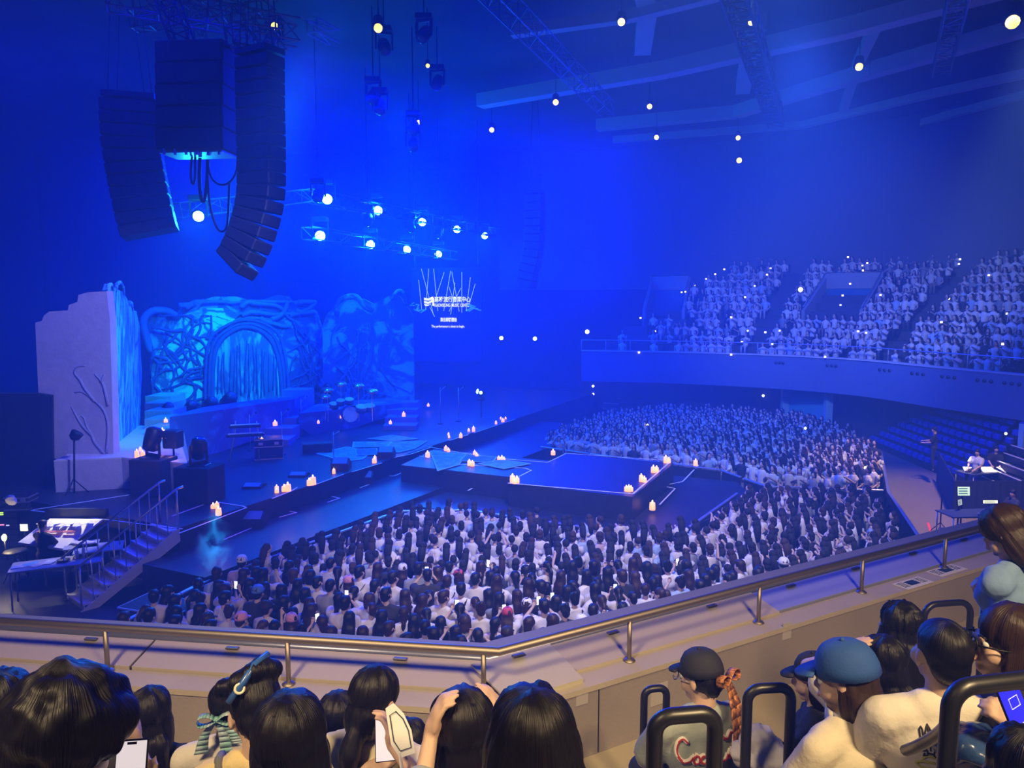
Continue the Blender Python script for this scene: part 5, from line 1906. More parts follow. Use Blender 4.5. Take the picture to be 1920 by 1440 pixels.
# ------------------------------------------------------------------ spectators on the near balcony
M_HAIR = hair_mat('black_hair', (0.008, 0.007, 0.010))
M_HAIRB = hair_mat('brown_hair', (0.035, 0.018, 0.014))
M_EYE = mat('eye_white', (.8, .8, .8), .3)
M_IRIS = mat('iris', (.03, .015, .01), .2)
M_LIP = mat('lips', (.5, .2, .18), .5)
M_DENIM = mat('dark_trousers', (.025, .03, .05), .85, bump=.2, bscale=60)
M_SHOE = mat('shoe', (.3, .3, .32), .6)
def cloth(name, col=(.02, .02, .025), bs=70, b=.25):
    return mat(name, col, .9, bump=b * .5, bscale=bs, var=.06, vscale=8)
FORE = {}
HAIRS['undercap'] = [E((0, -.03, .0), (.080, .082, .075)), E((0, -.055, -.07), (.085, .06, .10)), E((-.070, -.02, -.06), (.024, .045, .08)), E((.070, -.02, -.06), (.024, .045, .08))]
HAIRS['undershort'] = [E((0, -.03, .0), (.078, .078, .07)), E((0, -.055, -.02), (.066, .05, .06))]

def sit_on(loc, yaw, s, zf, who):
    t = thing('stadium_seat', 'plain backless stadium seat under the ' + who, 'seat', V(loc.x, loc.y, zf), 'backless seats hidden under the near spectators')
    M = Matrix.Rotation(yaw, 3, 'Z')
    zt = loc.z + .385 * s
    MB().box(V(loc.x, loc.y, zt - .03) + M @ V(0, .05, 0), (.42, .38, .05), yaw, bev=.02).build('seat', M_SEAT, t)
    MB().box(V(loc.x, loc.y, (zt - .05 + zf) / 2), (.1, .2, max(.05, zt - .05 - zf)), yaw).build('pedestal', M_BLACK, t)
def fig(key, px, py, d, label, s=1.0, yaw=8, pose='sit', hair='short', hairm=None, top=None, head=(0, 0, 0), lean=0.05, male=False,
        arms=None, sleeve=.62, vox=.010, zf=None, trousers=None, hairprims=None, hk=1.06, face=False, seat=True, hd=(.008, 'hair'), disp=(.008, (9, 9, 4)), knees=0):
    hz = (1.19 if pose == 'sit' else 1.62)
    hc = P(px, py, d)
    yw = R(yaw)
    # head centre in local coordinates, leaned
    H = .50 if pose == 'sit' else .93
    hl = V(0, .015 + math.sin(lean) * .49, H + math.cos(lean) * .49 + .175)
    Mz = Matrix.Rotation(yw, 3, 'Z')
    loc = hc - Mz @ (hl * s)
    arms2 = {}
    for k, a in (arms or {}).items():
        a = dict(a)
        if 'at' in a:
            a['hand'] = (Mz.transposed() @ (P(*a['at']) - loc)) / s
        for q in ('dir', 'normal', 'pole'):
            if q in a:
                a[q] = Mz.transposed() @ Vector(a[q])
        arms2[k] = a
    bp = body_parts(pose, arms2, head=tuple(R(q) for q in head), lean=lean, male=male, sleeve=sleeve, hk=hk, knees=knees, neckh=.175)
    o = link('person', blob('person_body', bp['skin'], M_SKIN, vox if arms is None else min(vox, .0075), 3, .6))
    o.location = loc
    o.rotation_euler = (0, 0, yw)
    o.scale = (s, s, s)
    tag(o, label, 'person')
    tp = link('shirt', blob('shirt', bp['top'], top or cloth('white_tee', (.74, .70, .64)), max(vox, .011), 5, .7, inflate=.022, disp=disp), o)
    link('trousers', blob('trousers', bp['trousers'], trousers or M_DENIM, .018, 3, .5, inflate=.008, disp=(.008, 9)), o)
    for k in (0, 1):
        link('shoe', blob('shoe', bp['shoes'][k], M_SHOE, .014, 2, .5), o)
    hp = list(HAIRS[hair]) + (hairprims or [])
    hm = link('hair', blob('hair', hp, hairm or M_HAIR, min(vox, .009), 3, .8, disp=hd), o)
    hm.matrix_local = bp['HM']
    if face:
        for sx in (-1, 1):
            e = link('eye', MB().ball((.031 * sx, .076, .0), .0125, 10, 8).mesh('eye', M_EYE, True), o)
            e.matrix_local = bp['HM']
            i_ = link('iris', MB().ball((.031 * sx, .086, .0), .0055, 8, 6).mesh('iris', M_IRIS, True), e)
            b_ = link('eyebrow', MB().tube([(.016 * sx, .094, .022), (.031 * sx, .093, .027), (.048 * sx, .083, .022)], .0035, 5).mesh('eyebrow', M_HAIR, True), o)
            b_.matrix_local = bp['HM']
        l_ = link('mouth', MB().ball((0, .098, -.060), (.021, .006, .006), 10, 6).mesh('mouth', M_LIP, True), o)
        l_.matrix_local = bp['HM']
    FORE[key] = (o, bp)
    if seat and pose == 'sit':
        pz = loc.z
        sit_on(loc, yw, s, max(3.85, pz - .02), ' '.join(label.replace(',', '').split()[:10]))
    return o, bp

def phone(label, px, py, d, yaw, tilt, screen=True, w=.075, h=.155, roll=0, m=None):
    p = P(px, py, d)
    t = thing('phone', label, 'phone', p)
    M = Matrix.Translation(p) @ Euler((R(tilt), R(roll), R(yaw)), 'XYZ').to_matrix().to_4x4()
    mb = MB().box((0, 0, 0), (w, .009, h), bev=.0035).xform(M)
    mb.build('case', M_BLACK, t)
    if screen:
        MB().box((0, -.0052, 0), (w - .006, .001, h - .008)).xform(M).build('screen', m or M_PHONE, t)
    return t, M

W_TEE = cloth('white_tee', (.74, .70, .64))
# ---- left group
fig('edge', 8, 1330, 2.3, 'person with dark hair cut off by the left edge of the picture', hair='bob', top=cloth('black_tee', (.02, .02, .025)), s=.98)
fig('bushy', 135, 1378, 1.62, 'person with big bushy black hair holding a hand to the temple', s=1.02, yaw=-12, hair='short', male=True, head=(-6, 0, -8),
    hairprims=[E((0, -.02, .05), (.118, .125, .112)), E((-.03, -.06, -.02), (.10, .09, .10)), E((.07, .0, .03), (.05, .09, .08))], top=cloth('black_tee'),
    arms={1: dict(at=(252, 1402, 1.84), dir=(-.3, .1, 1), normal=(-1, 0, .1), curl=.9, pole=(.45, -.3, -1)), -1: dict(at=(190, 1500, 1.75), dir=(.8, .4, .2), normal=(0, -.3, 1), curl=.5, pole=(-1, -.4, -1))}, sleeve=.9, hd=(.016, (20, 20, 13)))
t, M_ = phone('phone with a bright white chat screen held low at the left', 245, 1450, 1.72, 8, -22, m=mat('chat_screen', (.6, .55, .6), .4, emit=.62, ecol=(.95, .88, .95)))
MB().box((.0, -.0062, -.062), (.014, .001, .016)).xform(M_).build('picture', mat('chat_picture', (.7, .1, .15), .5, emit=.2), t)
MB().box((0, -.0062, .069), (.022, .001, .006)).xform(M_).build('camera_notch', M_BLACK, t)
fig('straight', 284, 1338, 3.0, 'person with straight long black hair sitting close to the parapet wall', hair='long', s=.98, hk=.98, yaw=5,
    hairprims=[CP((-.05, -.08, -.1), .055, (-.05, -.09, -.42), .05), CP((.05, -.08, -.1), .055, (.05, -.09, -.42), .05)], top=cloth('black_tee'))
fig('ribbon', 428, 1322, 3.0, 'person with dark hair tied with a green and white ribbon bow', hair='bun', s=.98, hk=.95, yaw=12, top=W_TEE)
o, bp = fig('knit', 478, 1334, 2.5, 'person in a yellow knit top with a pearl ring hair claw', hair='bun', s=1.02, lean=.22, yaw=18, head=(-24, 0, 10), top=cloth('yellow_knit', (.62, .50, .26), 120, .6),
    hairprims=[E((.03, -.04, .12), (.07, .05, .045)), E((-.03, -.05, .10), (.055, .05, .045))], sleeve=1.0, disp=(.006, 22))
HMk = bp['HM']
mb = MB().tube([HMk @ V(-.052 + .014 * math.cos(a / 12 * 6.283), -.105, .085 + .014 * math.sin(a / 12 * 6.283)) for a in range(12)], .005, 6, closed=True)
link('hair_ring', mb.mesh('hair_ring', mat('pearl', (.85, .8, .6), .3), True), o)
link('hair_claw', MB().tube([HMk @ V(*q) for q in ((-.085, -.08, .05), (-.04, -.105, .10), (.0, -.09, .145), (.05, -.06, .17))], .012, 7).mesh('hair_claw', mat('blue_claw', (.04, .12, .40), .25), True), o)
link('bag_strap', MB().tube(catmull([bp['T'](-.115, .06, .50), bp['T'](-.12, -.03, .525), bp['T'](-.105, -.11, .46), bp['T'](-.08, -.14, .30), bp['T'](-.05, -.145, .10)], 4), .016, 6).mesh('bag_strap', mat('olive_strap', (.13, .13, .12), .7), True), o)
# ribbon bow on the neighbour
o, bp = FORE['ribbon']
M_BOW = mat('green_chiffon', (.16, .42, .40), .5, var=.5, vscale=20, vcol2=(.5, .62, .70))
HMr = bp['HM']
def bow(parent, HM, c, size, m, tails, name='ribbon'):
    c = V(*c)
    for sg in (-1, 1):
        mb = MB()
        pts = [c, c + V(.5 * sg, -.05, .35) * size, c + V(1.0 * sg, -.05, .25) * size, c + V(1.0 * sg, -.05, -.2) * size, c + V(.5 * sg, -.05, -.25) * size, c]
        cv = catmull(pts, 3)
        for i in range(len(cv) - 1):
            mb.prism([cv[i] + V(0, .25, 0) * size, cv[i + 1] + V(0, .25, 0) * size, cv[i + 1] - V(0, .25, 0) * size, cv[i] - V(0, .25, 0) * size], V(0, 0, .003))
        l = link(name + '_loop', mb.mesh(name + '_loop', m, True), parent)
        l.matrix_local = HM
    for tl in tails:
        mb = MB()
        cv = catmull([c] + [V(*q) for q in tl], 4)
        n = len(cv)
        for i in range(n - 1):
            w0, w1 = (.12 + .32 * i / n) * size, (.12 + .32 * (i + 1) / n) * size
            mb.hexa([cv[i] - V(w0, 0, 0), cv[i] + V(w0, 0, 0), cv[i] + V(w0, .003, 0), cv[i] - V(w0, -.003, 0),
                     cv[i + 1] - V(w1, 0, 0), cv[i + 1] + V(w1, 0, 0), cv[i + 1] + V(w1, .003, 0), cv[i + 1] - V(w1, -.003, 0)])
        l = link(name + '_tail', mb.mesh(name + '_tail', m, True), parent)
        l.matrix_local = HM
    l = link(name + '_knot', MB().ball(c, (.2 * size, .2 * size, .22 * size), 8, 6).mesh('knot', m, True), parent)
    l.matrix_local = HM
bow(o, HMr, (-.03, -.12, .0), .075, M_BOW, [((-.08, -.13, -.06), (-.10, -.12, -.15)), ((.0, -.14, -.07), (.01, -.13, -.17)), ((.04, -.14, -.06), (.05, -.12, -.12))])
fig('round', 547, 1385, 2.0, 'person with a big smooth round head of short black hair', hair='bob', s=1.0, yaw=-4, male=True, hk=1.12, top=cloth('navy_tee', (.03, .04, .09)))
fig('behind', 634, 1345, 3.4, 'person with dark bobbed hair half hidden behind the round black head', hair='bob', s=.98, yaw=2, top=W_TEE)
o, bp = fig('pony', 703, 1312, 2.85, 'person in a cream tee with a low ponytail reading a phone', hair='lowpony', s=1.0, lean=.16, yaw=-14, head=(-16, 0, -12), top=cloth('cream_tee', (.76, .70, .50)),
    arms={1: dict(at=(736, 1398, 2.62), dir=(-.2, .3, 1), normal=(-1, .1, 0), curl=.6, pole=(1, -.4, -1)), -1: dict(at=(690, 1440, 2.7), dir=(.9, .4, .1), normal=(0, -.2, 1), curl=.6, pole=(-1, -.3, -1))}, sleeve=.75)
link('cross_strap', MB().tube(catmull([bp['T'](.10, .04, .51), bp['T'](.11, -.06, .50), bp['T'](.03, -.135, .36), bp['T'](-.06, -.14, .20)], 4), .014, 6).mesh('cross_strap', mat('tan_strap', (.45, .38, .25), .8), True), o)
phone('phone with a white lit screen held by the person with the low ponytail', 722, 1386, 2.66, 10, -25, m=mat('chat_screen'))
# paper fan
p0 = P(748, 1372, 2.55)
t = thing('paper_fan', 'white paper fan with a cartoon outline beside the low ponytail', 'fan', p0)
fan = [V(-.045, 0, .085), V(-.015, 0, .10), V(.02, 0, .06), V(.045, 0, .0), (V(.055, 0, -.08)), V(.0, 0, -.09), V(-.03, 0, -.04)]
Mf = Matrix.Translation(p0) @ Euler((R(-15), 0, R(14)), 'XYZ').to_matrix().to_4x4()
MB().prism(fan[::-1], (0, .004, 0)).xform(Mf).build('sheet', M_PAPER, t)
MB().tube([Mf @ (q * .72 + V(.002, -.003, 0)) for q in fan], .0018, 4, closed=True).build('printed_outline', mat('print_dark'), t)
MB().cyl(Mf @ V(0, .004, -.07), Mf @ V(.01, .004, -.19), .006, 6).build('handle', M_PAPER, t)
fig('dark', 768, 1392, 3.3, 'person with plain dark hair low between the ponytail and the raised hands', hair='bob', s=.92, hk=1.0, yaw=0, top=cloth('black_tee'))
o, bp = fig('raised', 866, 1364, 2.2, 'person in a grey long-sleeved top raising both hands beside the head', hair='bob', s=1.0, yaw=4, male=False, hk=1.05, top=cloth('grey_long_sleeve', (.34, .36, .38)),
    arms={-1: dict(at=(808, 1378, 2.10), dir=(.25, .1, 1), normal=(1, .3, 0), curl=.55, pole=(-.25, -.5, -1)), 1: dict(at=(940, 1358, 2.3), dir=(-.35, .1, 1), normal=(-1, .3, 0), curl=.45, pole=(.3, -.3, -1))}, sleeve=1.45)
fig('bighair', 997, 1392, 1.6, 'person with wide straight black hair to the shoulders at the lower centre', hair='long', s=1.0, yaw=0, hk=1.06,
    hairprims=[CP((-.065, -.05, -.05), .05, (-.10, -.05, -.3), .055), CP((.065, -.05, -.05), .05, (.10, -.05, -.3), .055), E((0, -.03, -.02), (.105, .10, .13))], top=cloth('black_tee'))
p = P(812, 1432, 2.6)
t = thing('pump_bottle', 'small clear pump bottle with a blue top between two spectators', 'bottle', p)
MB().lathe([(.025, -.06), (.027, .02), (.012, .035), (.012, .045)], p, 10).build('bottle_body', mat('clear_plastic', (.6, .75, .8), .2), t, True)
MB().lathe([(.014, .045), (.014, .06), (.005, .062), (.005, .08)], p, 10).build('pump', mat('blue_plastic', (.1, .35, .7), .3), t, True)

# ---- jersey person
JER = cloth('grey_jersey', (.33, .38, .36), 90, .3)
o, bp = fig('jersey', 1313, 1268, 3.5, 'person in a grey sports jersey with a black cap and a tiger-striped scarf bow', hair='undershort', s=1.04, yaw=14, head=(-10, 0, 32), top=JER, male=True, sleeve=.75, face=True, hk=1.02, disp=(.009, (9, 9, 4)))
c = link('cap', CAPM, o, (.02, .022, .035), 'black baseball cap')
c.matrix_local = bp['HM']
gl = MB()
for sx in (-1, 1):
    gl.tube([(.033 * sx + .024 * math.cos(a / 12 * 6.283), .112, .0 + .021 * math.sin(a / 12 * 6.283)) for a in range(12)], .0028, 5, closed=True)
    gl.tube([(.057 * sx, .11, .004), (.078 * sx, .06, .004), (.082 * sx, -.01, .0)], .0025, 5)
gl.tube([(-.009, .112, .003), (.009, .112, .003)], .0028, 5)
g = link('glasses', gl.mesh('glasses', mat('pale_frame_glasses', (.5, .5, .52), .3, .6), True), o)
g.matrix_local = bp['HM']
M_TIG = mat('tiger_scarf', (.75, .28, .08), .7, var=.9, vscale=45, vcol2=(.10, .05, .04))
bow(o, bp['HM'], (.03, -.125, .0), .075, M_TIG, [((.02, -.14, -.10), (.06, -.15, -.24)), ((.05, -.14, -.08), (.11, -.15, -.28)), ((.0, -.15, -.12), (.0, -.155, -.30))], 'scarf')
# script lettering on the jersey back, red with a white edge
from mathutils.bvhtree import BVHTree
def on_cloth(parent, x, z, off):
    key = parent.name
    if key not in BVH:
        me = [c for c in parent.children if c.name.startswith('shirt')][0].data
        BVH[key] = BVHTree.FromPolygons([v.co for v in me.vertices], [tuple(p.vertices) for p in me.polygons])
    h = BVH[key].ray_cast(Vector((x, -1, z)), Vector((0, 1, 0)))
    return Vector((x, (h[0].y if h[0] is not None else -.14) - off, z))
BVH = {}
def script(strokes, w, m, name, parent, T, off):
    for st in strokes:
        pts = catmull([V(x, 0, z) for x, z in st], 4)
        q = []
        for p_ in pts:
            q.append(on_cloth(parent, p_.x, T(0, 0, p_.z + .37).z, off))
        l = link(name, MB().tube(q, w, 6).mesh(name, m, True), parent)
CO = [[(-.115, .045), (-.135, .06), (-.155, .035), (-.16, -.01), (-.14, -.04), (-.115, -.03), (-.10, -.01)],
      [(-.09, -.005), (-.10, -.02), (-.092, -.04), (-.077, -.035), (-.075, -.01), (-.09, -.003)],
      [(-.045, -.005), (-.06, -.008), (-.067, -.03), (-.05, -.04), (-.038, -.028)],
      [(-.015, -.002), (-.03, -.008), (-.034, -.032), (-.02, -.038), (-.012, -.01), (-.01, -.036), (0, -.03)], [(.004, -.018), (.014, -.018)],
      [(.062, .050), (.045, .066), (.028, .045), (.022, .0), (.036, -.036), (.058, -.034), (.07, -.012)], [(.05, .06), (.075, .05), (.10, .066), (.13, .05)],
      [(.088, .0), (.078, -.018), (.085, -.038), (.10, -.032), (.101, -.008), (.088, .0)],
      [(.112, -.03), (.122, .02), (.128, .055), (.118, .05), (.113, .0), (.12, -.034), (.13, -.03)],
      [(.155, -.002), (.142, -.008), (.138, -.03), (.15, -.036), (.158, -.01), (.158, -.034), (.168, -.03)]]
script(CO, .0115, mat('letter_edge', (.78, .72, .68), .7), 'letter_edge', o, bp['T'], .003)
script(CO, .0065, mat('letter_red', (.42, .03, .03), .6), 'letter', o, bp['T'], .010)

# ---- right group
fig('blackcap', 1526, 1272, 3.45, 'person in a black cap and dark jacket with a backpack beside the blue cap', hair='undercap', s=.97, yaw=62, head=(-10, 0, 0), top=cloth('dark_jacket', (.018, .02, .035)), sleeve=1.6, hk=1.0,
    arms={-1: dict(at=(1440, 1412, 3.35), dir=(-1, .2, .2), normal=(0, 0, -1), curl=.6, pole=(0, -1, -1)), 1: dict(at=(1475, 1425, 3.2), dir=(-1, .2, .1), normal=(0, 0, -1), curl=.6, pole=(.5, -1, -.6))})
o, bp = FORE['blackcap']
c = link('cap', CAPM, o, (.015, .016, .022), 'black cap')
c.matrix_local = bp['HM']
link('backpack', PACKM, o).location = (0, 0, -.42)
phone('black phone held by the person in the black cap', 1448, 1385, 3.3, 60, -60, screen=False)
p = P(1430, 1390, 3.2)
o = link('jacket_bundle', blob('jacket_bundle', [E((0, 0, 0), (.10, .08, .06)), E((.03, -.05, -.05), (.12, .08, .06)), E((-.05, .02, -.08), (.09, .07, .05)), E((.09, 0, -.10), (.08, .07, .06))], cloth('white_fleece', (.72, .70, .76)), .012, 3, .7, disp=(.03, 16)))
o.location = p
tag(o, 'crumpled white jacket on the lap beside the middle handrail', 'jacket')

SHB = cloth('beige_shirt', (.66, .60, .47), 60, .3)
o, bp = fig('bluecap', 1585, 1272, 2.75, 'person in a blue baseball cap and a beige collared shirt', hair='undercap', hairm=M_HAIRB, s=1.02, yaw=30, head=(-12, 0, 28), top=SHB, sleeve=.9, face=True, hk=1.08, lean=.16)
c = link('cap', cap_mesh('blue_cap', mat('blue_cap_cloth', (.025, .09, .34), .8, bump=.1, bscale=120)), o, None, 'blue baseball cap with button')
c.matrix_local = bp['HM'] @ Matrix.Scale(1.05, 4)
mb = MB()
for k in range(12):
    a = 2 * math.pi * k / 12
    a2 = 2 * math.pi * (k + 1) / 12
    T_ = bp['T']
    f = lambda q, r, z: T_(r * .085 * math.cos(q), -.01 + r * .078 * math.sin(q), z)
    mb.hexa([f(a, 1, .505), f(a2, 1, .505), f(a2, 1.08, .50), f(a, 1.08, .50), f(a, .92, .56), f(a2, .92, .56), f(a2, .98, .562), f(a, .98, .562)])
link('collar', mb.mesh('collar', SHB, True), o)
o, bp = fig('handhead', 1652, 1242, 3.2, 'person with black hair combing fingers through the fringe with a raised hand', hair='long', s=.98, yaw=20, head=(-6, 0, 20), hk=1.0,
    arms={-1: dict(at=(1578, 1230, 3.1), dir=(.75, .1, .55), normal=(.4, 0, -1), curl=.25, pole=(-.2, .8, -1)), 1: dict(at=(1690, 1330, 3.3), dir=(0, 1, .2), normal=(0, 0, -1), curl=.5, pole=(1, -.5, -1))}, top=W_TEE)
fig('wavy', 1683, 1170, 3.75, 'person with long wavy dark hair and a paisley vest over white', hair='long', s=1.0, yaw=4, hk=1.02, hairprims=[CP((.03, -.09, -.1), .05, (.12, -.12, -.40), .035), CP((-.02, -.08, -.1), .06, (.06, -.11, -.36), .04), CP((.0, -.1, -.2), .05, (.08, -.12, -.44), .03)],
    top=mat('paisley_vest', (.60, .58, .48), .9, var=.85, vscale=26), hd=(.018, 'hair'))
o, bp = fig('tee', 1764, 1226, 2.6, 'man-sized person with cropped black hair in a white tee printed with small drawings', hair='crop', s=1.06, yaw=-2, head=(4, 0, 4), male=True, hk=1.04, top=W_TEE, sleeve=.9, hd=(.002, (30, 30, 20)), disp=(.010, (8, 8, 4)))
tag(o, 'broad person with cropped black hair in a white tee printed with small drawings', 'person')
T_ = bp['T']
def draw(paths, cx, cz, sc, name, m, w=.0030):
    mb = MB()
    for pth in paths:
        pts = [V(x, 0, z) for x, z in pth]
        fine = [pts[i].lerp(pts[i + 1], t / 3) for i in range(len(pts) - 1) for t in range(3)] + [pts[-1]]
        mb.tube([on_cloth(o, cx + q.x * sc, T_(0, 0, cz + q.z * sc).z, .002) for q in fine], w, 4)
    link(name, mb.mesh(name, m, True), o)
INK = mat('ink', (.03, .03, .03), .8)
SH = [[(-.1, -.5), (-.16, -.3), (-.12, .2), (0, .5), (.12, .2), (.16, -.3), (.1, -.5), (-.1, -.5)], [(-.3, -.4), (-.3, .3), (-.25, .4), (-.2, .3), (-.2, -.4), (-.3, -.4)],
      [(.3, -.4), (.3, .3), (.25, .4), (.2, .3), (.2, -.4), (.3, -.4)], [(-.16, -.1), (-.4, -.45), (-.1, -.4)], [(.16, -.1), (.4, -.45), (.1, -.4)], [(-.1, .1), (.1, .1)], [(-.08, -.1), (.08, -.1)],
      [(-.2, -.5), (-.25, -.6), (-.12, -.6), (-.1, -.5)], [(.2, -.5), (.25, -.6), (.12, -.6), (.1, -.5)], [(0, .5), (0, -.4)]]
draw(SH, -.085, .425, .085, 'shuttle_drawing', INK)
draw([[(-.3, .2), (-.1, .35), (.2, .3), (.35, .1)], [(-.5, 0), (-.3, -.15), (.3, -.15), (.5, 0), (.3, .1), (-.3, .1), (-.5, 0)]], -.085, .345, .085, 'skateboard_drawing', mat('ink_yellow', (.5, .5, .1), .8), .004)
draw([[(-.4, 0), (.4, 0)], [(-.3, -.12), (.3, -.12)]], -.085, .30, .08, 'printed_caption', INK, .0035)
o, bp = fig('profile', 1888, 1205, 2.55, 'brown-haired person in profile looking left beside the corner handrail', hair='bob', hairm=M_HAIRB, s=1.03, yaw=62, head=(2, 0, 18), face=True, hk=1.06, top=cloth('dark_jacket'), sleeve=1.5,
    hairprims=[CP((0, -.09, -.1), .07, (.0, -.12, -.30), .06)], arms={1: dict(at=(1925, 1385, 2.2), dir=(-.7, .2, .7), normal=(-.3, .3, .1), curl=.7, pole=(.5, -1, -.6)), -1: dict(at=(1850, 1430, 2.5), dir=(-.4, .8, .1), normal=(0, 0, -1), curl=.5, pole=(0, -1, -.8))})
gl = MB()
for sx in (-1, 1):
    gl.tube([(.033 * sx + .024 * math.cos(a / 12 * 6.283), .112, .0 + .021 * math.sin(a / 12 * 6.283)) for a in range(12)], .003, 5, closed=True)
    gl.tube([(.057 * sx, .11, .004), (.078 * sx, .06, .004), (.082 * sx, -.01, .0)], .003, 5)
g = link('glasses', gl.mesh('glasses', M_BLACK, True), o)
g.matrix_local = bp['HM']
t, M_ = phone('phone with a deep blue screen held up at the right edge', 1906, 1338, 2.1, 22, -18, w=.085, h=.17, roll=-14, m=mat('blue_screen', (.02, .02, .8), .3, emit=.8, ecol=(.02, .02, .9)))
for k in range(3):
    MB().box((.0 + k * .008, -.0066, -.03 - k * .016), (.05, .001, .006)).xform(M_).build('screen_line', mat('screen_line', (.8, .8, 1), .4, emit=.8), t)
MB().tube([M_ @ V(*q) for q in ((-.015, -.0066, .02), (-.015, -.0066, .05), (.02, -.0066, .05), (.02, -.0066, .02))], .0012, 4, closed=True).build('screen_outline', mat('screen_line'), t)
BLS = mat('pale_blue_cotton', (.20, .33, .60), .9, bump=.35, bscale=14, var=.12, vscale=6)
o, bp = fig('standing', 1886, 1000, 3.6, 'standing person in a loose pale blue shirt bending over the handrail at the right', s=.98, pose='stand', yaw=38, head=(-38, 0, 10), lean=.22, hair='long', hairm=M_HAIRB, hk=1.1, top=BLS, sleeve=.6,
    arms={-1: dict(at=(1862, 1082, 3.9), dir=(-.8, .3, -.3), normal=(-.2, 0, -1), curl=.8, pole=(-.6, -.5, -.6)), 1: dict(at=(1905, 1180, 3.6), dir=(-.7, .4, .1), normal=(0, 0, 1), curl=.6, pole=(1, -.5, -.6))}, disp=(.02, 8))
phone('small white phone in the low hand of the standing person', 1874, 1141, 3.9, 40, -60, screen=True, m=M_PAPER)
# white-lit bottle / strap items beside the tee, and shiny dark jacket corner
fig('corner', 1915, 1445, 1.75, 'person in a glossy navy jacket cut off by the bottom right corner', hair='bob', s=.9, yaw=5, top=mat('glossy_navy', (.03, .07, .20), .22, bump=.3, bscale=12), sleeve=1.5, hk=1.0)
p = P(1838, 1398, 2.35)
o = link('lap_bag', blob('lap_bag', [E((0, 0, 0), (.16, .10, .055)), E((.10, 0, -.02), (.10, .09, .05))], mat('glossy_navy'), .012, 2, .7, disp=(.02, 14)))
o.location = p
tag(o, 'glossy navy bag with white lettering lying on a lap at the lower right', 'bag')
mb = text_mb('S.', .06, shear=.3)
mb.xform(Matrix.Translation((.02, -.10, .03)) @ Matrix.Rotation(R(60), 4, 'X'))
link('lettering', mb.mesh('lettering', M_PAPER), o)

# ------------------------------------------------------------------ glowing candle lamps on the stage
def candle(x, y, z, r, h, label, group):
    p = G(x, y, z)
    t = thing('candle', label, 'candle', p, group)
    MB().lathe([(r, 0), (r * 1.02, h * .5), (r * .92, h)], p, 10).build('wax', M_WARM, t, True)
    MB().ball(p + V(0, 0, h + r * .45), (r * .28, r * .28, r * .45), 6, 5).build('flame', mat('flame', (1, .8, .4), .5, emit=4, ecol=(1, .62, .28)), t, True)
CL = [('on the white plinth', 2.70, [(257, 858, .09, .24), (268, 859, .09, .22), (263, 846, .06, .12)], 1), ('on the pale scenery steps', 3.0, [(311, 792, .09, .14), (305, 815, .10, .2), (304, 822, .09, .12)], 1),
      ('beside the loudspeaker stand', 2.4, [(323, 862, .10, .2)], 0), ('beside the black lamp box', 2.0, [(349, 884, .07, .24)], 0),
      ('on the middle scenery steps', 2.4, [(549, 758, .07, .18), (538, 770, .09, .12), (516, 798, .12, .18), (491, 828, .08, .14)], 1),
      ('on the drum riser', 2.3, [(640, 784, .08, .14), (597, 794, .07, .12), (711, 765, .08, .12)], 0), ('on the side steps', 2.3, [(757, 781, .10, .2), (732, 795, .08, .14)], 0),
      ('at the near hatch', 1.8, [(400, 953, .09, .12), (407, 951, .08, .14), (410, 966, .10, .22)], 0),
      ('at the near stage front', 1.8, [(519, 919, .08, .14), (519, 924, .08, .12), (533, 921, .10, .18), (540, 921, .12, .24)], 1),
      ('in the pair further along the stage front', 1.8, [(580, 910, .10, .2), (587, 909, .12, .28)], 0), ('in the small stack at the stage front', 1.8, [(626, 888, .07, .14), (626, 884, .06, .1)], 0),
      ('before the rugs', 1.8, [(702, 868, .10, .18), (703, 861, .07, .12)], 0), ('at the near end of the catwalk', 1.8, [(802, 857, .11, .2)], 0),
      ('by the far end of the stage front', 1.8, [(864, 821, .09, .2), (842, 821, .06, .1), (841, 816, .06, .1), (879, 809, .07, .12), (888, 809, .09, .22), (930, 795, .07, .14), (943, 791, .10, .14), (939, 786, .06, .1), (948, 786, .06, .1)], 1),
      ('along the catwalk', 1.8, [(836, 845, .09, .18), (841, 847, .08, .12), (890, 854, .08, .18), (894, 857, .08, .14), (880, 873, .09, .2), (886, 874, .09, .18), (935, 862, .07, .12), (941, 863, .10, .14), (945, 863, .07, .1)], 1),
      ('at the near left corner of the platform', 1.8, [(961, 905, .11, .26), (969, 906, .11, .2), (965, 907, .08, .1)], 0), ('at the far left corner of the platform', 1.8, [(1037, 853, .11, .18)], 0),
      ('on the near right corner of the platform', 1.8, [(1174, 921, .08, .16), (1179, 922, .08, .2), (1183, 921, .09, .14)], 0),
      ('at the middle of the platform edge', 1.8, [(1202, 903, .09, .24), (1208, 904, .10, .16), (1225, 886, .11, .22), (1231, 885, .10, .18)], 0),
      ('at the far right corner of the platform', 1.8, [(1248, 868, .10, .26), (1254, 868, .09, .18)], 0), ('on the lower platform tip', 1.2, [(1304, 874, .11, .26)], 0),
      ('on the lower platform edge', 1.2, [(1223, 956, .12, .26)], 0), ('alone between crowd and platform', 1.3, [(954, 930, .0001, .0001)], 0), ('behind the stage steps', 2.0, [(803, 762, .09, .14)], 0)]
for where, z, cs, _ in CL:
    if where.startswith('alone'):
        continue
    cs = sorted(cs)
    for i, (x, y, r, h) in enumerate(cs):
        pre = '' if len(cs) == 1 else ', %s from left' % ordinal(i)
        candle(x, y, z, r * .72, h * .8, 'glowing candle %s%s' % (where, pre), 'glowing candles on the stage')
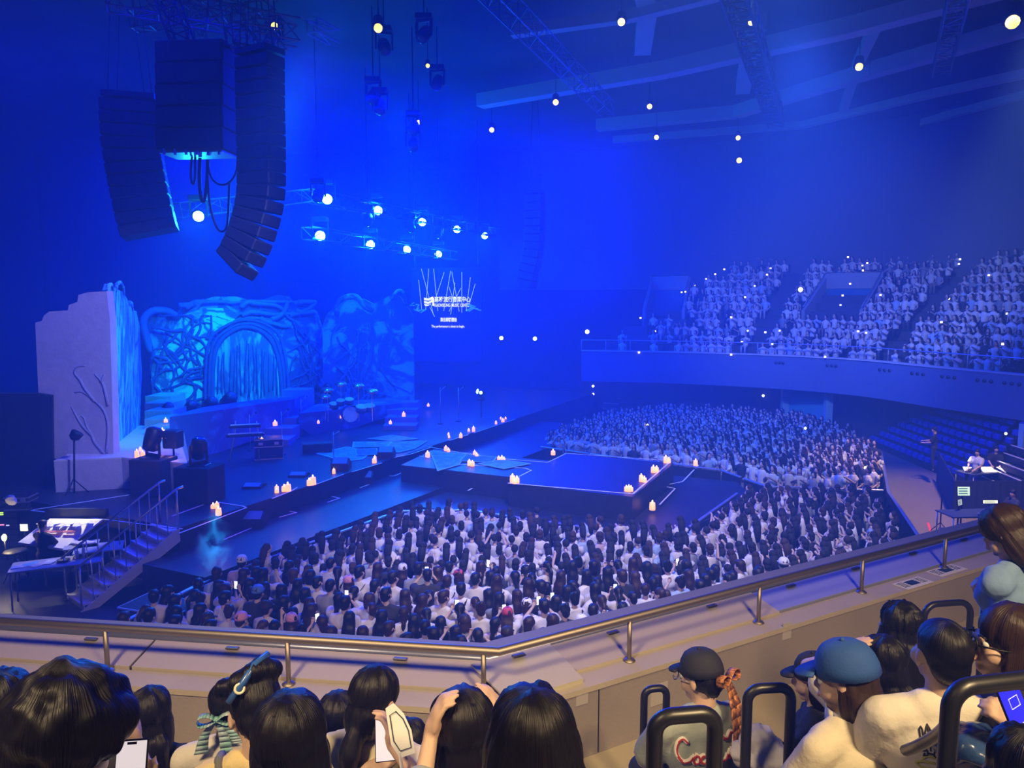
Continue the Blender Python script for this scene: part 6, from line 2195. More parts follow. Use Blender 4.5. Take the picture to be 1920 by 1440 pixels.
# a few of them light their surroundings
for (x, y, z) in ((262, 850, 3.1), (306, 810, 3.3), (325, 855, 2.8), (516, 790, 2.8), (750, 780, 2.7), (535, 910, 2.2), (585, 900, 2.3), (965, 896, 2.3), (1180, 912, 2.3), (1228, 876, 2.3), (1252, 860, 2.3), (885, 800, 2.2), (407, 945, 2.2), (888, 868, 2.2)):
    light('candle_light', 'POINT', G(x, y, z) + V(0, -.1, 0), None, 5, (1, .42, .14), radius=.1)

# ------------------------------------------------------------------ equipment on and around the stage
def moving_on(x, y, d, aim, label, s=1.0):
    p = P(x, y, d)
    return moving_head(p, p + Vector(aim), 'moving_head', label, None, s, False, hang=False)
# black plinth boxes with moving heads
def flight_box(c, size, label, rz=0.0, name='flight_case', metal=True, m=None):
    t = thing(name, label, 'case', c)
    c = Vector(c)
    sx, sy, sz = size
    MB().box(c + V(0, 0, sz / 2), size, rz, bev=.02).build('box', m or M_CASE, t)
    if metal:
        Mr = Matrix.Rotation(rz, 3, 'Z')
        mb = MB()
        for zz in (.02, sz * .62, sz - .02):
            mb.box(c + V(0, 0, zz), (sx + .02, sy + .02, .03), rz)
        mb.build('edge_trim', M_ALU, t)
        for a in (-.28, .28):
            MB().box(c + Mr @ V(a * sx, -sy / 2 - .01, sz * .78), (.14, .02, .09), rz, bev=.005).build('latch', M_ALU, t)
        for a in (-.4, .4):
            for b_ in (-.4, .4):
                MB().cyl(c + Mr @ V(a * sx, b_ * sy, -.0), c + Mr @ V(a * sx, b_ * sy, .05), .04, 8).build('caster', M_BLACK, t)
    return t
p = G(291, 925, 1.8)
flight_box(p, (.95, .8, 1.0), 'black plinth box carrying a moving head beside the white plinth', -.2, metal=False, m=M_DRAPE)
moving_head(p + V(0, 0, 1.5), p + V(.6, 1, 5), 'moving_head', 'large moving head lamp on the black plinth box', None, 1.35, False, hang=False)
p = G(376, 938, 1.8)
flight_box(p, (1.0, .8, .95), 'second black plinth box at the middle of the stage side', -.2, metal=False, m=M_DRAPE)
moving_head(p + V(0, 0, 1.4), p + V(1, -.6, 5), 'moving_head', 'moving head lamp on the second black plinth box', None, 1.2, False, hang=False)
for i, (x, y, d, s, lab) in enumerate(((312, 768, 27.6, 1.2, 'moving head at the near end of the painted riser'), (355, 764, 28.4, 1.2, 'moving head lying low on the painted riser'), (393, 757, 29, 1.3, 'upright moving head on the painted riser'),
                                       (428, 750, 29.6, 1.5, 'round-topped moving head at the highest point of the painted riser'), (596, 728, 34, 1.0, 'small moving head behind the drum kit'), (612, 727, 34.4, 1.0, 'second small moving head behind the drum kit'))):
    moving_on(x, y, d, (1.5, -1, 1.2), lab, s)
# loudspeaker on a stand
q = G(329, 915, 1.8)
t = thing('speaker_stand', 'tall thin stand holding the square stage loudspeaker', 'stand', q)
top = V(q.x, q.y, P(328, 838, q.y).z)
MB().cyl(q, top, .03, 8).build('pole', M_BLACK, t, True)
for k in range(3):
    a = k * 2.09
    MB().cyl(q + V(0, 0, .5), q + V(.4 * math.cos(a), .4 * math.sin(a), .0), .018, 6).build('leg', M_BLACK, t, True)
c = V(q.x, q.y, P(328, 823, q.y).z)
t = thing('stage_speaker', 'square black loudspeaker on the thin stand', 'loudspeaker', c)
MB().box(c, (.44, .4, .50), -.1, bev=.03).build('cabinet', M_CAB, t)
MB().box(c + V(0, -.21, 0), (.38, .02, .44), -.1).build('grille', M_GRILL, t)
MB().box(c + V(-.1, -.225, .06), (.06, .006, .015), -.1).build('badge', M_ALU, t)
# small stand lamp in front of the white wall
q = P(139, 920, 20.2)
q.z = 1.8
t = thing('stand_lamp', 'small hooded lamp on a stand before the white scenery wall', 'lamp', q)
tp = P(139, 822, 20.2)
MB().cyl(q, tp, .025, 6).build('pole', M_BLACK, t, True)
MB().lathe([(.05, -.12), (.14, -.05), (.17, .12), (.15, .14)], tp + V(.03, 0, .06), 10, (.5, .2, .8)).build('shade', M_BLACK, t, True)
for k in range(3):
    a = k * 2.09 + .4
    MB().cyl(q + V(0, 0, .4), q + V(.35 * math.cos(a), .35 * math.sin(a), 0), .015, 5).build('leg', M_BLACK, t, True)

# keyboards and racks, drum kit
def keyboard_rig(x, y, z, label):
    q = G(x, y, z)
    t = thing('keyboard_rig', label, 'keyboard', q)
    for k, (h, w) in enumerate(((.85, 1.2), (1.15, 1.0))):
        kb = MB().box(q + V(0, 0, h), (w, .35, .09), .3, bev=.02).build('keyboard', M_CASE, t)
        MB().box(q + V(0, -.02, h + .05), (w * .9, .2, .012), .3).build('keys', M_WHITE, kb)
    for s in (-1, 1):
        MB().tube([q + V(.5 * s, -.2, 0), q + V(.4 * s, .1, .8), q + V(.35 * s, .1, 1.3)], .02, 6).build('frame', M_ALU, t, True)
keyboard_rig(462, 862, 1.8, 'double-tier keyboard stand at the foot of the painted riser')
flight_box(G(505, 858, 1.8), (.9, .7, .7), 'low dark instrument case right of the keyboards', .3, metal=True)
flight_box(G(595, 848, 1.8), (1.0, .5, .35), 'flat dark case on the stage near the rugs', .3, metal=False)
def drum_kit():
    q = G(655, 790, 2.45)
    t = thing('drum_kit', 'drum kit with cymbals glinting on the painted drum riser', 'drum kit', q)
    M_SH = mat('drum_shell', (.05, .12, .4), .25, .4)
    M_HD = mat('drum_head', (.6, .7, .85), .5)
    M_CY = mat('cymbal', (.7, .75, .6), .25, 1.0)
    def drum(c, r, h, ax, nm):
        d = MB().lathe([(r, -h / 2), (r, h / 2)], c, 16, ax).build(nm, M_SH, t, True)
        MB().lathe([(r * .97, h / 2), (r * .97, h / 2 + .01)], c, 16, ax).build('head', M_HD, d)
        MB().tube([c + Vector(ax).normalized() * h / 2 + (Vector(ax).orthogonal().normalized() * math.cos(a * .524) + Vector(ax).cross(Vector(ax).orthogonal()).normalized() * math.sin(a * .524)) * r for a in range(12)], .012, 4, closed=True).build('rim', M_ALU, d)
    drum(q + V(0, 0, .30), .30, .45, (.5, -1, 0), 'bass_drum')
    for dx, dy, z, r in ((-.3, -.1, .75, .16), (.05, -.15, .8, .17), (.5, -.05, .5, .22), (-.6, .1, .6, .18), (.75, .2, .5, .22)):
        drum(q + V(dx, dy, z), r, .2, (.1, -.3, 1), 'drum')
    for dx, dy, z in ((-.8, -.1, 1.25), (-.35, .2, 1.45), (.35, .1, 1.4), (.9, 0, 1.2), (-1.0, .3, .95)):
        c = MB().lathe([(.24, -.01), (.05, .012), (.01, .03)], q + V(dx, dy, z), 16, (.15, -.35, 1)).build('cymbal', M_CY, t, True)
        MB().cyl(q + V(dx, dy, z), q + V(dx, dy, 0), .012, 5).build('stand', M_ALU, c)
    MB().lathe([(.16, .45), (.17, .5), (.15, .53)], q + V(0, .7, 0), 12).build('stool', M_BLACK, t, True)
drum_kit()
for i, (x, y, z, h, lab) in enumerate(((626, 862, 1.8, .95, 'thin microphone stand on the pale blue rugs'), (470, 845, 1.8, 1.3, 'microphone stand behind the keyboards'), (530, 852, 1.8, 1.5, 'crossed microphone stand between steps and drums'),
                                        (566, 818, 1.8, 1.5, 'microphone stand at the drum riser foot'), (826, 795, 1.8, 1.6, 'microphone stand at the far side of the stage'), (860, 790, 1.8, 1.5, 'music stand at the far side of the stage'))):
    q = G(x, y, z)
    t = thing('microphone_stand', lab, 'stand', q)
    MB().cyl(q, q + V(0, 0, h), .015, 5).build('pole', M_ALU, t, True)
    MB().lathe([(.13, 0), (.13, .02), (.03, .03)], q, 10).build('base', M_BLACK, t, True)
    MB().tube([q + V(0, 0, h * .9), q + V(.25, -.1, h * 1.05)], .012, 5).build('boom', M_ALU, t, True)
    MB().ball(q + V(.27, -.1, h * 1.06), .035, 8, 6).build('microphone', M_BLACK, t, True)
# wedges, fans and boxes along the apron
ap = [(470, 985, 'long dark monitor box beyond the smoke'), (445, 975, 'flat box beside the near hatch'), (478, 948, 'domed follow lamp on the apron'), (495, 958, 'low black case behind the domed lamp'), (562, 925, 'square fan unit beside the candle pair'),
      (550, 945, 'wide wedge monitor below the fan'), (630, 918, 'wedge monitor under the second candles'), (640, 880, 'small effects box by the stage front'), (700, 893, 'wedge monitor in the middle of the apron'), (685, 905, 'cable box below the middle wedge'),
      (752, 872, 'wedge monitor beside the catwalk start'), (725, 858, 'flat box near the small dark rug'), (845, 832, 'wedge monitor past the catwalk'), (900, 815, 'flat box at the far apron'), (930, 812, 'low box before the far candles'), (965, 798, 'dark box at the far end of the apron')]
for i, (x, y, lab) in enumerate(ap):
    q = G(x, y, 1.25 if i not in (7, 11) else 1.8)
    t = thing('monitor_wedge', lab, 'stage monitor', q)
    w_ = .8 if i in (0, 5) else .55
    pr = [q + V(-w_ / 2, -.25, 0), q + V(-w_ / 2, .25, 0), q + V(-w_ / 2, .25, .18), q + V(-w_ / 2, -.05, .38), q + V(-w_ / 2, -.25, .22)]
    if i in (2, 4):
        pr = [q + V(-w_ / 2, -.25, 0), q + V(-w_ / 2, .25, 0), q + V(-w_ / 2, .25, .6), q + V(-w_ / 2, -.05, .66), q + V(-w_ / 2, -.25, .6)]
    MB().prism(pr, (w_, 0, 0)).build('cabinet', M_CASE, t)
    a, b_ = pr[-2], pr[-1]
    MB().prism([a + V(.05, 0, .012), a + V(w_ - .05, 0, .012), b_ + V(w_ - .05, 0, .012), b_ + V(.05, 0, .012)], (0, 0, .01)).build('grille', mat('pale_grille', (.12, .25, .5), .5), t)

# ------------------------------------------------------------------ crowd barriers
def barrier_run(pts, label, group, step=1.05, h=1.15):
    base = None
    out = []
    done_ = []
    for i in range(len(pts) - 1):
        a, b = Vector(pts[i]), Vector(pts[i + 1])
        d = b - a
        L = d.length
        n = max(1, round(L / step))
        for k in range(n):
            out.append((a + d * ((k + .5) / n), math.atan2(d.y, d.x), L / n))
    for (c, ang, w) in out:
        if base is None:
            base = thing('crowd_barrier', label, 'barrier', c, group)
            ORG[base.name] = V(0, 0, 0)
            MB().box((0, 0, h / 2), (1.0, .04, h - .1)).build('panel', M_CASE, base)
            MB().box((0, 0, h), (1.04, .09, .05), bev=.01).build('top_rail', M_ALU, base)
            MB().box((0, -.5, .012), (1.0, 1.0, .025)).build('foot_plate', M_BLACK, base)
            MB().prism([V(-.02, -.02, .02), V(-.02, -.8, .02), V(-.02, -.02, .9)], (.04, 0, 0)).build('brace', M_BLACK, base)
            o = base
            o.location = c
            o.rotation_euler = (0, 0, ang)
        else:
            o = dup(base, c, ang, label=label + ', %s along' % ordinal(len(done_)))
        done_.append(o)
        o['label'] = label + ', %s along' % ordinal(len(done_) - 1)
    return out
barrier_run([(1.1, 29.6, 0), (3.0, 28.1, 0), (7.2, 25.3, 0), (8.0, 23.0, 0), (11.5, 22.5, 0)], 'black steel barrier panel in front of the far floor crowd', 'barriers before the far floor crowd', h=1.3)
barrier_run([(14.7, 29.3, 0), (11.8, 22.9, 0), (9.3, 15.4, 0), (8.5, 13.8, 0)], 'black steel barrier panel along the right of the crowd', 'barriers along the right of the crowd')
barrier_run([(-7.4, 12.6, 0), (-6.4, 15.6, 0), (-3.2, 20.7, 0), (-1.3, 20.8, 0), (3.6, 18.3, 0), (4.7, 19.2, 0), (7.0, 22.7, 0)], 'black steel barrier panel between near crowd and stage', 'barriers between near crowd and stage')
# banners hung on the far barrier
def banner(x0, y0, x1, y1, col, txt, label, rot=0, tcol=None, size=.3):
    d = 0
    c = G((x0 + x1) / 2, y0, 1.2)
    a = P(x0, y0, c.y - .12)
    w_ = (x1 - x0) / F * (c.y)
    h = (y1 - y0) / F * (c.y)
    t = thing('banner', label, 'banner', P((x0 + x1) / 2, y0, c.y - .25))
    cc = P((x0 + x1) / 2, (y0 + y1) / 2, c.y - .25)
    MB().box(cc, (w_, .02, h)).build('cloth', mat('banner_%d' % x0, col, .8), t)
    mb = text_mb(txt, size, ext=.003, bold=.006)
    xs = [v[0] for v in mb.v]
    ys = [v[1] for v in mb.v]
    k = min(w_ * .9 / (max(xs) - min(xs)), 1.0) if not rot else min(h * .9 / (max(xs) - min(xs)), 1)
    mx, my = (max(xs) + min(xs)) / 2, (max(ys) + min(ys)) / 2
    mb.v = [((x - mx) * k, (y - my) * k, z) for x, y, z in mb.v]
    mb.xform(Matrix.Translation(cc - V(0, .02, 0)) @ Matrix.Rotation(R(90), 4, 'X') @ Matrix.Rotation(R(rot), 4, 'Z'))
    mb.build('lettering', mat('banner_text_%d' % x0, tcol or (.8, .85, .9), .7), t)
banner(1014, 830, 1038, 842, (.01, .012, .03), '이재진', 'black banner with three white characters on the far barrier', size=.5)
banner(1062, 832, 1084, 844, (.08, .35, .6), '~ ~ ~', 'pale blue towel spread over the far barrier', size=.3, tcol=(.2, .5, .8))
for i, x in enumerate((1313, 1328, 1346)):
    banner(x, 851, x + 9, 870, (.25, .55, .62), 'I I I' if i == 1 else 'E N H', 'pale narrow banner with vertical lettering, %s of three on the barrier' % ordinal(i), rot=-90, size=.22, tcol=(.03, .15, .25))

# ------------------------------------------------------------------ backstage corner at the left
q = G(340, 1085, 0)
t = flight_box(V(-6.9, 14.1, 0), (1.35, .75, 1.15), 'black flight case with metal latches beside the stairs and crowd', -.32)
mb = text_mb('Spark Fabric', .085, ext=.002)
mb.xform(Matrix.Translation(V(-6.9, 14.1, 0) + Matrix.Rotation(-.32, 3, 'Z') @ V(.35, -.385, .55)) @ Matrix.Rotation(-.32, 4, 'Z') @ Matrix.Rotation(R(90), 4, 'X'))
mb.build('lettering', M_WHITE, t)
# dark deck of the technicians' area
def table(x, y, z, w_, d_, h, rz, label, top=None, cat='table'):
    q = G(x, y, z)
    t = thing('work_table', label, cat, q)
    Mr = Matrix.Rotation(rz, 3, 'Z')
    MB().box(q + V(0, 0, h), (w_, d_, .03), rz, bev=.005).build('tabletop', top or mat('table_top', (.30, .33, .42), .5), t)
    for a in (-1, 1):
        for b_ in (-1, 1):
            MB().cyl(q + Mr @ V(a * (w_ / 2 - .05), b_ * (d_ / 2 - .05), 0), q + Mr @ V(a * (w_ / 2 - .05), b_ * (d_ / 2 - .05), h), .018, 6).build('leg', M_ALU, t, True)
    return t, q, Mr
t, q, Mr = table(112, 1125, .5, 1.75, .7, .85, .42, 'long work table with papers and bottles behind the white stairs')
TT = q + V(0, 0, .865)
for i, (dx, dy, c_, lab) in enumerate(((-.7, 0, (.6, .62, .66), 'white sheet at the near end of the work table'), (-.5, .08, (.1, .35, .6), 'blue printed sheet on the work table'), (-.35, -.05, (.55, .5, .5), 'grey sheet in the middle of the work table'), (-.15, .05, (.65, .65, .6), 'pale sheet beside the dish on the work table'))):
    o = MB().box(TT + Mr @ V(dx, dy, .004 + .003 * i), (.3, .21, .003), .42 + i * .4).build('paper_sheet', mat('sheet_%d' % i, c_, .8))
    tag(o, lab, 'paper')
for i, (dx, lab) in enumerate(((.38, 'short clear water bottle on the work table'), (.5, 'tall clear water bottle on the work table'))):
    p = TT + Mr @ V(dx, .1, 0)
    t2 = thing('water_bottle', lab, 'bottle', p)
    hh = .2 if i == 0 else .26
    MB().lathe([(.035, 0), (.037, hh * .7), (.014, hh * .9), (.014, hh)], p, 10).build('bottle_body', mat('pale_bottle', (.6, .75, .85), .2), t2, True)
    MB().lathe([(.017, hh), (.017, hh + .025)], p, 8).build('bottle_cap', M_WHITE, t2)
p = TT + Mr @ V(.12, 0, 0)
o = MB().lathe([(.09, 0), (.13, .03), (.135, .045), (.12, .045), (.09, .02)], p, 14).build('black_dish', M_CASE, None, True)
tag(o, 'round black dish on the work table', 'dish')
table(190, 1102, .5, 1.0, .7, .95, .42, 'second metal table right of the papers, behind the handrail')
t, q, Mr = table(158, 1096, 0.5, .7, .6, .95, .42, 'small table with a folded cloth behind the long work table')
o = link('folded_cloth', blob('folded_cloth', [E((0, 0, 0), (.22, .12, .05)), E((.15, .03, .0), (.14, .1, .04)), E((-.12, 0, .01), (.12, .1, .04))], cloth('white_fleece'), .015, 2, .6, disp=(.02, 18)))
o.location = q + V(0, 0, .99)
tag(o, 'folded white cloth on the small back table', 'cloth')
# rack of equipment at the left edge
def rack(x, y, z, w_, d_, h, rz, label):
    q = G(x, y, z)
    t = thing('equipment_rack', label, 'equipment rack', q)
    Mr = Matrix.Rotation(rz, 3, 'Z')
    MB().box(q + V(0, 0, h / 2), (w_, d_, h), rz, bev=.02).build('case', M_CASE, t)
    n = int(h / .16)
    for k in range(n):
        u = MB().box(q + Mr @ V(0, -d_ / 2 - .01, .1 + k * .16), (w_ * .86, .03, .13), rz, bev=.005).build('rack_unit', mat('rack_unit_grey', (.06, .065, .08), .4), t)
    return t, q, Mr
t, q, Mr = rack(22, 1050, 0, 1.0, .8, 1.9, .1, 'tall equipment rack with green meters at the left edge')
for k, (dx, z, c_, w_) in enumerate(((.0, 1.45, (.5, .9, .1), .22), (.0, 1.40, (.5, .9, .1), .22), (.05, 1.12, (.8, .25, .6), .12), (.2, 1.10, (.4, .4, .9), .08))):
    MB().box(q + Mr @ V(dx, -.43, z), (w_, .01, .03), .1).build('meter', mat('meter_%d' % k, c_, .4, emit=1.6, ecol=c_), t)
flight_box(G(30, 1000, 1.0) + V(0, .3, .6), (.6, .5, .35), 'small metal-edged case on top of the equipment rack', .1)
p = G(20, 1020, .9) + V(-.1, .1, 1.2)
o = link('towel', blob('towel', [E((0, 0, 0), (.12, .08, .12)), E((.06, 0, -.04), (.08, .07, .1))], cloth('white_fleece'), .015, 2, .6, disp=(.02, 16)))
o.location = P(20, 937, 17.6)
tag(o, 'crumpled white towel on top of the equipment rack', 'towel')
struct('side_deck_floor', MB().prism([V(-15, 14.6, 0), V(-10.1, 14.6, 0), V(-8.2, 14.7, 0), V(-7.7, 16.6, 0), V(-8.2, 17.0, 0), V(-15, 19.2, 0)], (0, 0, .5)), M_DECK)
# lit desk with papers
q = P(118, 985, 17.2)
t = thing('control_desk', 'lit control desk covered with papers beneath the stage edge', 'desk', q)
MB().hexa([q + V(-.75, -.5, -.30), q + V(.35, -.6, -.42), q + V(.75, .35, .0), q + V(-.55, .4, .0), q + V(-.75, -.5, -.25), q + V(.35, -.6, -.37), q + V(.75, .35, .05), q + V(-.55, .4, .05)]).build('desk_surface', M_PAPER, t)
MB().box(q + V(.05, .5, .16), (1.5, .1, .22)).build('back_panel', M_CASE, t)
for k in range(7):
    MB().box(q + V(-.5 + .17 * k, .05 - .1 * (k % 2), .06 - .03 * (k % 2)), (.14, .3, .008), .2 * (k % 3)).build('paper_sheet', mat('sheet_0') if k % 2 else M_PAPER, t)
for k in range(3):
    MB().box(q + V(-.35 + .3 * k, -.2, -.09), (.26, .06, .03), .1).build('fader_row', mat('fader_pink', (.7, .25, .3), .5, emit=.3), t)
MB().box(q + V(0, .15, -.62), (1.1, .4, .7)).build('pedestal', M_CASE, t)
light('desk_light', 'SPOT', q + V(0, .3, 1.3), q, 110, (1, .95, .8), spot=75, radius=.1)
t = thing('small_monitor', 'small glowing screen between the rack and the control desk', 'monitor', P(45, 989, 17.2))
c = P(45, 989, 17.2)
MB().box(c + V(0, .03, 0), (.22, .04, .2), bev=.01).build('case', M_BLACK, t)
MB().box(c, (.17, .01, .155)).build('screen', mat('bright_screen', (.8, .95, .8), .4, emit=1.3, ecol=(.85, 1, .85)), t)
MB().cyl(c - V(0, -.03, .1), c - V(0, -.03, 1.2), .02, 6).build('stand', M_BLACK, t)
c = P(8, 1008, 17.0)
t = thing('desk_lamp', 'yellow glowing gooseneck lamp at the left edge', 'lamp', c)
MB().ball(c, (.06, .05, .09), 8, 6).build('lamp_bulb', M_LAMPW, t, True)
MB().tube([c, c + V(0, .02, -.3), c + V(.02, .02, -.55)], .02, 6).build('stem', M_BLACK, t, True)
light('desk_light', 'POINT', c + V(0, -.15, 0), None, 25, (1, .85, .5), radius=.05)
# technician at the desk
bpd = body_parts('sit', None, head=(-.2, 0, 0), male=True, sleeve=1.2)
o = link('person', blob('person_body', bpd['skin'], M_SKIN, .016, 2, .4))
o.location = P(80, 1000, 16.7) - V(0, 0, 1.0)
o.rotation_euler = (0, 0, R(-15))
tag(o, 'technician in black seated between the rack and the lit desk', 'person')
link('shirt', blob('shirt', bpd['top'], cloth('black_tee'), .022, 3, .5, inflate=.015), o)
link('trousers', blob('trousers', bpd['trousers'], M_DENIM, .025, 2, .5), o)
l_ = link('hair', HAIRM['short'], o, (.01, .01, .012))
l_.matrix_local = bpd['HM']
q = o.location.copy()
sb = MB().lathe([(.02, .0), (.18, .40), (.20, .44), (.18, .47)], (0, 0, 0), 14)
t = thing('stool', 'round black stool the technician sits on', 'stool', V(q.x, q.y, 0))
MB().lathe([(.19, q.z + .36), (.20, q.z + .38), (.19, q.z + .41)], V(q.x, q.y, 0), 14).build('seat', M_BLACK, t)
MB().cyl(V(q.x, q.y, .5), V(q.x, q.y, q.z + .37), .03, 8).build('column', M_ALU, t)
# round stool on crossed legs
q = G(33, 1092, .5)
t = thing('stool', 'round stool on crossed metal legs in front of the rack', 'stool', q)
zs = .72
MB().lathe([(.24, zs), (.26, zs + .02), (.24, zs + .05)], q, 16).build('seat', M_CASE, t, True)
for k in range(4):
    a = k * math.pi / 2 + .4
    MB().cyl(q + V(.28 * math.cos(a), .28 * math.sin(a), 0), q + V(-.06 * math.cos(a), -.06 * math.sin(a), zs), .014, 6).build('leg', M_ALU, t, True)
MB().tube([q + V(.16 * math.cos(a * .524), .16 * math.sin(a * .524), .28) for a in range(12)], .008, 5, closed=True).build('foot_ring', M_ALU, t, True)
# ramp on the floor at the lower left, light on it put into the pale colour
struct('floor_ramp', MB().prism([V(-12.5, 10.5, .0), V(-7.9, 10.4, .0), V(-6.9, 15.6, 0), V(-8.2, 14.8, 0), V(-9.7, 13.4, 0), V(-12.5, 12.6, 0)], (0, 0, .02)), mat('pale_floor', (.55, .57, .72), .6, bump=.05, bscale=20))

# ------------------------------------------------------------------ thin smoke plume beside the flight case
def smoke(px, py, d, w_, h, label, dens):
    c = P(px, py, d)
    m = bpy.data.materials.new('smoke')
    m.use_nodes = True
    nt = m.node_tree
    nt.nodes.remove(nt.nodes['Principled BSDF'])
    vs = nt.nodes.new('ShaderNodeVolumeScatter')
    tc = nt.nodes.new('ShaderNodeTexCoord')
    n = nt.nodes.new('ShaderNodeTexNoise')
    n.inputs['Scale'].default_value = 2.2
    n.inputs['Detail'].default_value = 5
    n.inputs['Distortion'].default_value = 1.2
    rm = nt.nodes.new('ShaderNodeMapRange')
    rm.inputs[1].default_value = .48
    rm.inputs[2].default_value = .75
    rm.inputs[3].default_value = 0
    rm.inputs[4].default_value = dens
    nt.links.new(tc.outputs['Object'], n.inputs[0])
    nt.links.new(n.outputs[0], rm.inputs[0])
    ln = nt.nodes.new('ShaderNodeVectorMath')
    ln.operation = 'LENGTH'
    mp = nt.nodes.new('ShaderNodeMapping')
    mp.inputs['Scale'].default_value = (1 / w_, 1 / w_, 1 / h)
    nt.links.new(tc.outputs['Object'], mp.inputs[0])
    nt.links.new(mp.outputs[0], ln.inputs[0])
    r2 = nt.nodes.new('ShaderNodeMapRange')
    r2.inputs[1].default_value = .35
    r2.inputs[2].default_value = 1.0
    r2.inputs[3].default_value = 1
    r2.inputs[4].default_value = 0
    nt.links.new(ln.outputs['Value'], r2.inputs[0])
    ml = nt.nodes.new('ShaderNodeMath')
    ml.operation = 'MULTIPLY'
    nt.links.new(rm.outputs[0], ml.inputs[0])
    nt.links.new(r2.outputs[0], ml.inputs[1])
    nt.links.new(ml.outputs[0], vs.inputs['Density'])
    vs.inputs['Color'].default_value = (.8, .95, 1, 1)
    nt.links.new(vs.outputs[0], nt.nodes['Material Output'].inputs['Volume'])
    mb = MB()
    mb.ball((0, 0, 0), (w_, w_, h), 14, 10)
    for i in range(len(mb.v)):
        x, y, z = mb.v[i]
        k = 1 + .35 * noise.noise((x * 1.5, y * 1.5, z * 1.5 + px)) + .25 * (z / h)
        mb.v[i] = (x * k + .25 * z, y * k, z)
    o = mb.build('smoke', m)
    o.location = c
    tag(o, label, 'smoke', kind='stuff')
smoke(402, 1020, 15.5, .45, .85, 'pale blue smoke plume rising beside the flight case', 5)
light('smoke_light', 'SPOT', P(402, 940, 15.8), P(402, 1030, 15.5), 260, (.0, .35, 1), spot=45, blend=.8, radius=.1)

# ------------------------------------------------------------------ sound desk area at the right
M_FD = mat('booth_drape', (.02, .03, .10), .9, bump=.4, bscale=5)
FA, FB, FCc = G(1755, 905, 0), G(1785, 972, 0), G(1925, 972, 0)
def drape(a, b, h, label):
    mb = MB()
    n = int((b - a).length / .12)
    d = (b - a).normalized()
    nn = V(-d.y, d.x, 0)
    pts = [a + (b - a) * (i / n) + nn * (.03 * (i % 2)) for i in range(n + 1)]
    for i in range(n):
        mb.hexa([pts[i], pts[i + 1], pts[i + 1] + nn * .02, pts[i] + nn * .02, pts[i] + V(0, 0, h), pts[i + 1] + V(0, 0, h), pts[i + 1] + nn * .02 + V(0, 0, h), pts[i] + nn * .02 + V(0, 0, h)])
    o = mb.build('booth_drape', M_FD)
    tag(o, label, 'drape')
drape(FA, FB, 1.25, 'dark blue cloth fence on the left side of the sound desk')
drape(FB, FCc, 1.25, 'dark blue cloth fence across the front of the sound desk')
def screen_obj(x, y, d, w_, h, label, col, e=1.0, rz=0, stand=True, tilt=-8):
    c = P(x, y, d)
    t = thing('monitor', label, 'monitor', c)
    Mx = Matrix.Translation(c) @ Euler((R(tilt), 0, rz), 'XYZ').to_matrix().to_4x4()
    MB().box((0, .03, 0), (w_ + .04, .04, h + .04), bev=.01).xform(Mx).build('case', M_BLACK, t)
    MB().box((0, 0, 0), (w_, .008, h)).xform(Mx).build('screen', mat('screen_%d' % x, col, .4, emit=e, ecol=col), t)
    for k in range(3):
        MB().box((-.02, -.006, h * (.3 - .28 * k)), (w_ * .75, .003, h * .12)).xform(Mx).build('screen_row', mat('screen_dark_row', (.12, .3, .35), .5, emit=.25), t)
    MB().cyl(c + V(0, .05, -h / 2), V(c.x, c.y + .05, max(0.0, c.z - 1.3)), .025, 6).build('stand', M_BLACK, t)
screen_obj(1807, 921, 22.0, .36, .26, 'teal monitor glowing above the near sound desk', (.55, .85, .75), 1.0)
screen_obj(1800, 942, 21.6, .22, .16, 'tilted laptop screen below the teal monitor', (.55, .65, .6), .8, .6)
screen_obj(1857, 941, 22.4, .44, .09, 'wide strip of white light on the near sound desk', (.85, .95, .8), 1.3)
screen_obj(1872, 949, 21.8, .2, .12, 'small white sheet screen beside the strip of light', (.9, .9, .85), 1.1)
q = G(1830, 1015, 0)
q = V(q.x, 21.0, 0)
t, q_, Mr = table(1820, 1018, 0, 1.8, .8, .9, .1, 'near sound desk table packed with cases', mat('booth_table', (.03, .05, .14), .6))
for i, (x, y, w_, h, lab) in enumerate(((1788, 1040, .55, .7, 'metal-edged road case at the left of the near sound desk'), (1823, 1038, .5, .8, 'road case in the middle below the near sound desk'), (1858, 1030, .5, 1.0, 'blue-sided road case right of the near sound desk'))):
    flight_box(G(x, y, 0), (w_, .6, h), lab, .1)
q = G(1762, 1000, 0)
t = thing('tripod_stand', 'thin black pole stand left of the near sound desk', 'stand', q)
MB().cyl(q, q + V(0, 0, 1.1), .02, 6).build('pole', M_BLACK, t)
for k in range(3):
    MB().cyl(q + V(0, 0, .35), q + V(.3 * math.cos(k * 2.09), .3 * math.sin(k * 2.09), 0), .014, 5).build('leg', M_BLACK, t)
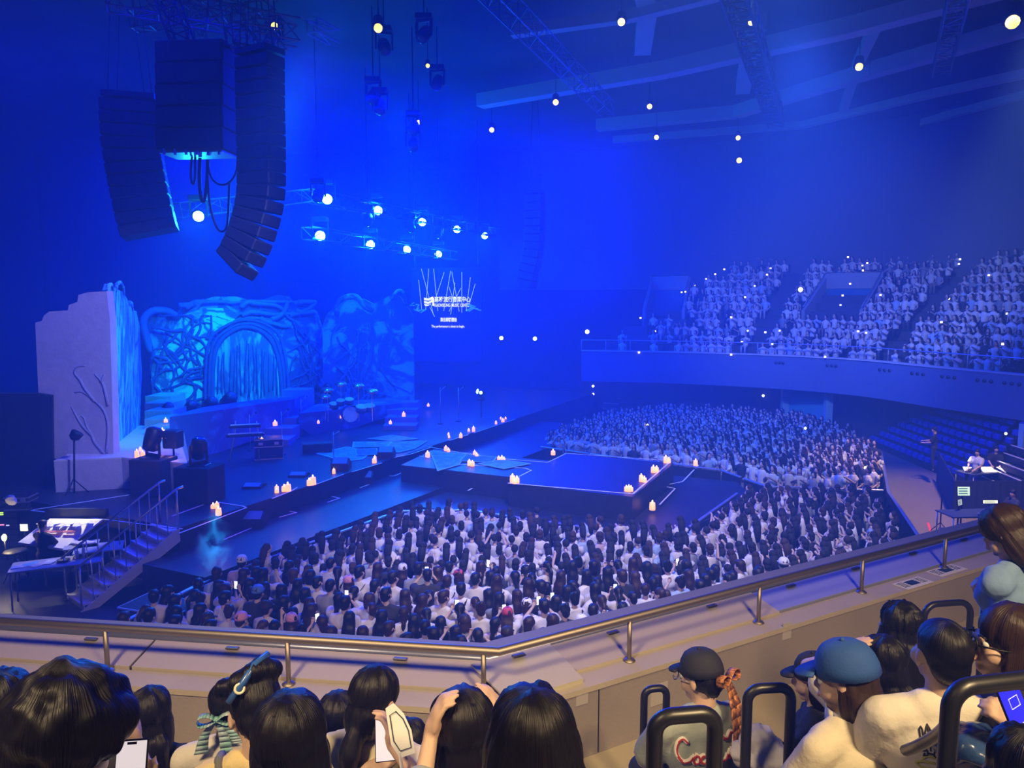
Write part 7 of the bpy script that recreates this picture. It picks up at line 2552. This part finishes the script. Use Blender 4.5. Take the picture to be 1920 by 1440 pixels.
# lit desk in the far booth with two operators
q = G(1842, 930, 0)
q = V(17.0, 26.6, 0)
t, q_, Mr = (lambda a: a)(table(1845, 925, 0.0, 2.2, .8, .85, .35, 'far sound desk lit by small lamps', mat('booth_table')))
TT = q_ + V(0, 0, .87)
for i, (dx, w_, lab) in enumerate(((-.7, .3, 'white lit sheet at the left of the far sound desk'), (.0, .5, 'wide white lit sheet in the middle of the far sound desk'), (.6, .3, 'angled lit sheet at the right of the far sound desk'))):
    o = MB().box(TT + V(dx, -.1, .05), (w_, .4, .01), .3 * (i - 1), rot=Euler((R(18), 0, .3 * (i - 1))).to_matrix()).build('script_sheet', M_PAPER)
    tag(o, lab, 'paper')
    light('script_light', 'SPOT', TT + V(dx, .1, .7), TT + V(dx, -.1, 0), 38, (1, .93, .75), spot=60, radius=.04)
def crew(x, y, d, yaw, pose, label, top, hair='short', cap=None, arms=None):
    bp = body_parts(pose, arms, head=(-.25, 0, 0), male=True, sleeve=.7)
    o = link('person', blob('person_body', bp['skin'], M_SKIN, .018, 2, .4))
    hz = 1.19 if pose == 'sit' else 1.62
    o.location = P(x, y, d) - V(0, 0, hz)
    o.rotation_euler = (0, 0, R(yaw))
    tag(o, label, 'person')
    link('shirt', blob('shirt', bp['top'], top, .024, 3, .5, inflate=.016, disp=(.012, 9)), o)
    link('trousers', blob('trousers', bp['trousers'], M_DENIM, .028, 2, .4), o)
    h_ = link('hair', HAIRM[hair], o, (.012, .011, .014))
    h_.matrix_local = bp['HM']
    return o
crew(1833, 848, 27.0, 120, 'sit', 'operator in a pale shirt leaning over the far sound desk', cloth('pale_blue_shirt', (.55, .62, .75)))
crew(1868, 842, 27.6, 150, 'sit', 'operator in black seated right of the lit far sound desk', cloth('black_tee'))
crew(1753, 806, 28.6, 60, 'stand', 'standing crew member in black at the corner of the cloth fence', cloth('black_tee'), arms={1: dict(hand=V(.10, .34, 1.15), dir=(-.4, 1, .1), normal=(0, 0, -1), curl=.6, pole=(1, -.5, -1)), -1: dict(hand=V(-.14, .34, 1.1), dir=(.4, 1, .1), normal=(0, 0, -1), curl=.6, pole=(-1, -.5, -1))})
crew(1900, 925, 23.5, 100, 'sit', 'crew member in a dark jacket and white cap behind the near desk', cloth('navy_tee'))
for i, (x, y) in enumerate(((1895, 882), (1893, 868))):
    flight_box(G(x, y + 15, .0) if i == 0 else G(x, y, .6), (.6, .5, .35 if i == 0 else .3), ['lower metal-edged case of the stack right of the far desk', 'upper metal-edged case of the stack right of the far desk'][i], .2)
# open laptops / light dots among the far audience and on the bleachers
rp_ = random.Random(5)
SPK = [(1278, 548), (1285, 547), (1302, 535), (1324, 523), (1341, 514), (1358, 505), (1415, 536), (1397, 557), (1438, 515), (1445, 503), (1201, 596), (1228, 621), (1402, 620), (1371, 595), (1435, 623), (1462, 620), (1594, 532), (1580, 554), (1576, 572), (1564, 593),
       (1590, 482), (1617, 498), (1626, 493), (1618, 507), (1636, 480), (1651, 553), (1609, 621), (1624, 624), (1765, 604), (1800, 486), (1798, 495), (1854, 516), (1820, 592), (1888, 588), (1880, 645), (1391, 641), (1448, 645), (1198, 661), (1371, 665), (1547, 669), (1779, 560)]
for i, (x, y) in enumerate(SPK):
    # nearest seat row point on this line of sight
    best = None
    for k in range(NROW):
        for j in range(0, len(FCUR), 2):
            q = tier_pt(j, k, .95)
            e = abs(q.x / q.y * F + 960 - x) + abs(570 - (q.z - 7) / q.y * F - y)
            if best is None or e < best[0]:
                best = (e, q.y)
    c = P(x, y, best[1] - .45)
    t = thing('lit_phone', 'small bright phone light in the far balcony audience, %s from the left' % ordinal(sorted(range(len(SPK)), key=lambda q: SPK[q]).index(i)), 'phone', c, 'phone lights in the far balcony audience')
    MB().box(c, (.11, .02, .09), bev=.008).build('screen', mat('phone_glow_warm', (1, .9, .7), .4, emit=3, ecol=(1, .85, .5)) if i % 3 else M_PHONE, t)
for i, (x, y, d) in enumerate(((1112, 724, 43.5), (1112, 739, 43.4), (1431, 742, 40.5), (1886, 813, 27.8), (1006 + 208, 797, 33), (1510, 803, 29.5), (1623, 877, 24.4))):
    c = P(x, y, d)
    o = MB().ball(c, .07 if i < 3 else .05, 8, 6).build('marker_light', mat('white_lamp'), None, True)
    tag(o, ['upper small step light at the dark left bleacher', 'lower small step light at the dark left bleacher', 'step light above the white stair edges', 'aisle light beside the right stair edges', 'glowing light stick held up in the far floor crowd', 'bright phone at the right of the far floor crowd', 'bright phone at the crowd barrier'][i], 'light')
